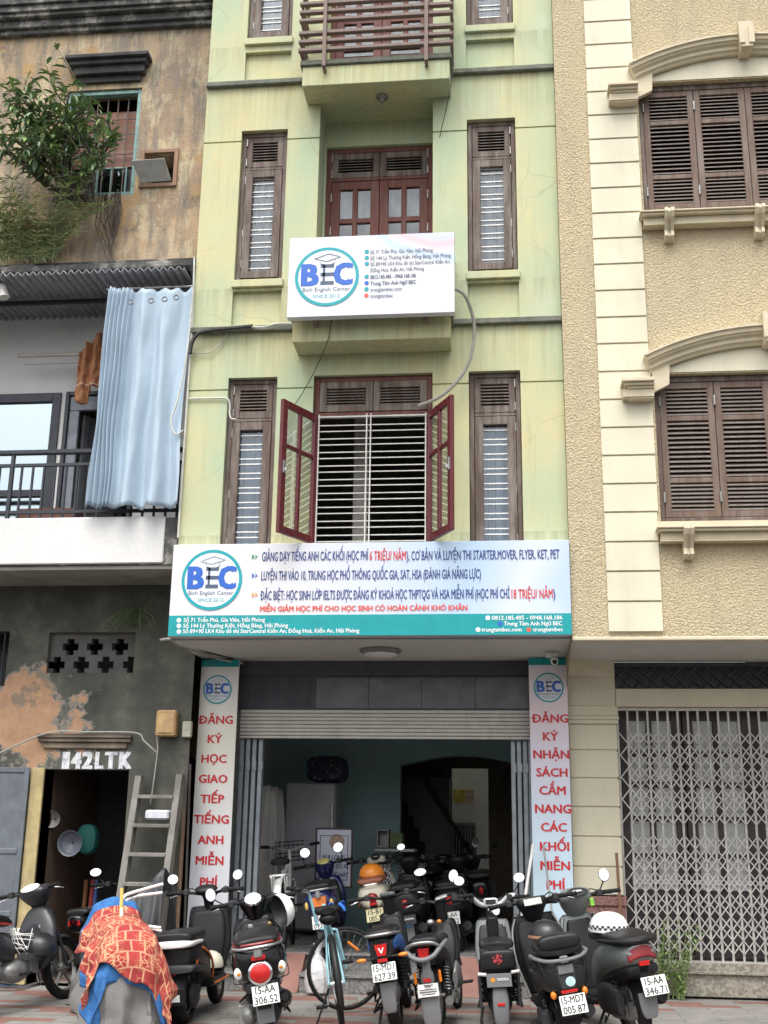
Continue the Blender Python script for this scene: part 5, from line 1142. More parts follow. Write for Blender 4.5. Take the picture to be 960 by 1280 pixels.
# ------------------------------------------------------------------ motorcycles, scooters and bicycles
def bike_root(name, loc, yaw, lean, label, cat, group):
    o = empty(name, loc, label, cat, group, (0, -rad(lean), rad(yaw))); o.scale = (1, 1, 1) if cat == 'bicycle' else (.96, .96, .91); return o
def wpt(o, p):
    return Matrix.Translation(o.location) @ o.rotation_euler.to_matrix().to_4x4() @ Matrix.Diagonal((*o.scale, 1)) @ Vector(p)
def pt(o, name, mb, m, smooth=True, parent=None, **k): return mb.build(name, m, parent or o, smooth, True, **k)
def wheel(o, y, R, w, rim=None, spokes=5, x=0.0, brake=True):
    b = MB(); prof = [(R-.075, -w*.36), (R-.06, -w*.47), (R-.03, -w*.5), (R-.010, -w*.40), (R, -w*.16), (R, w*.16), (R-.010, w*.40), (R-.03, w*.5), (R-.06, w*.47), (R-.075, w*.36)]
    n = 40; rings = []
    for k in range(n+1):
        a = 2*math.pi*k/n; rings.append([(x+h, y+(r-(0.004 if (k % 2 and r > R-.02) else 0))*math.cos(a), R+(r-(0.004 if (k % 2 and r > R-.02) else 0))*math.sin(a)) for r, h in prof])
    b.rings(rings, False, False); t = pt(o, 'wheel', b, G['rubber'], ang=60)
    b = MB(); b.lathe([(R-.07, -w*.34), (R-.085, -w*.30), (R-.085, w*.30), (R-.07, w*.34)], (x, y, R), 'x', 28, False)
    b.lathe([(.045, -w*.5), (.05, -w*.3), (.05, w*.3), (.045, w*.5)], (x, y, R), 'x', 14)
    for k in range(spokes):
        a = 2*math.pi*k/spokes+.3; c, s = math.cos(a), math.sin(a)
        b.tube([(x, y+.04*c, R+.04*s), (x, y+(R-.075)*c, R+(R-.075)*s)], .014, 6)
    pt(o, 'rim', b, rim or G['steel'], parent=t)
    b = MB(); b.lathe([(.09, 0), (.095, .002), (.095, .005), (.09, .007)], (x-w*.5-.012, y, R), 'x', 24); b.lathe([(.016, -w*.5-.04), (.016, w*.5+.04)], (x, y, R), 'x', 8); pt(o, 'brake_disc', b, G['steel'], False, t); return t
def clutter(o, seed, y0=-.05, y1=.45, z0=.17, z1=.42, w=.16):
    '''hoses, brackets and bolts of the drive unit'''
    r_ = random.Random(seed)
    for k in range(5):
        s = r_.choice((-1, 1)); a = (s*w*r_.uniform(.5, 1), r_.uniform(y0, y1), r_.uniform(z0, z1)); c = (s*w*r_.uniform(.6, 1.1), r_.uniform(y0-.08, y1), r_.uniform(z0, z1)); m_ = (s*w*1.12, (a[1]+c[1])/2, min(a[2], c[2])-.04)
        tub(o, 'hose', [a, m_, c], r_.uniform(.005, .009), G['rubber'], 6, 4)
    for k in range(5):
        s = r_.choice((-1, 1)); x, y, z = s*w*r_.uniform(.75, 1.0), r_.uniform(y0, y1), r_.uniform(z0, z1); d = r_.uniform(.02, .045)
        bx(o, 'bracket', x-.012, x+.012, y-d, y+d, z-d*.6, z+d*.6, r_.choice((G['steel'], G['dkgrey'], G['grey'])), .006)
def plate(o, lines, c, tilt=-18, w=.19, h=.14, m=None, roll=0):
    M_ = Matrix.Translation(c) @ Matrix.Rotation(rad(tilt), 4, 'X') @ Matrix.Rotation(rad(roll), 4, 'Y')
    b = MB(); b.bbox(-w/2, w/2, 0, .006, -h/2, h/2, .002); b.xf(M_); p = pt(o, 'license_plate', b, m or G['plate'], False)
    if lines:
        b = MB(); n = len(lines)
        for i, t in enumerate(lines):
            cap = h*.36 if n == 2 else h*.5; ww = w*(.74 if len(t) < 6 else .86)
            text_into(b, t, -ww/2, ww/2, (h*.075 if i == 0 else -h*.43) if n == 2 else -cap/2, cap, -.002, .012)
        b.xf(M_); pt(o, 'plate_number', b, G['ink'], False, p)
    return p
def mirrors(o, base, tip, r=(.052, .052), side=(1, 1), face=.30, rnd=True, m=None):
    """stalks with a mirror each; glass faces the rider"""
    for s, on in ((-1, side[0]), (1, side[1])):
        if not on: continue
        bx, by, bz = base; tx, ty, tz = tip
        b = MB(); b.tube([(s*bx, by, bz), (s*(bx+tx)/2+s*.02, (by+ty)/2+.02, (bz+tz)/2), (s*tx, ty+.012, tz)], .006, 6, True, 3); st = pt(o, 'mirror_stalk', b, G['black'])
        M_ = Matrix.Translation((s*tx, ty, tz)) @ Matrix.Rotation(-s*rad(10), 4, 'Z') @ Matrix.Rotation(rad(face*57.3*-1), 4, 'X')
        b = MB(); b.rings([[(r[0]*q*math.cos(a), yy, r[1]*q*math.sin(a)) for a in [2*math.pi*k/24 for k in range(24)]][::-1] for q, yy in ((.97, -.001), (1.04, .006), (.9, .024), (.3, .034))], True, True)
        b.xf(M_); pt(o, 'mirror', b, m or G['black'], parent=st)
        b = MB(); b.add([(r[0]*.95*math.cos(a), -.0035, r[1]*.95*math.sin(a)) for a in [2*math.pi*k/24 for k in range(24)]], [tuple(range(24))]); b.xf(M_); pt(o, 'mirror_glass', b, G['mirror'], False, st)
def handlebar(o, y, z, half=.33, rise=.05, back=.08, m=None, lever=None, grip=True):
    b = MB(); b.tube([(-half+.09, y-back, z+rise*.6), (-half*.45, y-.01, z+rise*.5), (0, y+.02, z), (half*.45, y-.01, z+rise*.5), (half-.09, y-back, z+rise*.6)], .014, 8, True, 4); hb = pt(o, 'handlebar', b, m or G['black'])
    for s in (-1, 1):
        b = MB(); b.tube([(s*(half-.14), y-back+.03, z+rise*.6), (s*half, y-back-.03, z+rise*.62)], [.020, .018], 10); b.tube([(s*half, y-back-.03, z+rise*.62), (s*(half+.012), y-back-.034, z+rise*.62)], .021, 8); pt(o, 'grip', b, G['rubber'])
        b = MB(); b.bbox(s*(half-.185), s*(half-.135), y-back+.0, y-back+.06, z+rise*.6-.026, z+rise*.6+.03, .008); pt(o, 'switch', b, G['dkgrey'], False)
        b = MB(); b.tube([(s*(half-.15), y-back+.07, z+rise*.6), (s*(half-.06), y-back+.085, z+rise*.55-.02), (s*(half+.0), y-back+.05, z+rise*.5-.035)], .006, 6, True, 3); pt(o, 'lever', b, lever or G['silver'])
    for s in (-1, 1):
        b = MB(); b.tube([(s*(half-.15), y-back+.07, z+rise*.6+.01), (s*(half*.45), y+.08, z+rise*.6+.03), (s*.06, y+.09, z-.02), (s*.03, y+.06, z-.14)], .005, 5, True, 4); pt(o, 'brake_cable', b, G['black'])
    return hb
def shock(o, x, y0, z0, y1, z1, col=None):
    b = MB(); p, q = Vector((x, y0, z0)), Vector((x, y1, z1)); n = 66; d = q-p; u = d.normalized(); a = u.cross(Vector((1, 0, 0))).normalized(); c = Vector((1, 0, 0))
    b.tube([p+d*(.12+.76*k/n)+(a*math.cos(k*.8)+c*math.sin(k*.8))*.024 for k in range(n+1)], .006, 5); s = pt(o, 'shock_absorber', b, col or G['dkgrey'])
    b = MB(); b.tube([p, q], .012, 8); b.tube([p, p+d*.14], .027, 10); b.tube([p+d*.86, q], .024, 10); pt(o, 'damper', b, G['black'], parent=s)
def ell(o, name, c, r, m, parent=None, **k): b = MB(); b.ellipsoid(c, r, k.pop('n', 18), k.pop('mm', 10)); return pt(o, name, b, m, parent=parent)
def bx(o, name, x0, x1, y0, y1, z0, z1, m, c=.008, parent=None, M_=None):
    b = MB(); b.bbox(x0, x1, y0, y1, z0, z1, c)
    if M_: b.xf(M_)
    return pt(o, name, b, m, False, parent)
def tub(o, name, pts, r, m, n=8, sm=0, parent=None): b = MB(); b.tube(pts, r, n, True, sm); return pt(o, name, b, m, parent=parent)
def lf(o, name, secs, m, n=20, sub=3, axis='y', parent=None): b = MB(); b.loft(secs, n, sub, axis); return pt(o, name, b, m, parent=parent, ang=50)
def fender(o, y, R, w, a0, a1, m, name='mudguard', th=.006, crown=.3, gap=.02):
    """curved guard over a wheel; angles measured from straight back (-y) over the top"""
    b = MB()
    def fn(u, v):
        a = rad(a0+(a1-a0)*u); x = (v-.5)*w; d = R+gap-crown*w*(2*(v-.5))**2
        return (x, y-d*math.cos(a), R+d*math.sin(a))
    b.grid(14, 8, fn); ob = pt(o, name, b, m); md = ob.modifiers.new('solid', 'SOLIDIFY'); md.thickness = th; return ob
def side_stand(o, y=.35, x=-.12): 
    tub(o, 'side_stand', [(x, y, .22), (x-.14, y-.05, .02), (x-.15, y-.12, .012)], .011, G['black'])
def signal(o, c, r, m=None, name='turn_signal', stalk=None):
    s = ell(o, name, c, r, m or G['orange'])
    if stalk: tub(o, 'signal_stalk', [stalk, c], .009, G['black'], parent=s)
def leg_shield(o, m, inner, y0=.86, y1=1.02, z0=.27, z1=.92, w0=.15, w1=.22, wt=.15):
    lf(o, 'leg_shield', [(z0, y0, w0*.8, .03, 3), (z0+.05, y0+.01, w0, .045, 3), ((z0*.55+z1*.45), (y0*.5+y1*.5)+.01, w1, .05, 3.2), (z0*.2+z1*.8, y1*.85+y0*.15, w1*.95, .055, 3), (z1, y1, wt, .05, 2.6), (z1+.015, y1, wt*.7, .035, 2.4)], m, 22, 3, 'z')
    lf(o, 'inner_panel', [(z0+.04, y0-.040, w0*.8, .03, 3), ((z0+z1)/2, (y0+y1)/2-.055, w1*.8, .035, 3), (z1-.06, y1-.055, wt*.85, .035, 3), (z1-.03, y1-.05, wt*.6, .03, 3)], inner, 20, 3, 'z')
def front_end(o, wb, R, w, rim=None, fm=None, rake=.20, top=.92):
    wheel(o, wb, R, w, rim)
    fork = MB()
    for s in (-1, 1):
        b = MB(); b.tube([(s*(w/2+.03), wb, R), (s*(w/2+.03), wb-rake*.55, R+.34), (s*.035, wb-rake, top-.12)], [.016, .016, .02], 8); pt(o, 'fork_leg', b, G['dkgrey'])
    fender(o, wb, R, w+.05, 20, 150, fm or G['black'], 'front_mudguard', gap=.025)
def floorboard(o, m, y0=.42, y1=.90, z=.27, w=.15):
    b = MB(); b.bbox(-w, w, y0, y1, z-.07, z, .025); pt(o, 'floorboard', b, m, False)
    b = MB(); b.bbox(-w*.85, w*.85, y0+.03, y1-.03, z+.001, z+.008, .003); pt(o, 'foot_mat', b, G['rubber'], False)
def helmet(loc, m, label, r=.125, rot=0, visor=True, band=None, name='helmet', tiltx=0):
    o = empty(name, loc, label, 'helmet', None, (rad(tiltx), 0, rad(rot)))
    b = MB(); b.rings([[(r*q*math.cos(a), r*1.12*q*math.sin(a), z*r) for a in [2*math.pi*k/26 for k in range(26)]] for q, z in ((.99, 0), (1.0, .12), (.98, .32), (.90, .56), (.74, .78), (.52, .92), (.26, .99), (.03, 1.01))], False, True)
    pt(o, 'shell', b, m)
    if visor:
        b = MB(); b.grid(16, 3, lambda u, v: (r*1.0*math.cos(math.pi*(.12+.76*u)), r*(1.08+.38*v*math.sin(math.pi*u))*math.sin(math.pi*(.12+.76*u)), r*(.16-.14*v))); p = pt(o, 'brim', b, m); md = p.modifiers.new('s', 'SOLIDIFY'); md.thickness = .005
    if band:
        b = MB(); b.rings([[(r*q*math.cos(a), r*1.12*q*math.sin(a), z*r) for a in [2*math.pi*k/26 for k in range(26)]] for q, z in ((1.012, .04), (1.014, .12), (1.010, .19))], False, False); pt(o, 'rim_band', b, band)
    return o
ROW = 'motorcycles and scooters parked in the front row'
BACK = 'motorcycles and scooters parked inside the shop'

# --- black electric scooter with orange trim (left of the banner) -------------
p = atz(229, 1279); o = bike_root('electric_scooter', (p.x, p.y, 0), 1, 5, 'black electric scooter with orange trim and a white seat edge, beside the covered motorcycle', 'scooter', ROW)
OR = mat('orange_trim', (.62, .16, .04), .45)
wheel(o, 0, .225, .135); front_end(o, 1.18, .21, .09)
lf(o, 'body', [(-.30, .56, .10, .05, 3), (-.27, .55, .165, .09, 3.5), (-.05, .54, .185, .11, 3.5), (.25, .50, .175, .15, 3.2), (.44, .42, .13, .17, 3), (.47, .40, .10, .12, 3)], G['black'])
lf(o, 'wheel_arch', [(-.32, .45, .165, .025, 3), (-.25, .46, .19, .035, 3), (.2, .40, .185, .05, 3), (.4, .33, .14, .06, 3)], G['dkgrey'])
lf(o, 'seat', [(-.34, .70, .10, .03, 3), (-.31, .70, .17, .05, 3.4), (-.1, .705, .18, .055, 3.4), (.2, .70, .155, .055, 3.2), (.42, .69, .10, .045, 2.6), (.46, .68, .06, .03, 2.4)], G['black'])
lf(o, 'seat_edge', [(-.356, .655, .10, .02, 3), (-.335, .655, .17, .032, 3.5), (-.2, .655, .185, .034, 3.5), (.0, .652, .186, .02, 3.5)], G['whitep'])
for s in (-1, 1): tub(o, 'trim_strip', [(s*.18, -.02, .60), (s*.19, .2, .52), (s*.17, .38, .40), (s*.14, .46, .30)], .010, OR, 6, 4)
fender(o, 0, .225, .17, 5, 88, G['dkgrey'], gap=.045); bx(o, 'reflector', -.04, .025, -.268, -.258, .405, .435, G['red'], .003); bx(o, 'sticker', -.05, .05, -.285, -.281, .20, .255, G['whitep'], .001)
bx(o, 'mudflap', -.09, .09, -.282, -.268, .17, .30, G['black'], .004)
ell(o, 'hub_motor', (.09, 0, .225), (.05, .11, .11), G['dkgrey']); shock(o, .13, -.02, .25, .08, .52); shock(o, -.13, -.02, .25, .08, .52)
floorboard(o, G['black'], .40, .95, .30, .17)
for s in (-1, 1): tub(o, 'floor_trim', [(s*.172, .42, .262), (s*.172, .93, .262)], .009, OR, 6)
leg_shield(o, G['black'], G['black'], .93, 1.03, .30, .88, .15, .20, .17); bx(o, 'charge_port', .04, .085, .925, .94, .70, .745, G['silver'], .004); bx(o, 'seat_clip', -.02, .0, .925, .94, .52, .62, G['silver'], .003)
lf(o, 'steering_column', [(.86, 1.02, .04, .045, 2.5), (.98, .99, .045, .05, 2.5), (1.02, .97, .05, .05, 2.5)], G['black'], axis='z')
b = MB(); b.ellipsoid((0, .92, 1.05), (.105, .07, .035), 24, 10); b.xf(Matrix.Translation((0, .92, 1.05)) @ Matrix.Rotation(rad(25), 4, 'X') @ Matrix.Translation((0, -.92, -1.05))); pt(o, 'dashboard', b, G['black'])
handlebar(o, .94, 1.0, .34, .05, .06); mirrors(o, (.22, .92, 1.03), (.30, .90, 1.16), (.048, .048), (1, 1))
signal(o, (.165, -.18, .50), (.014, .02, .03)); q = wpt(o, (.06, .66, .38)); helmet(tuple(q), mat('helmet_cream', (.66, .64, .52), .3), 'cream helmet resting on the floorboard of the black scooter with orange trim', .125, 30, False)

# --- black rounded scooter with round red lamp --------------------------------
p = atz(337, 1303); o = bike_root('scooter', (p.x, p.y, 0), 12, 10, 'glossy black scooter with round red tail lamp and red seat piping', 'scooter', ROW)
wheel(o, 0, .235, .10); front_end(o, 1.22, .235, .09, None, G['gloss'])
lf(o, 'body', [(-.42, .62, .05, .05, 2.2), (-.405, .62, .12, .11, 2.3), (-.34, .63, .175, .155, 2.4), (-.15, .63, .205, .17, 2.5), (.12, .58, .205, .18, 2.5), (.36, .50, .17, .19, 2.6), (.50, .42, .12, .15, 2.8), (.53, .40, .1, .12, 2.8)], G['gloss'])
lf(o, 'seat', [(-.40, .775, .10, .02, 2.6), (-.36, .785, .155, .035, 2.8), (-.1, .80, .175, .05, 2.8), (.2, .79, .16, .05, 2.8), (.48, .77, .11, .04, 2.5), (.52, .76, .07, .025, 2.5)], G['black'])
tub(o, 'seat_piping', [(-.17, .05, .765), (-.165, -.25, .765), (-.11, -.395, .77), (0, -.43, .77), (.11, -.395, .77), (.165, -.25, .765), (.17, .05, .765)], .010, mat('piping_red', (.28, .03, .03), .4), 6, 4)
tub(o, 'grab_rail', [(-.18, -.02, .745), (-.175, -.28, .745), (-.11, -.43, .748), (0, -.465, .75), (.11, -.43, .748), (.175, -.28, .745), (.18, -.02, .745)], .011, G['silver'], 8, 4)
bx(o, 'seat_catch', -.03, .03, -.465, -.43, .675, .735, G['steel'], .006); bx(o, 'reflector', -.05, .05, -.452, -.425, .655, .69, G['red'], .004)
b = MB(); b.lathe([(.005, -.03), (.05, -.026), (.072, -.012), (.076, .01)], (0, -.418, .56), 'y', 26); pt(o, 'tail_light', b, G['red'])
b = MB(); b.lathe([(.078, -.012), (.088, -.004), (.09, .02), (.06, .03)], (0, -.415, .56), 'y', 26); pt(o, 'lamp_ring', b, G['chrome'])
for s in (-1, 1):
    ell(o, 'turn_signal', (s*.155, -.365, .575), (.034, .035, .045), G['clear']); ell(o, 'signal_bulb', (s*.152, -.395, .575), (.014, .012, .014), G['orange'])
lf(o, 'tail_skirt', [(-.38, .47, .06, .03, 2.6), (-.34, .46, .12, .05, 2.6), (-.1, .44, .14, .06, 2.6), (.1, .42, .12, .05, 2.6)], G['dkgrey'])
bx(o, 'plate_bracket', -.05, .05, -.40, -.385, .30, .50, G['black'], .004); plate(o, ['15-AA', '306.52'], (.02, -.425, .405), -16)
fender(o, 0, .235, .12, -8, 60, G['grey'], 'rear_mudguard', gap=.075, crown=.15)
bx(o, 'mudflap', -.055, .065, -.345, -.335, .19, .35, G['grey'], .01)
ell(o, 'engine_cover', (-.115, .05, .235), (.085, .22, .10), G['steel']); lf(o, 'engine', [(-.05, .22, .10, .09, 3), (.2, .25, .13, .11, 3), (.45, .27, .10, .08, 3)], G['dkgrey'])
for k in range(5): bx(o, 'cooling_fin', -.195, -.06, -.10+k*.02, -.092+k*.02, .16, .31, G['steel'], .002)
b = MB(); b.tube([(.13, .35, .22), (.145, .0, .29), (.15, -.22, .34)], [.03, .06, .055], 14); b.tube([(.15, -.22, .34), (.15, -.25, .345)], [.045, .03], 14); pt(o, 'muffler', b, G['black']); shock(o, -.10, -.06, .27, -.02, .52); floorboard(o, G['black'], .48, .90, .28, .16)
leg_shield(o, G['gloss'], G['black'], .88, 1.0, .28, .86, .16, .21, .16)
bx(o, 'ignition', -.075, -.02, .90, .925, .78, .82, G['silver'], .01); bx(o, 'ignition_lock', .09, .13, .90, .925, .78, .815, mat('brass', (.45, .36, .16), .3, .8), .01)
lf(o, 'headset', [(.86, .98, .06, .06, 2.4), (.94, .96, .10, .075, 2.4), (1.0, .95, .12, .08, 2.4), (1.04, .95, .10, .06, 2.4)], G['gloss'], axis='z')
b = MB(); b.lathe([(.07, .006), (.075, 0), (.07, -.012)], (0, .90, 1.02), 'y', 24); b.xf(Matrix.Translation((0, .90, 1.02)) @ Matrix.Rotation(rad(-48), 4, 'X') @ Matrix.Translation((0, -.90, -1.02))); pt(o, 'speedometer_rim', b, G['chrome'])
b = MB(); b.lathe([(.066, 0), (.02, -.006), (.002, -.006)], (0, .888, 1.03), 'y', 24); b.xf(Matrix.Translation((0, .888, 1.03)) @ Matrix.Rotation(rad(-48), 4, 'X') @ Matrix.Translation((0, -.888, -1.03))); pt(o, 'speedometer', b, mat('dial_pale', (.62, .68, .72), .2))
handlebar(o, .94, .99, .34, .04, .10); mirrors(o, (.24, .88, 1.02), (.34, .86, 1.12), (.042, .058), (1, 0))
side_stand(o); q = wpt(o, (.20, .70, .90)); hh = helmet(tuple(q), mat('helmet_white', (.76, .76, .74), .3), 'white helmet with dark lining hung on the handlebar of the glossy black scooter', .115, -48, False, None, 'helmet', -72)
b = MB(); b.rings([[(.110*q_*math.cos(a), .122*q_*math.sin(a), z) for a in [2*math.pi*k/24 for k in range(24)]] for q_, z in ((1, -.002), (.92, .03), (.75, .065), (.45, .09), (.05, .10))], False, True); pt(hh, 'lining', b, G['ink'])

for s in (-1, 1): tub(o, 'panel_seam', [(s*.125, -.385, .50), (s*.195, -.2, .49), (s*.207, .0, .50), (s*.20, .2, .56), (s*.165, .38, .60)], .004, G['ink'], 5, 5)
clutter(o, 20)
# --- slim electric motorcycle with trapezoid red lamp -------------------------
p = atz(497, 1285); o = bike_root('electric_motorcycle', (p.x, p.y, 0), 1, 10, 'slim dark electric motorcycle with a red trapezoid tail lamp and amber signals on stalks', 'motorcycle', ROW)
BLU = mat('blue_panel', (.02, .09, .30), .3)
wheel(o, 0, .29, .095); front_end(o, 1.22, .28, .08)
lf(o, 'body', [(-.36, .66, .06, .05, 3), (-.34, .66, .09, .08, 3), (-.1, .67, .12, .09, 3), (.2, .60, .13, .14, 3), (.5, .52, .11, .16, 3), (.62, .48, .08, .12, 3)], G['black'])
for s in (-1, 1): lf(o, 'side_panel', [(-.30, .68, .01, .03, 2, s*.095), (-.1, .69, .016, .06, 2, s*.118), (.2, .62, .016, .09, 2, s*.13), (.4, .58, .01, .06, 2, s*.125)], BLU)
lf(o, 'seat', [(-.34, .775, .07, .02, 3), (-.30, .78, .11, .035, 3), (.0, .785, .13, .04, 3), (.35, .77, .11, .04, 3), (.55, .76, .07, .03, 2.6)], G['black'])
tub(o, 'grab_rail', [(-.12, .05, .75), (-.115, -.30, .775), (-.06, -.38, .78), (.06, -.38, .78), (.115, -.30, .775), (.12, .05, .75)], .013, G['steel'], 8, 3)
b = MB(); b.prism([(-.05, .705), (.05, .705), (.034, .615), (-.034, .615)], -.385, -.355); tl = pt(o, 'tail_light', b, G['red'], False)
b = MB(); b.prism([(-.024, .678), (-.013, .678), (0, .650), (.013, .678), (.024, .678), (.005, .635), (-.005, .635)], -.388, -.3855); pt(o, 'lamp_mark', b, G['whitep'], False, tl)
b = MB(); b.prism([(-.062, .715), (.062, .715), (.042, .60), (-.042, .60)], -.375, -.345); pt(o, 'lamp_housing', b, G['black'], False)
bx(o, 'reflector', -.04, .04, -.384, -.372, .565, .592, G['red'], .003)
for s in (-1, 1): signal(o, (s*.165, -.36, .60), (.04, .018, .017), stalk=(s*.04, -.35, .60))
bx(o, 'plate_bracket', -.03, .03, -.37, -.355, .45, .64, G['black'], .004); plate(o, ['15-MD1', '627.39'], (0, -.385, .49), -14)
lf(o, 'rear_mudguard', [(.40, -.35, .055, .012, 4), (.25, -.335, .056, .014, 4), (.18, -.325, .05, .014, 3), (.165, -.323, .035, .01, 2.5)], G['grey'], axis='z')
fender(o, 0, .29, .11, 20, 90, G['black'], gap=.03); shock(o, .12, -.02, .30, .08, .60); shock(o, -.12, -.02, .30, .08, .60)
for s in (-1, 1): tub(o, 'swingarm', [(s*.085, -.02, .29), (s*.09, .45, .33)], .022, G['black'])
ell(o, 'hub_motor', (0, 0, .29), (.075, .10, .10), G['steel']); bx(o, 'foot_peg', -.24, -.10, .28, .31, .26, .285, G['black'], .004); tub(o, 'centre_stand', [(-.10, .30, .25), (-.16, .16, .02), (-.12, .12, .012)], .012, G['black'])
lf(o, 'battery_case', [(.35, .36, .09, .10, 4), (.6, .36, .10, .12, 4), (.85, .40, .07, .10, 4)], G['black']); leg_shield(o, G['black'], G['black'], .90, 1.0, .40, .86, .09, .12, .10)
lf(o, 'steering_column', [(.86, .99, .05, .05, 2.5), (1.0, .96, .05, .05, 2.5)], G['black'], axis='z'); bx(o, 'dashboard', -.07, .07, .90, .955, 1.02, 1.06, mat('dash_grey', (.08, .09, .095), .25), .012)
handlebar(o, .95, 1.0, .34, .06, .10)

clutter(o, 21)
# --- small moped with grey grab rail ----------------------------------------
p = atz(550, 1284); o = bike_root('moped', (p.x, p.y, 0), -5, 8, 'small moped with a thick grey grab rail, red lamp and a white paper plate', 'moped', ROW)
wheel(o, 0, .25, .08); front_end(o, 1.14, .235, .07, None, G['grey'])
lf(o, 'body', [(-.26, .56, .05, .04, 3), (-.24, .57, .09, .06, 3), (0, .57, .12, .08, 3), (.25, .50, .12, .13, 3), (.45, .40, .10, .12, 3)], G['black'])
lf(o, 'seat', [(-.30, .70, .08, .025, 3), (-.26, .705, .125, .045, 3), (.0, .71, .135, .05, 3), (.3, .69, .12, .045, 3), (.48, .67, .07, .03, 2.6)], G['black'])
tub(o, 'grab_rail', [(-.13, .06, .68), (-.145, -.22, .67), (-.13, -.34, .65), (-.085, -.385, .60), (0, -.40, .575), (.085, -.385, .60), (.13, -.34, .65), (.145, -.22, .67), (.13, .06, .68)], .020, G['grey'], 10, 4)
tub(o, 'rear_rail', [(-.135, -.335, .665), (-.07, -.39, .705), (.07, -.39, .705), (.135, -.335, .665)], .014, G['steel'], 8, 4)
b = MB(); b.prism([(-.045, .66), (.045, .66), (.038, .60), (.010, .555), (-.010, .555), (-.038, .60)], -.36, -.31); pt(o, 'tail_light', b, G['red'], False)
lf(o, 'tail_stem', [(.36, -.30, .05, .02, 3), (.44, -.30, .055, .03, 3), (.50, -.29, .035, .03, 3), (.57, -.27, .03, .03, 3)], G['grey'], axis='z'); bx(o, 'reflector', -.03, .03, -.34, -.325, .395, .425, G['red'], .003)
for s in (-1, 1): bx(o, 'turn_signal', s*.10-.011, s*.10+.011, -.30, -.275, .38, .48, G['orange'], .008)
pl_ = plate(o, None, (0, -.345, .335), -10, .165, .10)
b = MB()
for i, (zz, ww) in enumerate(((.030, .05), (.006, .14), (-.012, .14), (-.03, .11))): b.box(-ww/2, ww/2, -.3525+.006*0, -.352, .335+zz-.004, .335+zz+.003)
b.box(-.03, .045, -.3527, -.352, .335+.036, .335+.044); pt(o, 'plate_print', b, G['ink'], False, pl_)
lf(o, 'rear_mudguard', [(.30, -.30, .075, .015, 4), (.20, -.305, .075, .016, 4), (.09, -.30, .07, .016, 4), (.05, -.297, .05, .012, 3)], G['grey'], axis='z')
for s in (-1, 1): shock(o, s*.11, -.02, .25, .04, .52, G['steel'])
tub(o, 'exhaust_guard', [(.11, .3, .22), (.12, -.1, .21)], .035, G['steel'], 12); ell(o, 'engine', (.0, .38, .26), (.12, .14, .12), G['dkgrey']); bx(o, 'pedal', -.23, -.16, .28, .36, .17, .20, G['black'], .004); tub(o, 'crank', [(-.10, .32, .22), (-.17, .32, .19)], .010, G['steel'])
bx(o, 'pedal', .18, .27, .30, .38, .29, .31, G['black'], .004); lf(o, 'side_cover', [(.30, .34, .02, .06, 2, .13), (.42, .36, .03, .12, 2, .14), (.62, .32, .02, .09, 2, .13)], G['steel'])
leg_shield(o, G['black'], G['black'], .82, .95, .35, .80, .10, .13, .10); lf(o, 'steering_column', [(.78, .94, .045, .045, 2.5), (.98, .91, .05, .05, 2.5)], G['black'], axis='z')
b = MB(); b.bbox(-.04, .08, .84, .90, .99, 1.02, .01); b.xf(Matrix.Translation((0, .87, 1.0)) @ Matrix.Rotation(rad(20), 4, 'X') @ Matrix.Rotation(rad(-12), 4, 'Y') @ Matrix.Translation((0, -.87, -1.0))); pt(o, 'dashboard', b, G['steel'], False)
ell(o, 'side_lamp', (-.10, .82, .80), (.035, .03, .03), G['steel']); ell(o, 'turn_signal', (-.02, .82, .80), (.02, .02, .02), G['orange']); handlebar(o, .91, .96, .31, .06, .12); mirrors(o, (.2, .84, 1.0), (.16, .84, 1.19), (.045, .06), (0, 1))

clutter(o, 22)
# --- grey electric scooter with pale handlebar -----------------------------
p = atz(628, 1287); o = bike_root('electric_scooter', (p.x, p.y, 0), 2, 4, 'grey electric scooter with pale handlebar and black seat back with red emblem', 'scooter', ROW)
GB = mat('sage_grey', (.23, .25, .25), .4, var=.05, scale=2); PALE = mat('pale_silver', (.60, .61, .62), .35, .3)
wheel(o, 0, .22, .09); front_end(o, 1.10, .21, .075)
lf(o, 'body', [(-.25, .52, .06, .04, 3), (-.22, .52, .13, .07, 3), (0, .50, .15, .10, 3.4), (.25, .44, .15, .14, 3.4), (.42, .38, .12, .12, 3)], G['black'])
lf(o, 'seat', [(-.28, .685, .09, .02, 3), (-.25, .69, .135, .03, 3.2), (.0, .69, .14, .035, 3.2), (.3, .68, .12, .035, 3), (.42, .67, .07, .025, 2.6)], G['black'])
lf(o, 'seat_back', [(.51, -.27, .135, .03, 4), (.54, -.275, .145, .035, 4), (.63, -.28, .135, .035, 4), (.655, -.275, .115, .028, 3.5)], G['black'], axis='z')
em = MB()
for a in (90, 210, 330):
    m_ = Matrix.Translation((.0, -.3165, .588)) @ Matrix.Rotation(-rad(a-90), 4, 'Y'); q = MB(); q.prism([(-.010, .004), (.010, .004), (.013, .038), (-.013, .038)], 0, .002); q.xf(m_); em.add(q.v, q.f)
    m_ = Matrix.Translation((.0, -.3165, .588)) @ Matrix.Rotation(-rad(a-90), 4, 'Y'); q = MB(); q.prism([(.016, .033), (.034, .026), (.036, .018), (.024, .010), (.020, .028)], 0, .002); q.xf(m_); em.add(q.v, q.f)
pt(o, 'emblem', em, mat('emblem_red', (.40, .04, .05), .4), False)
tub(o, 'rack_bracket', [(-.16, -.27, .475), (-.10, -.29, .47)], .014, G['whitep'], 6); tub(o, 'rack_bracket', [(.10, -.29, .48), (.16, -.27, .485)], .014, G['whitep'], 6)
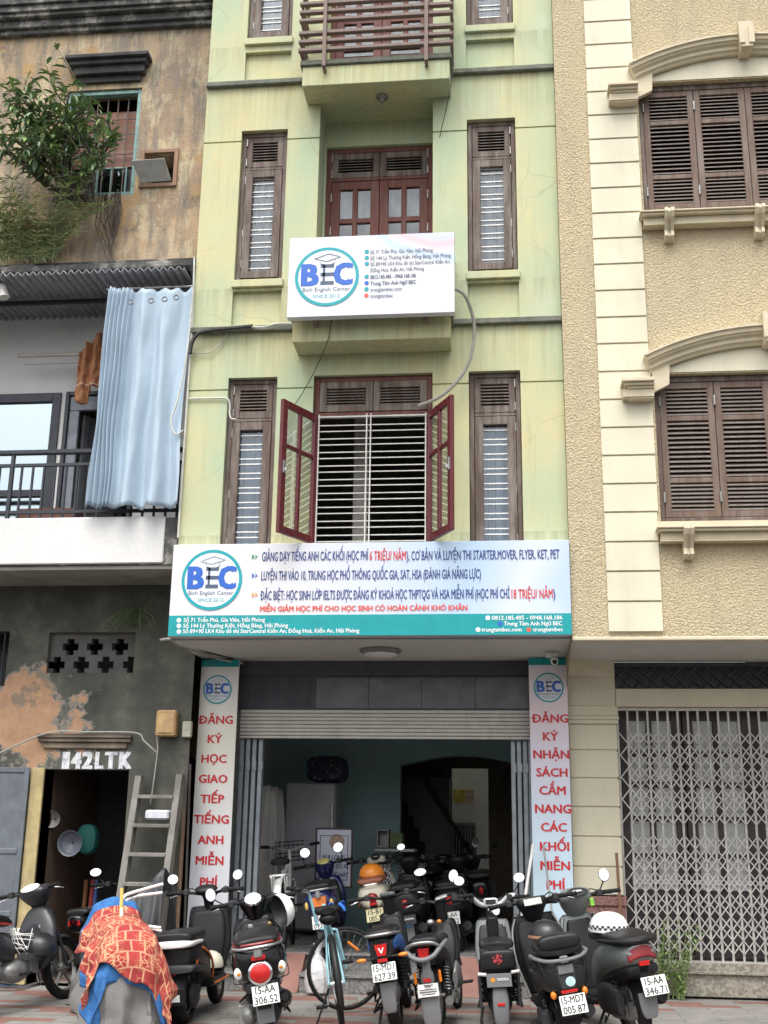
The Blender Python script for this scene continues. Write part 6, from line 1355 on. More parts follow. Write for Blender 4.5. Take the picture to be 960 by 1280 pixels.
pl_ = plate(o, None, (0, -.315, .425), -6, .195, .105, G['grey']); b = MB(); disc(b, -.05, .43, .018, -.3215+.002, 14); pt(o, 'plate_emblem', b, INK['orange'], False, pl_)
b = MB(); text_into(b, 'YADEA', -.02, .075, .423, .02, -.3235, .03); pt(o, 'plate_lettering', b, G['whitep'], False, pl_)
lf(o, 'rear_mudguard', [(.36, -.265, .05, .02, 3), (.33, -.275, .06, .022, 3), (.20, -.285, .064, .022, 3), (.10, -.28, .055, .02, 3), (.075, -.278, .04, .015, 2.6)], G['grey'], axis='z'); bx(o, 'reflector', -.028, .032, -.312, -.302, .225, .25, G['red'], .003)
for s in (-1, 1): shock(o, s*.115, -.02, .22, .02, .46); bx(o, 'side_bar', s*.155-.012, s*.155+.012, -.22, .0, .20, .46, G['dkgrey'], .006)
ell(o, 'hub_motor', (0, 0, .22), (.10, .11, .11), G['dkgrey']); floorboard(o, G['black'], .36, .86, .28, .14); tub(o, 'cable_loop', [(-.14, -.1, .20), (-.16, -.14, .08), (-.10, -.10, .04), (-.04, -.05, .06)], .012, G['black'], 6, 4)
leg_shield(o, GB, G['dkgrey'], .86, .97, .28, .80, .13, .165, .14); bx(o, 'console', -.05, .05, .84, .90, .62, .84, G['black'], .012); bx(o, 'lock', .085, .115, .88, .90, .74, .77, G['silver'], .01); bx(o, 'red_tag', .045, .08, .83, .85, .62, .65, G['red'], .008); bx(o, 'yellow_tag', -.075, -.03, .62, .66, .575, .60, mat('tag_yellow', (.6, .55, .05), .5), .004)
lf(o, 'steering_column', [(.78, .95, .045, .045, 2.5), (.95, .92, .05, .05, 2.5)], G['dkgrey'], axis='z'); tub(o, 'handlebar_tube', [(-.22, .83, 1.02), (-.17, .85, 1.02), (-.09, .89, .955), (0, .90, .945), (.09, .89, .955), (.17, .85, 1.02), (.22, .83, 1.02)], .024, PALE, 10, 5)
b = MB(); b.bbox(-.065, .065, .855, .925, .925, 1.01, .015); b.xf(Matrix.Identity(4)); pt(o, 'dashboard', b, PALE, False); bx(o, 'display', -.045, .045, .851, .8545, .955, .998, G['ink'], .002); bx(o, 'brand_tag', -.03, .03, .851, .8545, .90, .922, PALE, .002)
handlebar(o, .90, .98, .33, .05, .09); mirrors(o, (.19, .84, 1.03), (.27, .84, 1.18), (.05, .045), (1, 1))

clutter(o, 23)
# --- black scooter with broad tail ---------------------------------------
p = atz(716, 1306); o = bike_root('scooter', (p.x, p.y, 0), 6, 10, 'matt black scooter with a broad plain tail and pale round sticker', 'scooter', ROW)
wheel(o, 0, .235, .125); front_end(o, 1.25, .235, .10)
lf(o, 'body', [(-.40, .54, .05, .05, 2.6), (-.385, .54, .11, .10, 2.6), (-.30, .55, .165, .14, 2.6), (-.05, .57, .20, .16, 2.8), (.2, .54, .20, .18, 2.8), (.42, .47, .16, .17, 2.8), (.55, .40, .12, .12, 2.8)], G['black'])
b = MB(); b.prism([(-.075, .66), (.075, .66), (.05, .47), (-.05, .47)], -.402, -.37); b.xf(Matrix.Rotation(rad(0), 4, 'X')); pt(o, 'tail_panel', b, G['dkgrey'], False)
bx(o, 'emblem_badge', -.055, .055, -.412, -.403, .575, .64, G['grey'], .012); b = MB(); b.lathe([(.036, -.002), (.034, -.004), (.002, -.004)], (.02, -.402, .515), 'y', 22); pt(o, 'round_sticker', b, mat('sticker_cyan', (.50, .68, .70), .4), False)
lf(o, 'seat', [(-.36, .735, .12, .03, 3), (-.32, .74, .165, .04, 3), (-.1, .75, .17, .045, 3), (.2, .74, .15, .045, 3), (.48, .72, .10, .04, 2.6)], G['black'])
lf(o, 'backrest', [(-.375, .80, .12, .03, 3), (-.36, .80, .155, .055, 3.4), (-.29, .80, .16, .06, 3.4), (-.25, .80, .14, .045, 3)], G['black'])
tub(o, 'grab_rail', [(-.20, -.05, .70), (-.19, -.28, .70), (-.12, -.39, .68), (0, -.425, .675), (.12, -.39, .68), (.19, -.28, .70), (.20, -.05, .70)], .014, G['grey'], 8, 4); bx(o, 'rail_clamp', -.03, .03, -.435, -.40, .655, .705, G['grey'], .006)
bx(o, 'tail_light', -.06, .06, -.40, -.365, .435, .46, G['red'], .005)
for s in (-1, 1): ell(o, 'turn_signal', (s*.115, -.36, .43), (.022, .025, .03), G['orange'])
bx(o, 'plate_bracket', -.04, .04, -.39, -.375, .30, .44, G['black'], .004); plate(o, ['15-MD7', '005.87'], (.01, -.41, .355), -14)
fender(o, 0, .235, .15, 0, 90, G['black'], gap=.04)
lf(o, 'engine', [(-.1, .22, .10, .07, 3), (.2, .26, .14, .10, 3), (.5, .28, .12, .09, 3)], G['black']); bx(o, 'side_cover', -.20, -.12, -.12, .22, .16, .30, G['dkgrey'], .03); shock(o, .12, -.05, .25, .0, .46); side_stand(o, .30, -.13); tub(o, 'muffler', [(.13, .3, .2), (.145, -.1, .24), (.145, -.2, .26)], [.03, .05, .045], G['black'], 12)
floorboard(o, G['black'], .50, .92, .28, .16); leg_shield(o, G['black'], G['black'], .92, 1.04, .26, .90, .16, .21, .18)
for s in (-1, 1): tub(o, 'shield_edge', [(s*.165, .87, .30), (s*.215, .93, .55), (s*.205, .98, .78), (s*.16, 1.0, .90)], .010, G['steel'], 6, 4)
lf(o, 'headset', [(.86, 1.0, .06, .06, 2.4), (.95, .97, .10, .08, 2.6), (1.02, .95, .135, .085, 2.6), (1.065, .94, .115, .06, 2.6)], G['black'], axis='z')
b = MB(); b.bbox(-.075, .075, .845, .855, .995, 1.07, .012); b.xf(Matrix.Translation((0, .85, 1.03)) @ Matrix.Rotation(rad(-45), 4, 'X') @ Matrix.Translation((0, -.85, -1.03))); pt(o, 'dashboard', b, mat('dash_olive', (.40, .44, .38), .2, scale=30, var=.3), False)
handlebar(o, .95, 1.0, .36, .07, .10, None, G['steel']); mirrors(o, (.24, .90, 1.0), (.32, .84, 1.02), (.035, .05), (1, 0))
q = wpt(o, (-.01, .30, .77)); helmet(tuple(q), mat('helmet_matt_black', (.02, .02, .022), .35), 'matt black helmet on the seat of the broad tailed black scooter', .135, 10, False, mat('helmet_tan_band', (.36, .19, .11), .5), 'helmet', 0)

for s in (-1, 1): tub(o, 'panel_seam', [(s*.02, -.40, .66), (s*.10, -.385, .60), (s*.17, -.28, .62), (s*.198, -.05, .66), (s*.19, .2, .66)], .004, G['ink'], 5, 5); tub(o, 'panel_ridge', [(s*.10, -.375, .46), (s*.14, -.345, .56), (s*.165, -.26, .66)], .006, G['dkgrey'], 5, 5)
clutter(o, 24)
# --- grey scooter with checkered helmet -----------------------------------
p = atz(799, 1302); o = bike_root('scooter', (p.x, p.y, 0), 15, 9, 'grey scooter with wide dark red tail lamp, before the lattice gate', 'scooter', ROW)
GS = mat('scooter_grey', (.20, .22, .215), .32, .2, var=.05, scale=2)
wheel(o, 0, .27, .105); front_end(o, 1.28, .27, .09, None, GS)
lf(o, 'body', [(-.42, .70, .04, .03, 2.6), (-.40, .70, .10, .06, 2.6), (-.30, .69, .15, .10, 2.6), (-.1, .67, .17, .13, 2.8), (.15, .62, .165, .15, 2.8), (.38, .53, .14, .16, 2.8), (.52, .44, .11, .13, 2.8)], GS)
lf(o, 'tail_skirt', [(-.40, .60, .06, .03, 3), (-.35, .585, .13, .05, 3), (-.1, .54, .145, .07, 3), (.2, .46, .13, .08, 3), (.4, .38, .1, .06, 3)], G['black'])
lf(o, 'seat', [(-.38, .80, .09, .02, 2.8), (-.34, .81, .145, .03, 2.8), (-.1, .82, .16, .04, 2.8), (.2, .81, .145, .045, 2.8), (.5, .78, .09, .04, 2.5)], G['black'])
tub(o, 'grab_rail', [(-.18, .0, .80), (-.175, -.25, .81), (-.12, -.40, .815), (0, -.45, .815), (.12, -.40, .815), (.175, -.25, .81), (.18, .0, .80)], .016, G['black'], 8, 4)
b = MB(); b.grid(20, 6, lambda u, v: ((u-.5)*.22, -.430+.035*(2*abs(u-.5))**2.2+.02*(v-.5), .735-.05*(2*abs(u-.5))**2*.6-.045+(v*.085)*(1-.35*(2*abs(u-.5))**3))); tl = pt(o, 'tail_light', b, mat('dark_red_lens', (.20, .012, .016), .15)); tl.modifiers.new('s', 'SOLIDIFY').thickness = .015
bx(o, 'reflector', -.04, .04, -.432, -.41, .625, .66, G['red'], .003); bx(o, 'plate_bracket', -.04, .04, -.40, -.385, .40, .62, G['black'], .004); plate(o, ['15-AA', '346.71'], (.05, -.425, .47), -15)
lf(o, 'rear_mudguard', [(.42, -.36, .07, .012, 4), (.30, -.365, .066, .012, 4), (.245, -.363, .05, .012, 3.4), (.23, -.362, .035, .01, 3)], G['grey'], axis='z')
shock(o, -.12, -.10, .24, -.02, .62); lf(o, 'air_box', [(-.12, .33, .03, .09, 3, -.13), (.0, .34, .045, .12, 3, -.135), (.2, .33, .05, .12, 3, -.13), (.36, .30, .03, .08, 3, -.12)], G['dkgrey'])
lf(o, 'engine', [(-.06, .24, .09, .07, 3), (.2, .25, .12, .10, 3), (.45, .27, .10, .08, 3)], G['steel'])
b = MB(); b.tube([(.10, .4, .22), (.15, .1, .30), (.17, -.16, .345)], [.03, .065, .07], 16); b.tube([(.17, -.16, .345), (.172, -.20, .35)], [.06, .045], 16); pt(o, 'muffler', b, G['black']); b = MB(); b.tube([(.195, -.17, .375), (.20, -.25, .39)], .022, 10); pt(o, 'tailpipe', b, G['dkgrey'])
floorboard(o, G['black'], .50, .92, .29, .14); leg_shield(o, GS, G['black'], .90, 1.04, .28, .90, .15, .19, .13); b = MB(); b.lathe([(.026, 0), (.024, -.012), (.002, -.012)], (-.02, .885, .62), 'y', 16); pt(o, 'fuel_lid', b, G['silver'])
for s in (-1, 1): lf(o, 'shield_wing', [(.30, .86, .015, .03, 2, s*.15), (.55, .90, .02, .045, 2, s*.19), (.80, .96, .02, .045, 2, s*.175), (.90, 1.0, .012, .03, 2, s*.14)], GS, 14, 3, 'z')
lf(o, 'headset', [(.90, 1.03, .07, .06, 2.4), (.98, 1.0, .12, .09, 2.4), (1.06, .97, .145, .10, 2.4), (1.12, .96, .12, .08, 2.4), (1.14, .97, .07, .05, 2.4)], GS, axis='z')
b = MB(); b.ellipsoid((0, .89, 1.105), (.10, .055, .02), 22, 8); b.xf(Matrix.Translation((0, .89, 1.105)) @ Matrix.Rotation(rad(40), 4, 'X') @ Matrix.Translation((0, -.89, -1.105))); pt(o, 'dashboard', b, G['ink']); ell(o, 'dial', (.0, .872, 1.117), (.045, .03, .012), mat('dial_pale', (.62, .68, .72)))
bx(o, 'green_sticker', .10, .135, .875, .90, .97, 1.04, mat('sticker_green', (.25, .55, .08), .4), .004)
handlebar(o, .97, 1.04, .36, .05, .10, None, G['steel']); mirrors(o, (.20, .90, 1.08), (.26, .87, 1.22), (.045, .06), (0, 1)); mirrors(o, (.22, .90, 1.05), (.34, .86, 1.09), (.05, .04), (1, 0)); side_stand(o, .32, -.12)
q = wpt(o, (-.04, .12, .835)); hh = helmet(tuple(q), mat('helmet_white', (.76, .76, .74), .3), 'white helmet with a black checkered rim on the seat of the grey scooter', .145, 20, True)
ck = MB()
for k in range(44):
    for j in range(2):
        if (k+j) % 2: continue
        a0, a1 = 2*math.pi*k/44, 2*math.pi*(k+1)/44; z0 = .02+.016*j
        ck.add([(.147*math.cos(a)*s_, .147*1.12*math.sin(a)*s_, z) for a, z, s_ in ((a0, z0, 1.0), (a1, z0, 1.0), (a1, z0+.016, .997), (a0, z0+.016, .997))], [(0, 1, 2, 3)])
pt(hh, 'checker_rim', ck, G['ink'], False)

clutter(o, 25)
# --- pale blue bicycle ------------------------------------------------------
def bicycle(loc, yaw, lean, label, R, fm, steer, wbz=1.02, rack=False, basket=False, tyre=.038):
    o = bike_root('bicycle', loc, yaw, lean, label, 'bicycle', None)
    def bw(y, M_=None):
        b = MB(); n = 48; rings = []
        for k in range(n+1):
            a = 2*math.pi*k/n; rings.append([(tyre/2*math.cos(q), y+(R-tyre/2+tyre/2*math.sin(q))*math.cos(a), R+(R-tyre/2+tyre/2*math.sin(q))*math.sin(a)) for q in [2*math.pi*i/8 for i in range(8)]])
        b.rings(rings, False, False)
        if M_: b.xf(M_)
        t_ = pt(o, 'wheel', b, G['rubber'])
        b = MB(); b.lathe([(R-tyre*.9, -.014), (R-tyre*.75, -.014), (R-tyre*.75, .014), (R-tyre*.9, .014)], (0, y, R), 'x', 48, False); b.lathe([(.022, -.05), (.03, -.02), (.03, .02), (.022, .05)], (0, y, R), 'x', 12)
        for k in range(28):
            a = 2*math.pi*k/28; a2 = a+(.35 if k % 2 else -.35); b.tube([(.03*(1 if k % 4 < 2 else -1), y+.028*math.cos(a2), R+.028*math.sin(a2)), (0, y+(R-tyre)*math.cos(a), R+(R-tyre)*math.sin(a))], .0016, 3, False)
        if M_: b.xf(M_)
        pt(o, 'rim', b, G['silver'], parent=t_); return t_
    bw(0); hd = Matrix.Translation((0, wbz-.12, .0)) @ Matrix.Rotation(rad(steer), 4, 'Z') @ Matrix.Translation((0, -(wbz-.12), .0)); wf = bw(wbz, hd)
    b = MB(); b.tube([(-.012, wbz+.05, R+.20), (-.012, wbz+.13, R+.12)], .013, 5); b.xf(hd); pt(o, 'spoke_reflector', b, G['orange'], parent=wf)
    b = MB()
    bb = (0, .43, .28); st = (0, .24, .78); h1 = (0, .80, .86); h0 = (0, .85, .66)
    b.tube([bb, st], .016, 10); b.tube([bb, h0], .020, 10); b.tube([(0, .28, .70), h1], .015, 10); b.tube([h0, h1], .02, 10)
    for s in (-1, 1): b.tube([(s*.06, 0, R), (s*.05, .1, .48), (s*.018, .245, .72)], .009, 8); b.tube([(s*.06, 0, R), (s*.05, .2, R*.95), (0, .43, .28)], .009, 8)
    fr = pt(o, 'frame', b, fm)
    b = MB()
    for s in (-1, 1): b.tube([(s*.055, wbz, R), (s*.055, wbz-.04, R+.32), (s*.03, .85, .67)], .010, 8)
    b.tube([(0, .83, .70), (0, .79, .98)], .012, 8); b.xf(hd); pt(o, 'fork', b, fm)
    b = MB(); b.tube([(-.29, .66, 1.02), (-.16, .76, 1.0), (0, .79, .97), (.16, .76, 1.0), (.29, .66, 1.02)], .011, 8, True, 4); b.xf(hd); pt(o, 'handlebar', b, G['silver'])
    for s in (-1, 1):
        b = MB(); b.tube([(s*.22, .71, 1.015), (s*.31, .645, 1.022)], .017, 8); b.xf(hd); pt(o, 'grip', b, G['rubber'])
    lf(o, 'saddle', [(.06, .86, .06, .025, 2.6), (.10, .865, .10, .035, 2.6), (.18, .865, .085, .03, 2.4), (.30, .86, .035, .02, 2.2), (.36, .855, .015, .012, 2)], G['black']); tub(o, 'seat_post', [st, (0, .20, .85)], .012, G['silver'])
    fender(o, 0, R, .05, -25, 125, G['black'], 'rear_mudguard', gap=.03, crown=.35, th=.003)
    b = MB(); b.lathe([(.085, -.004), (.09, 0), (.085, .004)], (.045, .43, .28), 'x', 24); pt(o, 'chainring', b, G['steel']); tub(o, 'crank', [(.06, .43, .28), (.075, .50, .42)], .009, G['steel']); bx(o, 'pedal', .08, .17, .46, .54, .41, .435, G['black'], .004); tub(o, 'crank', [(-.06, .43, .28), (-.075, .36, .14)], .009, G['steel']); bx(o, 'pedal', -.17, -.08, .32, .40, .125, .15, G['black'], .004)
    tub(o, 'kickstand', [(-.06, .08, R*.9), (-.22, -.02, .012)], .008, G['black']); ell(o, 'rear_reflector', (0, -.06 if not rack else -.30, .60 if rack else .56), (.016, .010, .022), G['red'])
    return o
LB = mat('pale_blue_frame', (.30, .55, .62), .35, .2)
p = atz(428, 1288); o = bicycle((p.x, p.y, 0), 11, 9, 'pale blue bicycle with its front wheel turned sideways, between scooters in the front row', .33, LB, -84)
ell(o, 'saddle_bag', (.0, .12, .80), (.07, .06, .05), G['black']); b = MB(); b.grid(8, 5, lambda u, v: (.02+.13*u, .18+.04*math.sin(v*6), .885+.03*math.sin(u*9+v*3)-.03*v)); ob = pt(o, 'saddle_cover', b, mat('blue_cloth_bright', (.03, .14, .50), .7)); ob.modifiers.new('s', 'SOLIDIFY').thickness = .004
# --- white bicycle with carrier inside the shop -----------------------------
p = at(338, 1160, 1.15); o = bicycle((p.x+.10, 1.35, FL), 4, 5, 'white bicycle with a rear carrier, standing inside the shop by the folded gate', .33, G['whitep'], 10)
b = MB()
for s in (-1, 1): b.tube([(s*.06, .12, .74), (s*.07, -.20, .74), (s*.05, -.26, .72)], .011, 8); b.tube([(s*.065, -.16, .73), (s*.065, .0, .34)], .009, 6); b.tube([(s*.065, .05, .73), (s*.065, .0, .34)], .009, 6)
for y in (-.24, -.08, .08): b.tube([(-.06, y, .74), (.06, y, .74)], .008, 6)
pt(o, 'carrier', b, G['whitep']); fender(o, 0, .33, .07, 5, 120, G['whitep'], 'white_mudguard', gap=.05, crown=.2); 
b = MB()
for k in range(6): z = .86+k*.04; b.tube([(-.15, .92, z), (.15, .92, z), (.15, 1.14, z), (-.15, 1.14, z), (-.15, .92, z)], .004, 4)
for k in range(7): b.tube([(-.15+k*.05, .92, .86), (-.15+k*.05, .92, 1.06)], .003, 4); b.tube([(-.15+k*.05, .92, .86), (-.15+k*.05, 1.14, .86)], .003, 4)
pt(o, 'basket', b, G['black'])

# --- second row, on the shop floor -------------------------------------------
def back_scooter(name, loc, yaw, lean, label, bm, sm, lamp, lamp_w, pl, seat_z=.78, tail=True, rail=None, headm=None, rounded=2.5, shieldm=None, plm=None, sc_=.9):
    o = bike_root(name, loc, yaw, lean, label, 'scooter', BACK)
    wheel(o, 0, .24, .10); front_end(o, 1.2, .24, .09, None, bm)
    z = seat_z-.17
    lf(o, 'body', [(-.40, z, .05, .05, rounded), (-.385, z, .12, .11, rounded), (-.28, z+.01, .17, .15, rounded), (0, z+.0, .19, .16, rounded), (.25, z-.07, .18, .18, 2.6), (.5, z-.2, .12, .14, 2.8)], bm)
    lf(o, 'seat', [(-.38, seat_z, .10, .02, 2.8), (-.33, seat_z+.01, .15, .035, 2.8), (0, seat_z+.02, .165, .05, 2.8), (.3, seat_z+.01, .14, .045, 2.8), (.48, seat_z-.02, .09, .035, 2.5)], sm)
    if rail: tub(o, 'grab_rail', [(-.18, -.02, seat_z-.035), (-.17, -.28, seat_z-.03), (-.10, -.42, seat_z-.025), (.10, -.42, seat_z-.025), (.17, -.28, seat_z-.03), (.18, -.02, seat_z-.035)], .012, rail, 8, 4)
    if lamp: ell(o, 'tail_light', (0, -.385, z+.0), (lamp_w, .04, .05), lamp)
    if pl: bx(o, 'plate_bracket', -.04, .04, -.40, -.385, .34, z, G['black'], .004); plate(o, pl, (.0, -.42, z-.19), -14, m=plm)
    bx(o, 'mudflap', -.06, .06, -.35, -.34, .17, .36, G['grey'], .008); lf(o, 'engine', [(-.06, .24, .10, .07, 3), (.2, .25, .14, .10, 3), (.45, .27, .10, .08, 3)], G['dkgrey'])
    fender(o, 0, .24, .13, 5, 100, G['black'], gap=.04); tub(o, 'muffler', [(.13, .3, .2), (.145, -.1, .26), (.145, -.22, .29)], [.03, .055, .05], G['black'], 12)
    floorboard(o, G['black'], .48, .9, .28, .15); leg_shield(o, shieldm or bm, G['black'], .90, 1.02, .28, .86, .15, .20, .15)
    lf(o, 'headset', [(.86, 1.0, .06, .06, 2.4), (.94, .97, .10, .08, 2.4), (1.02, .95, .12, .085, 2.4), (1.06, .94, .09, .06, 2.4)], headm or bm, axis='z')
    handlebar(o, .95, 1.0, .34, .05, .10); o.scale = (sc_, sc_, sc_*.97)
    return o
DB = mat('deep_blue', (.012, .018, .085), .25, Coat_Weight=.4)
p = at(393, 1156, .95); o = back_scooter('scooter', (p.x+.10, 1.36, FL-.05), 4, 10, 'deep blue scooter with an orange tail lamp, parked at the left ramp', DB, G['black'], None, 0, ['15-F1', '093.41'], .80, rail=G['steel'])
b = MB(); b.prism([(-.085, .70), (.085, .70), (.075, .60), (-.075, .60)], -.405, -.36); pt(o, 'tail_light', b, mat('amber_lens', (.75, .22, .06), .2), False)
for s in (-1, 1): ell(o, 'turn_signal', (s*.135, -.375, .62), (.02, .03, .045), mat('signal_yellow', (.7, .48, .12), .3))
b = MB(); b.ellipsoid((0, .87, 1.06), (.075, .05, .012), 20, 6); b.xf(Matrix.Translation((0, .87, 1.06)) @ Matrix.Rotation(rad(45), 4, 'X') @ Matrix.Translation((0, -.87, -1.06))); pt(o, 'speedometer', b, mat('dial_yellow', (.55, .52, .18), .3)); mirrors(o, (.22, .88, 1.02), (.20, .86, 1.19), (.06, .06), (1, 1))
bx(o, 'seat_catch', -.02, .03, -.44, -.41, .69, .77, G['steel'], .005)
CRM = mat('cream_gloss', (.66, .63, .50), .25, var=.04)
p = at(461, 1148, 1.3); o = back_scooter('scooter', (p.x+.11, 1.72, FL), 2, 10, 'cream retro scooter with a red tail lamp, behind the slim electric motorcycle', CRM, mat('seat_brown', (.27, .09, .05), .4), G['red'], .065, ['15-B1', '085.9'], .80, headm=CRM, rounded=2.2, shieldm=CRM, plm=mat('plate_yellow', (.70, .64, .36), .4))
tub(o, 'chrome_rail', [(-.12, -.36, .775), (-.06, -.42, .77), (.06, -.42, .77), (.12, -.36, .775)], .010, G['chrome'], 8, 3); bx(o, 'reflector', -.04, .04, -.44, -.40, .545, .575, G['red'], .004)
b = MB(); b.lathe([(.06, .0), (.055, -.008), (.002, -.008)], (0, .89, 1.055), 'y', 22); b.xf(Matrix.Translation((0, .89, 1.055)) @ Matrix.Rotation(rad(-50), 4, 'X') @ Matrix.Translation((0, -.89, -1.055))); pt(o, 'speedometer', b, G['ink']); mirrors(o, (.24, .88, 1.04), (.33, .82, 1.12), (.05, .04), (0, 1))
ell(o, 'side_vent', (-.175, -.16, .56), (.02, .045, .045), mat('vent_brown', (.22, .10, .06), .5))
q = wpt(o, (0, -.08, .845)); helmet(tuple(q), mat('helmet_orange', (.78, .26, .03), .25), 'orange helmet resting on the brown seat of the cream scooter', .13, 0, True)
p = at(507, 1136, 1.5); o = back_scooter('electric_scooter', (p.x+.09, 1.62, FL), 0, 9, 'black electric scooter with a lettered grey plate and a blue topped mudguard, inside the shop', G['black'], G['black'], G['red'], .04, None, .74)
pl_ = plate(o, None, (0, -.42, .40), -6, .20, .10, G['dkgrey']); b = MB(); disc(b, -.06, .405, .018, -.4285, 14); pt(o, 'plate_emblem', b, INK['orange'], False, pl_); b = MB(); text_into(b, 'YADEA', -.03, .08, .398, .02, -.4285, .03); pt(o, 'plate_lettering', b, G['whitep'], False, pl_); ell(o, 'blue_cap', (0, -.34, .345), (.05, .03, .03), mat('cap_blue', (.08, .30, .62), .4)); mirrors(o, (.2, .88, 1.02), (.12, .84, .86), (.075, .045), (0, 1), m=mat('mirror_tan', (.45, .38, .26), .4))
p = at(564, 1143, 1.9); o = back_scooter('scooter', (p.x+.09, 2.0, FL), -4, 8, 'dark scooter with a white plate, inside behind the small moped', G['black'], G['black'], G['red'], .05, ['15-AA', '194.52'], .76, rail=G['dkgrey']); mirrors(o, (.22, .88, 1.02), (.26, .86, 1.20), (.045, .065), (0, 1))
for (px, Y, yaw, lab) in ((545, 3.1, -8, 'large black scooter parked deepest in the shop, under the stair rail'), (606, 2.7, 5, 'black scooter with small red lamp, inside the shop by the right folded gate')):
    p = at(px, 1120, Y); o = back_scooter('scooter', (p.x, Y, FL), yaw, 6, lab, G['gloss'], G['black'], G['red'], .03, None, .84); mirrors(o, (.24, .88, 1.02), (.34, .84, 1.16), (.06, .04), (0, 1), -.3)

# --- two motorcycles at the left edge ----------------------------------------
p = atz(20, 1300); o = bike_root('motorcycle', (-4.16, -1.12, 0), -13, 13, 'grey underbone motorcycle with a red-piped seat, cut off by the left edge', 'motorcycle', ROW)
DG = mat('bike_grey', (.028, .029, .032), .35, var=.06, scale=2)
wheel(o, 0, .285, .085); front_end(o, 1.22, .285, .075, None, DG)
lf(o, 'body', [(-.45, .72, .04, .04, 2.6), (-.40, .71, .09, .08, 2.6), (-.1, .66, .14, .10, 2.8), (.2, .58, .14, .12, 2.8), (.42, .50, .10, .09, 2.8)], DG)
lf(o, 'seat', [(-.42, .79, .07, .02, 2.8), (-.35, .80, .12, .035, 2.8), (0, .80, .14, .045, 2.8), (.3, .78, .12, .045, 2.8), (.45, .75, .07, .03, 2.5)], G['black']); 
for s in (-1, 1): tub(o, 'seat_piping', [(s*.11, -.38, .77), (s*.145, -.05, .76), (s*.13, .25, .735), (s*.09, .42, .72)], .008, G['red'], 6, 3)
lf(o, 'leg_shield', [(.30, .80, .10, .03, 2.6), (.40, .84, .19, .05, 2.6), (.65, .90, .20, .06, 2.6), (.82, .95, .13, .06, 2.6), (.88, .96, .06, .04, 2.4)], DG, axis='z'); lf(o, 'tunnel', [(.35, .60, .06, .08, 2.6), (.6, .56, .07, .09, 2.6), (.85, .62, .07, .10, 2.6)], DG)
lf(o, 'headset', [(.88, .96, .06, .06, 2.4), (.96, .93, .13, .09, 2.5), (1.02, .92, .15, .10, 2.5), (1.07, .92, .10, .07, 2.4)], DG, axis='z'); b = MB(); b.ellipsoid((0, .85, 1.055), (.10, .055, .015), 20, 6); b.xf(Matrix.Translation((0, .85, 1.055)) @ Matrix.Rotation(rad(42), 4, 'X') @ Matrix.Translation((0, -.85, -1.055))); pt(o, 'speedometer', b, G['clear']); handlebar(o, .92, 1.0, .35, .04, .12)
bx(o, 'key_emblem', .03, .07, .845, .86, .66, .70, G['silver'], .012); ell(o, 'engine', (0, .50, .33), (.12, .18, .11), G['steel'])
for k in range(6): bx(o, 'cylinder_fin', -.09, .09, .62+k*.022, .632+k*.022, .28, .40, G['steel'], .003)
tub(o, 'exhaust', [(.05, .78, .30), (.11, .72, .18), (.14, .40, .17), (.15, -.1, .24), (.155, -.45, .30)], [.02, .02, .025, .05, .05], G['chrome'], 12); side_stand(o, .4, -.12); shock(o, .11, -.03, .28, .06, .62); fender(o, 0, .285, .12, 0, 100, DG, gap=.03); bx(o, 'foot_peg', .10, .22, .44, .47, .27, .295, G['rubber'], .004)
q = wpt(o, (.10, .66, .62)); helmet((q.x+.10, q.y-.05, q.z-.12), mat('helmet_matt_black', (.02, .02, .022)), 'black helmet hanging in a white net on the grey underbone motorcycle', .145, 60, True, None, 'helmet', 12)
b = MB(); N0 = Vector((q.x-.04, q.y-.17, q.z-.14)); nr = random.Random(4)
for k in range(15):
    a, c = nr.uniform(-.13, .13), nr.uniform(-.13, .13)
    b.tube([N0+Vector((a, .02*nr.random(), .20)), N0+Vector(((a+c)/2+nr.uniform(-.03, .03), -.035, .10)), N0+Vector((c, .0, nr.uniform(-.01, .03)))], .0032, 4, True, 3)
for k in range(5): z = .03+.035*k; b.tube([N0+Vector((-.13, 0, z+nr.uniform(-.02, .02))), N0+Vector((0, -.045, z+nr.uniform(-.02, .02))), N0+Vector((.13, 0, z+nr.uniform(-.02, .02)))], .0032, 4, True, 3)
tag(b.build('net_bag', G['whitep']), 'white string net bag on the grey underbone motorcycle', 'bag')
p = atz(68, 1200); o = bike_root('motorcycle', (-3.80, .45, 0), -4, 5, 'black motorcycle standing in the dark doorway of the old house', 'motorcycle', None)
wheel(o, 0, .28, .08); front_end(o, 1.2, .28, .075)
lf(o, 'body', [(-.42, .70, .04, .04, 2.6), (-.36, .69, .10, .08, 2.6), (0, .64, .14, .11, 2.8), (.35, .54, .12, .12, 2.8)], G['gloss']); lf(o, 'seat', [(-.36, .78, .08, .02, 2.8), (-.3, .79, .12, .035, 2.8), (.1, .78, .13, .04, 2.8), (.42, .74, .07, .03, 2.6)], G['black'])
lf(o, 'leg_shield', [(.32, .82, .12, .03, 2.6), (.6, .88, .19, .05, 2.6), (.84, .95, .12, .05, 2.6)], G['black'], axis='z'); lf(o, 'headset', [(.88, .96, .06, .06, 2.4), (1.0, .92, .12, .09, 2.4), (1.06, .92, .08, .06, 2.4)], G['black'], axis='z'); handlebar(o, .92, 1.0, .34, .04, .12); mirrors(o, (.22, .86, 1.02), (.32, .82, 1.16), (.06, .045), (1, 1))
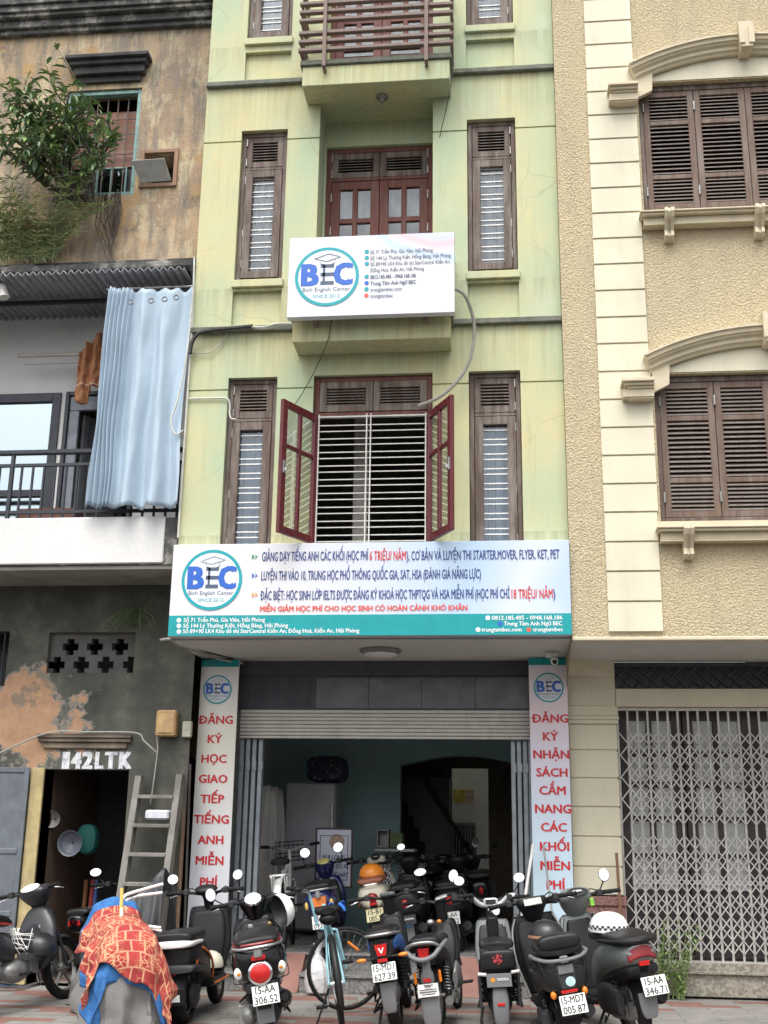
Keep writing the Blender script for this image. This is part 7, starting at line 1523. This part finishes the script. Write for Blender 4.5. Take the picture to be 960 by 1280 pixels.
bx(o, 'tail_light', -.06, .06, -.42, -.38, .66, .72, G['red'], .008); ell(o, 'engine', (0, .48, .33), (.12, .17, .11), G['dkgrey']); tub(o, 'exhaust', [(.10, .6, .2), (.14, .1, .22), (.15, -.4, .30)], [.02, .045, .045], G['chrome'], 12); fender(o, 0, .28, .12, 0, 100, G['black'], gap=.03)

# --- covered motorcycle --------------------------------------------------------
def drape(name, m, prof, u0, u1, hw, off, seed, flare=.16, th=.006, low=None):
    """cloth over a ridge: prof = (y, z) points from front to tail; u1(s) where it ends across the tail; low(u, side) how far it hangs down"""
    rr = random.Random(seed); ph = [rr.uniform(0, 6.3) for _ in range(6)]; P = catmull(prof, 10); b = MB(); uvs = []
    def ridge(u): k = min(len(P)-1.001, max(0, u*(len(P)-1))); i = int(k); t_ = k-i; return [P[i][j]*(1-t_)+P[i+1][j]*t_ for j in (0, 1)]
    ca, sa = math.cos(rad(24)), math.sin(rad(24))
    def fn(u, v):
        s = 2*v-1; sd = 1 if s >= 0 else -1; uu = u0+(u1(s)-u0)*u; y, z = ridge(uu); Lg = low(uu, sd); q = abs(s)*Lg
        tail = max(0, (uu-.66)/.34)
        if q < hw: x = q; dz = .05*(q/hw)**2; o_ = 0
        else: o_ = q-hw; x = hw+flare*o_; dz = .05+o_*.97
        fold = (.030*math.sin(uu*26+ph[0]+sd)+.014*math.sin(uu*61+ph[1]))*min(1, o_*4)
        x = sd*(x+fold+off*1.3*min(1, o_*6)); y = y-off*.9-.030*tail*math.sin(s*8+ph[4])*min(1, tail*2)-.05*tail*abs(s)*-1; z = z-dz+off
        cr_ = (1-2*abs(math.sin(s*7.5+uu*3+ph[2])))*.014*min(1, o_*5)+(1-2*abs(math.sin(uu*19+s*2+ph[3])))*.012*min(1, o_*4); x += sd*cr_; y -= tail*(1-2*abs(math.sin(s*6+ph[5])))*.020
        x += nz(x, y, z+seed, 5, .022)+nz(x, y, z+seed, 12, .008); y += nz(x+4, y, z+seed, 5, .022)+nz(x, y+4, z, 13, .010); z += nz(x, y+7, z, 5, .018)*(1 if off else .6)
        uvs.append((q*sd, uu*2.6)); return (x*ca-y*sa+CVX, x*sa+y*ca+CVY, max(z, .012))
    b.grid(80, 60, fn); o = b.build(name, m, None, True, solid=th, ang=80)
    ul = o.data.uv_layers.new(name='UVMap'); idx = [0]*len(o.data.loops); o.data.loops.foreach_get('vertex_index', idx)
    ul.data.foreach_set('uv', [c for i in idx for c in uvs[i]]); return o
pC = atz(140, 1287); CVX, CVY = pC.x, pC.y+.18
prof = [(1.30, .56), (1.12, .80), (.92, .86), (.72, .74), (.4, .71), (.05, .71), (-.22, .68), (-.36, .60), (-.42, .46), (-.44, .24), (-.45, .02)]
t = NT('grey_felt'); felt = t.out(t.ramp(t.noise(130, 4, .8), [(.3, (.135, .135, .135)), (.5, (.20, .197, .193)), (.7, (.265, .26, .252))]), .95, 0, t.noise(90), .4, .006)
o = drape('covered_motorcycle', felt, prof, 0, lambda s: 1, .165, 0, 3, .17, low=lambda u, s: .18+(.75 if u < .75 else max(.08, .75-(u-.75)*2.5)))
hm = MB()
tag(o, 'motorcycle hidden under a grey felt cloth, in front of the ladder', 'covered motorcycle', None)
t = NT('blue_towelling'); blu = t.out(t.ramp(t.noise(26, 6, .7), [(.3, (.015, .085, .27)), (.7, (.05, .19, .45))]), .9, 0, t.noise(130), .5, .006)
o = drape('blue_towel', blu, prof, .02, lambda s: .86-.02*s+.02*math.sin(s*5), .17, .022, 5, .19, low=lambda u, s: .19+(.55+.07*math.sin(u*9) if s > 0 else .40-.05*math.sin(u*7)))
tag(o, 'bright blue towel spread over the grey covered motorcycle', 'towel')
t = NT('red_patterned'); v_ = t.n('TexCoord').outputs['UV']
bk = t.n('TexBrick', Vector=v_, Color1=(.40, .045, .04), Color2=(.27, .025, .028), Mortar=(.55, .27, .16), Scale=1.0, Mortar_Size=.008, Mortar_Smooth=.3, Brick_Width=.095, Row_Height=.165); bk.offset = .35
motif = t.ramp(t.n('TexVoronoi', Vector=v_, Scale=24.0, _feature='DISTANCE_TO_EDGE').outputs['Distance'], [(.0, 1.0), (.05, 1.0), (.09, 0.0)])
c_ = t.mix(t.math('MULTIPLY', motif, t.ramp(t.noise(5, 3), [(.40, 0.0), (.58, .8)])), bk.outputs['Color'], (.70, .42, .22))
redm = t.out(c_, .9, 0, t.noise(110), .4, .005)
o = drape('patterned_towel', redm, prof, .27, lambda s: .80+.085*max(-1, min(1, (s+.22)*3.2))-.02*math.sin(s*9), .175, .05, 8, .22, low=lambda u, s: .19+(.40-.25*abs(u-.6) if s > 0 else .30+.10*math.sin(u*11)))
tag(o, 'red and cream patterned towel lying on top of the blue towel', 'towel')
# dark tarpaulin behind it
t = NT('dark_tarp'); tarp = t.out(t.ramp(t.noise(3, 5), [(.3, (.045, .047, .05)), (.7, (.085, .088, .092))]), .6, 0, t.noise(9, 4), .3, .02)
a0 = at(122, 1150, .05); a1 = at(206, 1084, .25); a2 = at(214, 1230, .0)
def tar(u, v):
    top = a0.z+(a1.z-a0.z)*u**1.15-.02*math.sin(u*3.1); x = a0.x+(a1.x+.04-a0.x)*u
    fo = .035*math.sin(u*26+v*1.2)+.02*math.sin(u*47)+nz(u*3, v*2, 9, 2, .05); return (x+.03*v*(u-.3), .10-.30*v*(1-.4*u)+fo*(.25+.75*v), top*(1-v)+.015*v)
b = MB(); b.grid(60, 16, tar); b.grid(40, 10, lambda u, v: (a0.x+(a1.x+.04-a0.x)*u, .10+.55*v, (a0.z+(a1.z-a0.z)*u**1.15-.02*math.sin(u*3.1))*(1-v*v*.55)))
tag(b.build('tarpaulin', tarp, None, True, solid=.006, ang=80), 'dark grey tarpaulin hung to a point from the ladder behind the covered motorcycle', 'tarpaulin')
b = MB(); Yc = CVY+.35
def wp(pts): return [at(px, py, Yc+dy) for px, py, dy in pts]
b.tube(wp([(204, 1105, .12), (165, 1116, .10), (155, 1121, .06), (152, 1130, 0), (152.5, 1148, -.04), (157, 1154, -.06), (201, 1160, -.02)]), .013, 8, True, 4)
R0 = empty('folding_chair_frame', tuple(at(165, 1150, Yc)-Vector((0, 0, .02))), 'upturned white tube chair frame lying on the towels of the covered motorcycle', 'chair frame')
b.build('bent_tube', G['whitep'], R0, True); b = MB(); b.tube(wp([(203, 1116, .30), (178, 1119, .28), (173, 1120, .26)]), .013, 8); b.tube(wp([(173, 1120, .26), (158, 1125, .02)]), .011, 8); b.build('bent_tube', G['whitep'], R0, True)
b = MB(); b.tube(wp([(168, 1155, .10), (202, 1164, .14)]), .013, 8); b.tube(wp([(168, 1155, .10), (155, 1150, -.05)]), .011, 8); b.build('bent_tube', G['whitep'], R0, True)
b = MB(); b.tube(wp([(152.5, 1110, .0), (151, 1149, -.02)]), .015, 8); b.build('yellow_tube', mat('yellow_tube', (.62, .50, .14), .5), R0, True)
# things leaning by the right banner
for (pa, pb, r, m_, lab) in (((666.5, 1055), (647, 1183), .014, G['whitep'], 'long white pole leaning by the right folded gate'), ((679, 1055), (688, 1125), .010, G['steel'], 'grey stick leaning across the right banner'), ((770.5, 1066), (774, 1118), .014, mat('brown_stick', (.22, .12, .07), .7), 'brown stick standing behind the grey scooter at the pilaster')):
    Yp = .95 if 'pilaster' not in lab else 1.08
    p_, q_ = at(*pa, Yp), at(*pb, Yp-.15 if 'pilaster' not in lab else Yp); d_ = q_-p_; q_ = p_+d_*((.02-p_.z)/d_.z); b = MB(); b.tube([p_, q_], r, 8); tag(b.build('pole', m_), lab, 'pole')
b = MB(); p = at(652, 1172, 1.12); b.loft([(p.y-.10, .42, .03, .10, 2.4), (p.y-.06, .42, .09, .14, 2.6), (p.y+.06, .42, .09, .14, 2.6), (p.y+.10, .42, .03, .1, 2.4)], 16, 2); b.xf(Matrix.Translation((p.x-.02, .15, -.01))); tag(b.build('paper_sack', mat('sack_tan', (.42, .27, .13), .8), smooth=True), 'tan paper sack standing on the shop step beside the right gate', 'sack')

p = at(397, 1196, .70); b = MB(); b.rings([[(p.x+r*math.cos(a)*(1+nz(math.cos(a), math.sin(a), z, 2, .25)), .70+r*.7*math.sin(a)*(1+nz(math.sin(a), z, 3, 2, .25)), z) for a in [2*math.pi*k/28 for k in range(28)]] for r, z in ((.05, .012), (.10, .03), (.115, .12), (.10, .22), (.06, .30), (.02, .36), (.035, .42), (.045, .45))], True, True)
tag(b.build('plastic_bag', mat('bag_white', (.62, .63, .64), .35, var=.2, scale=14), smooth=True), 'white plastic bag standing behind the wheel of the pale blue bicycle', 'bag')
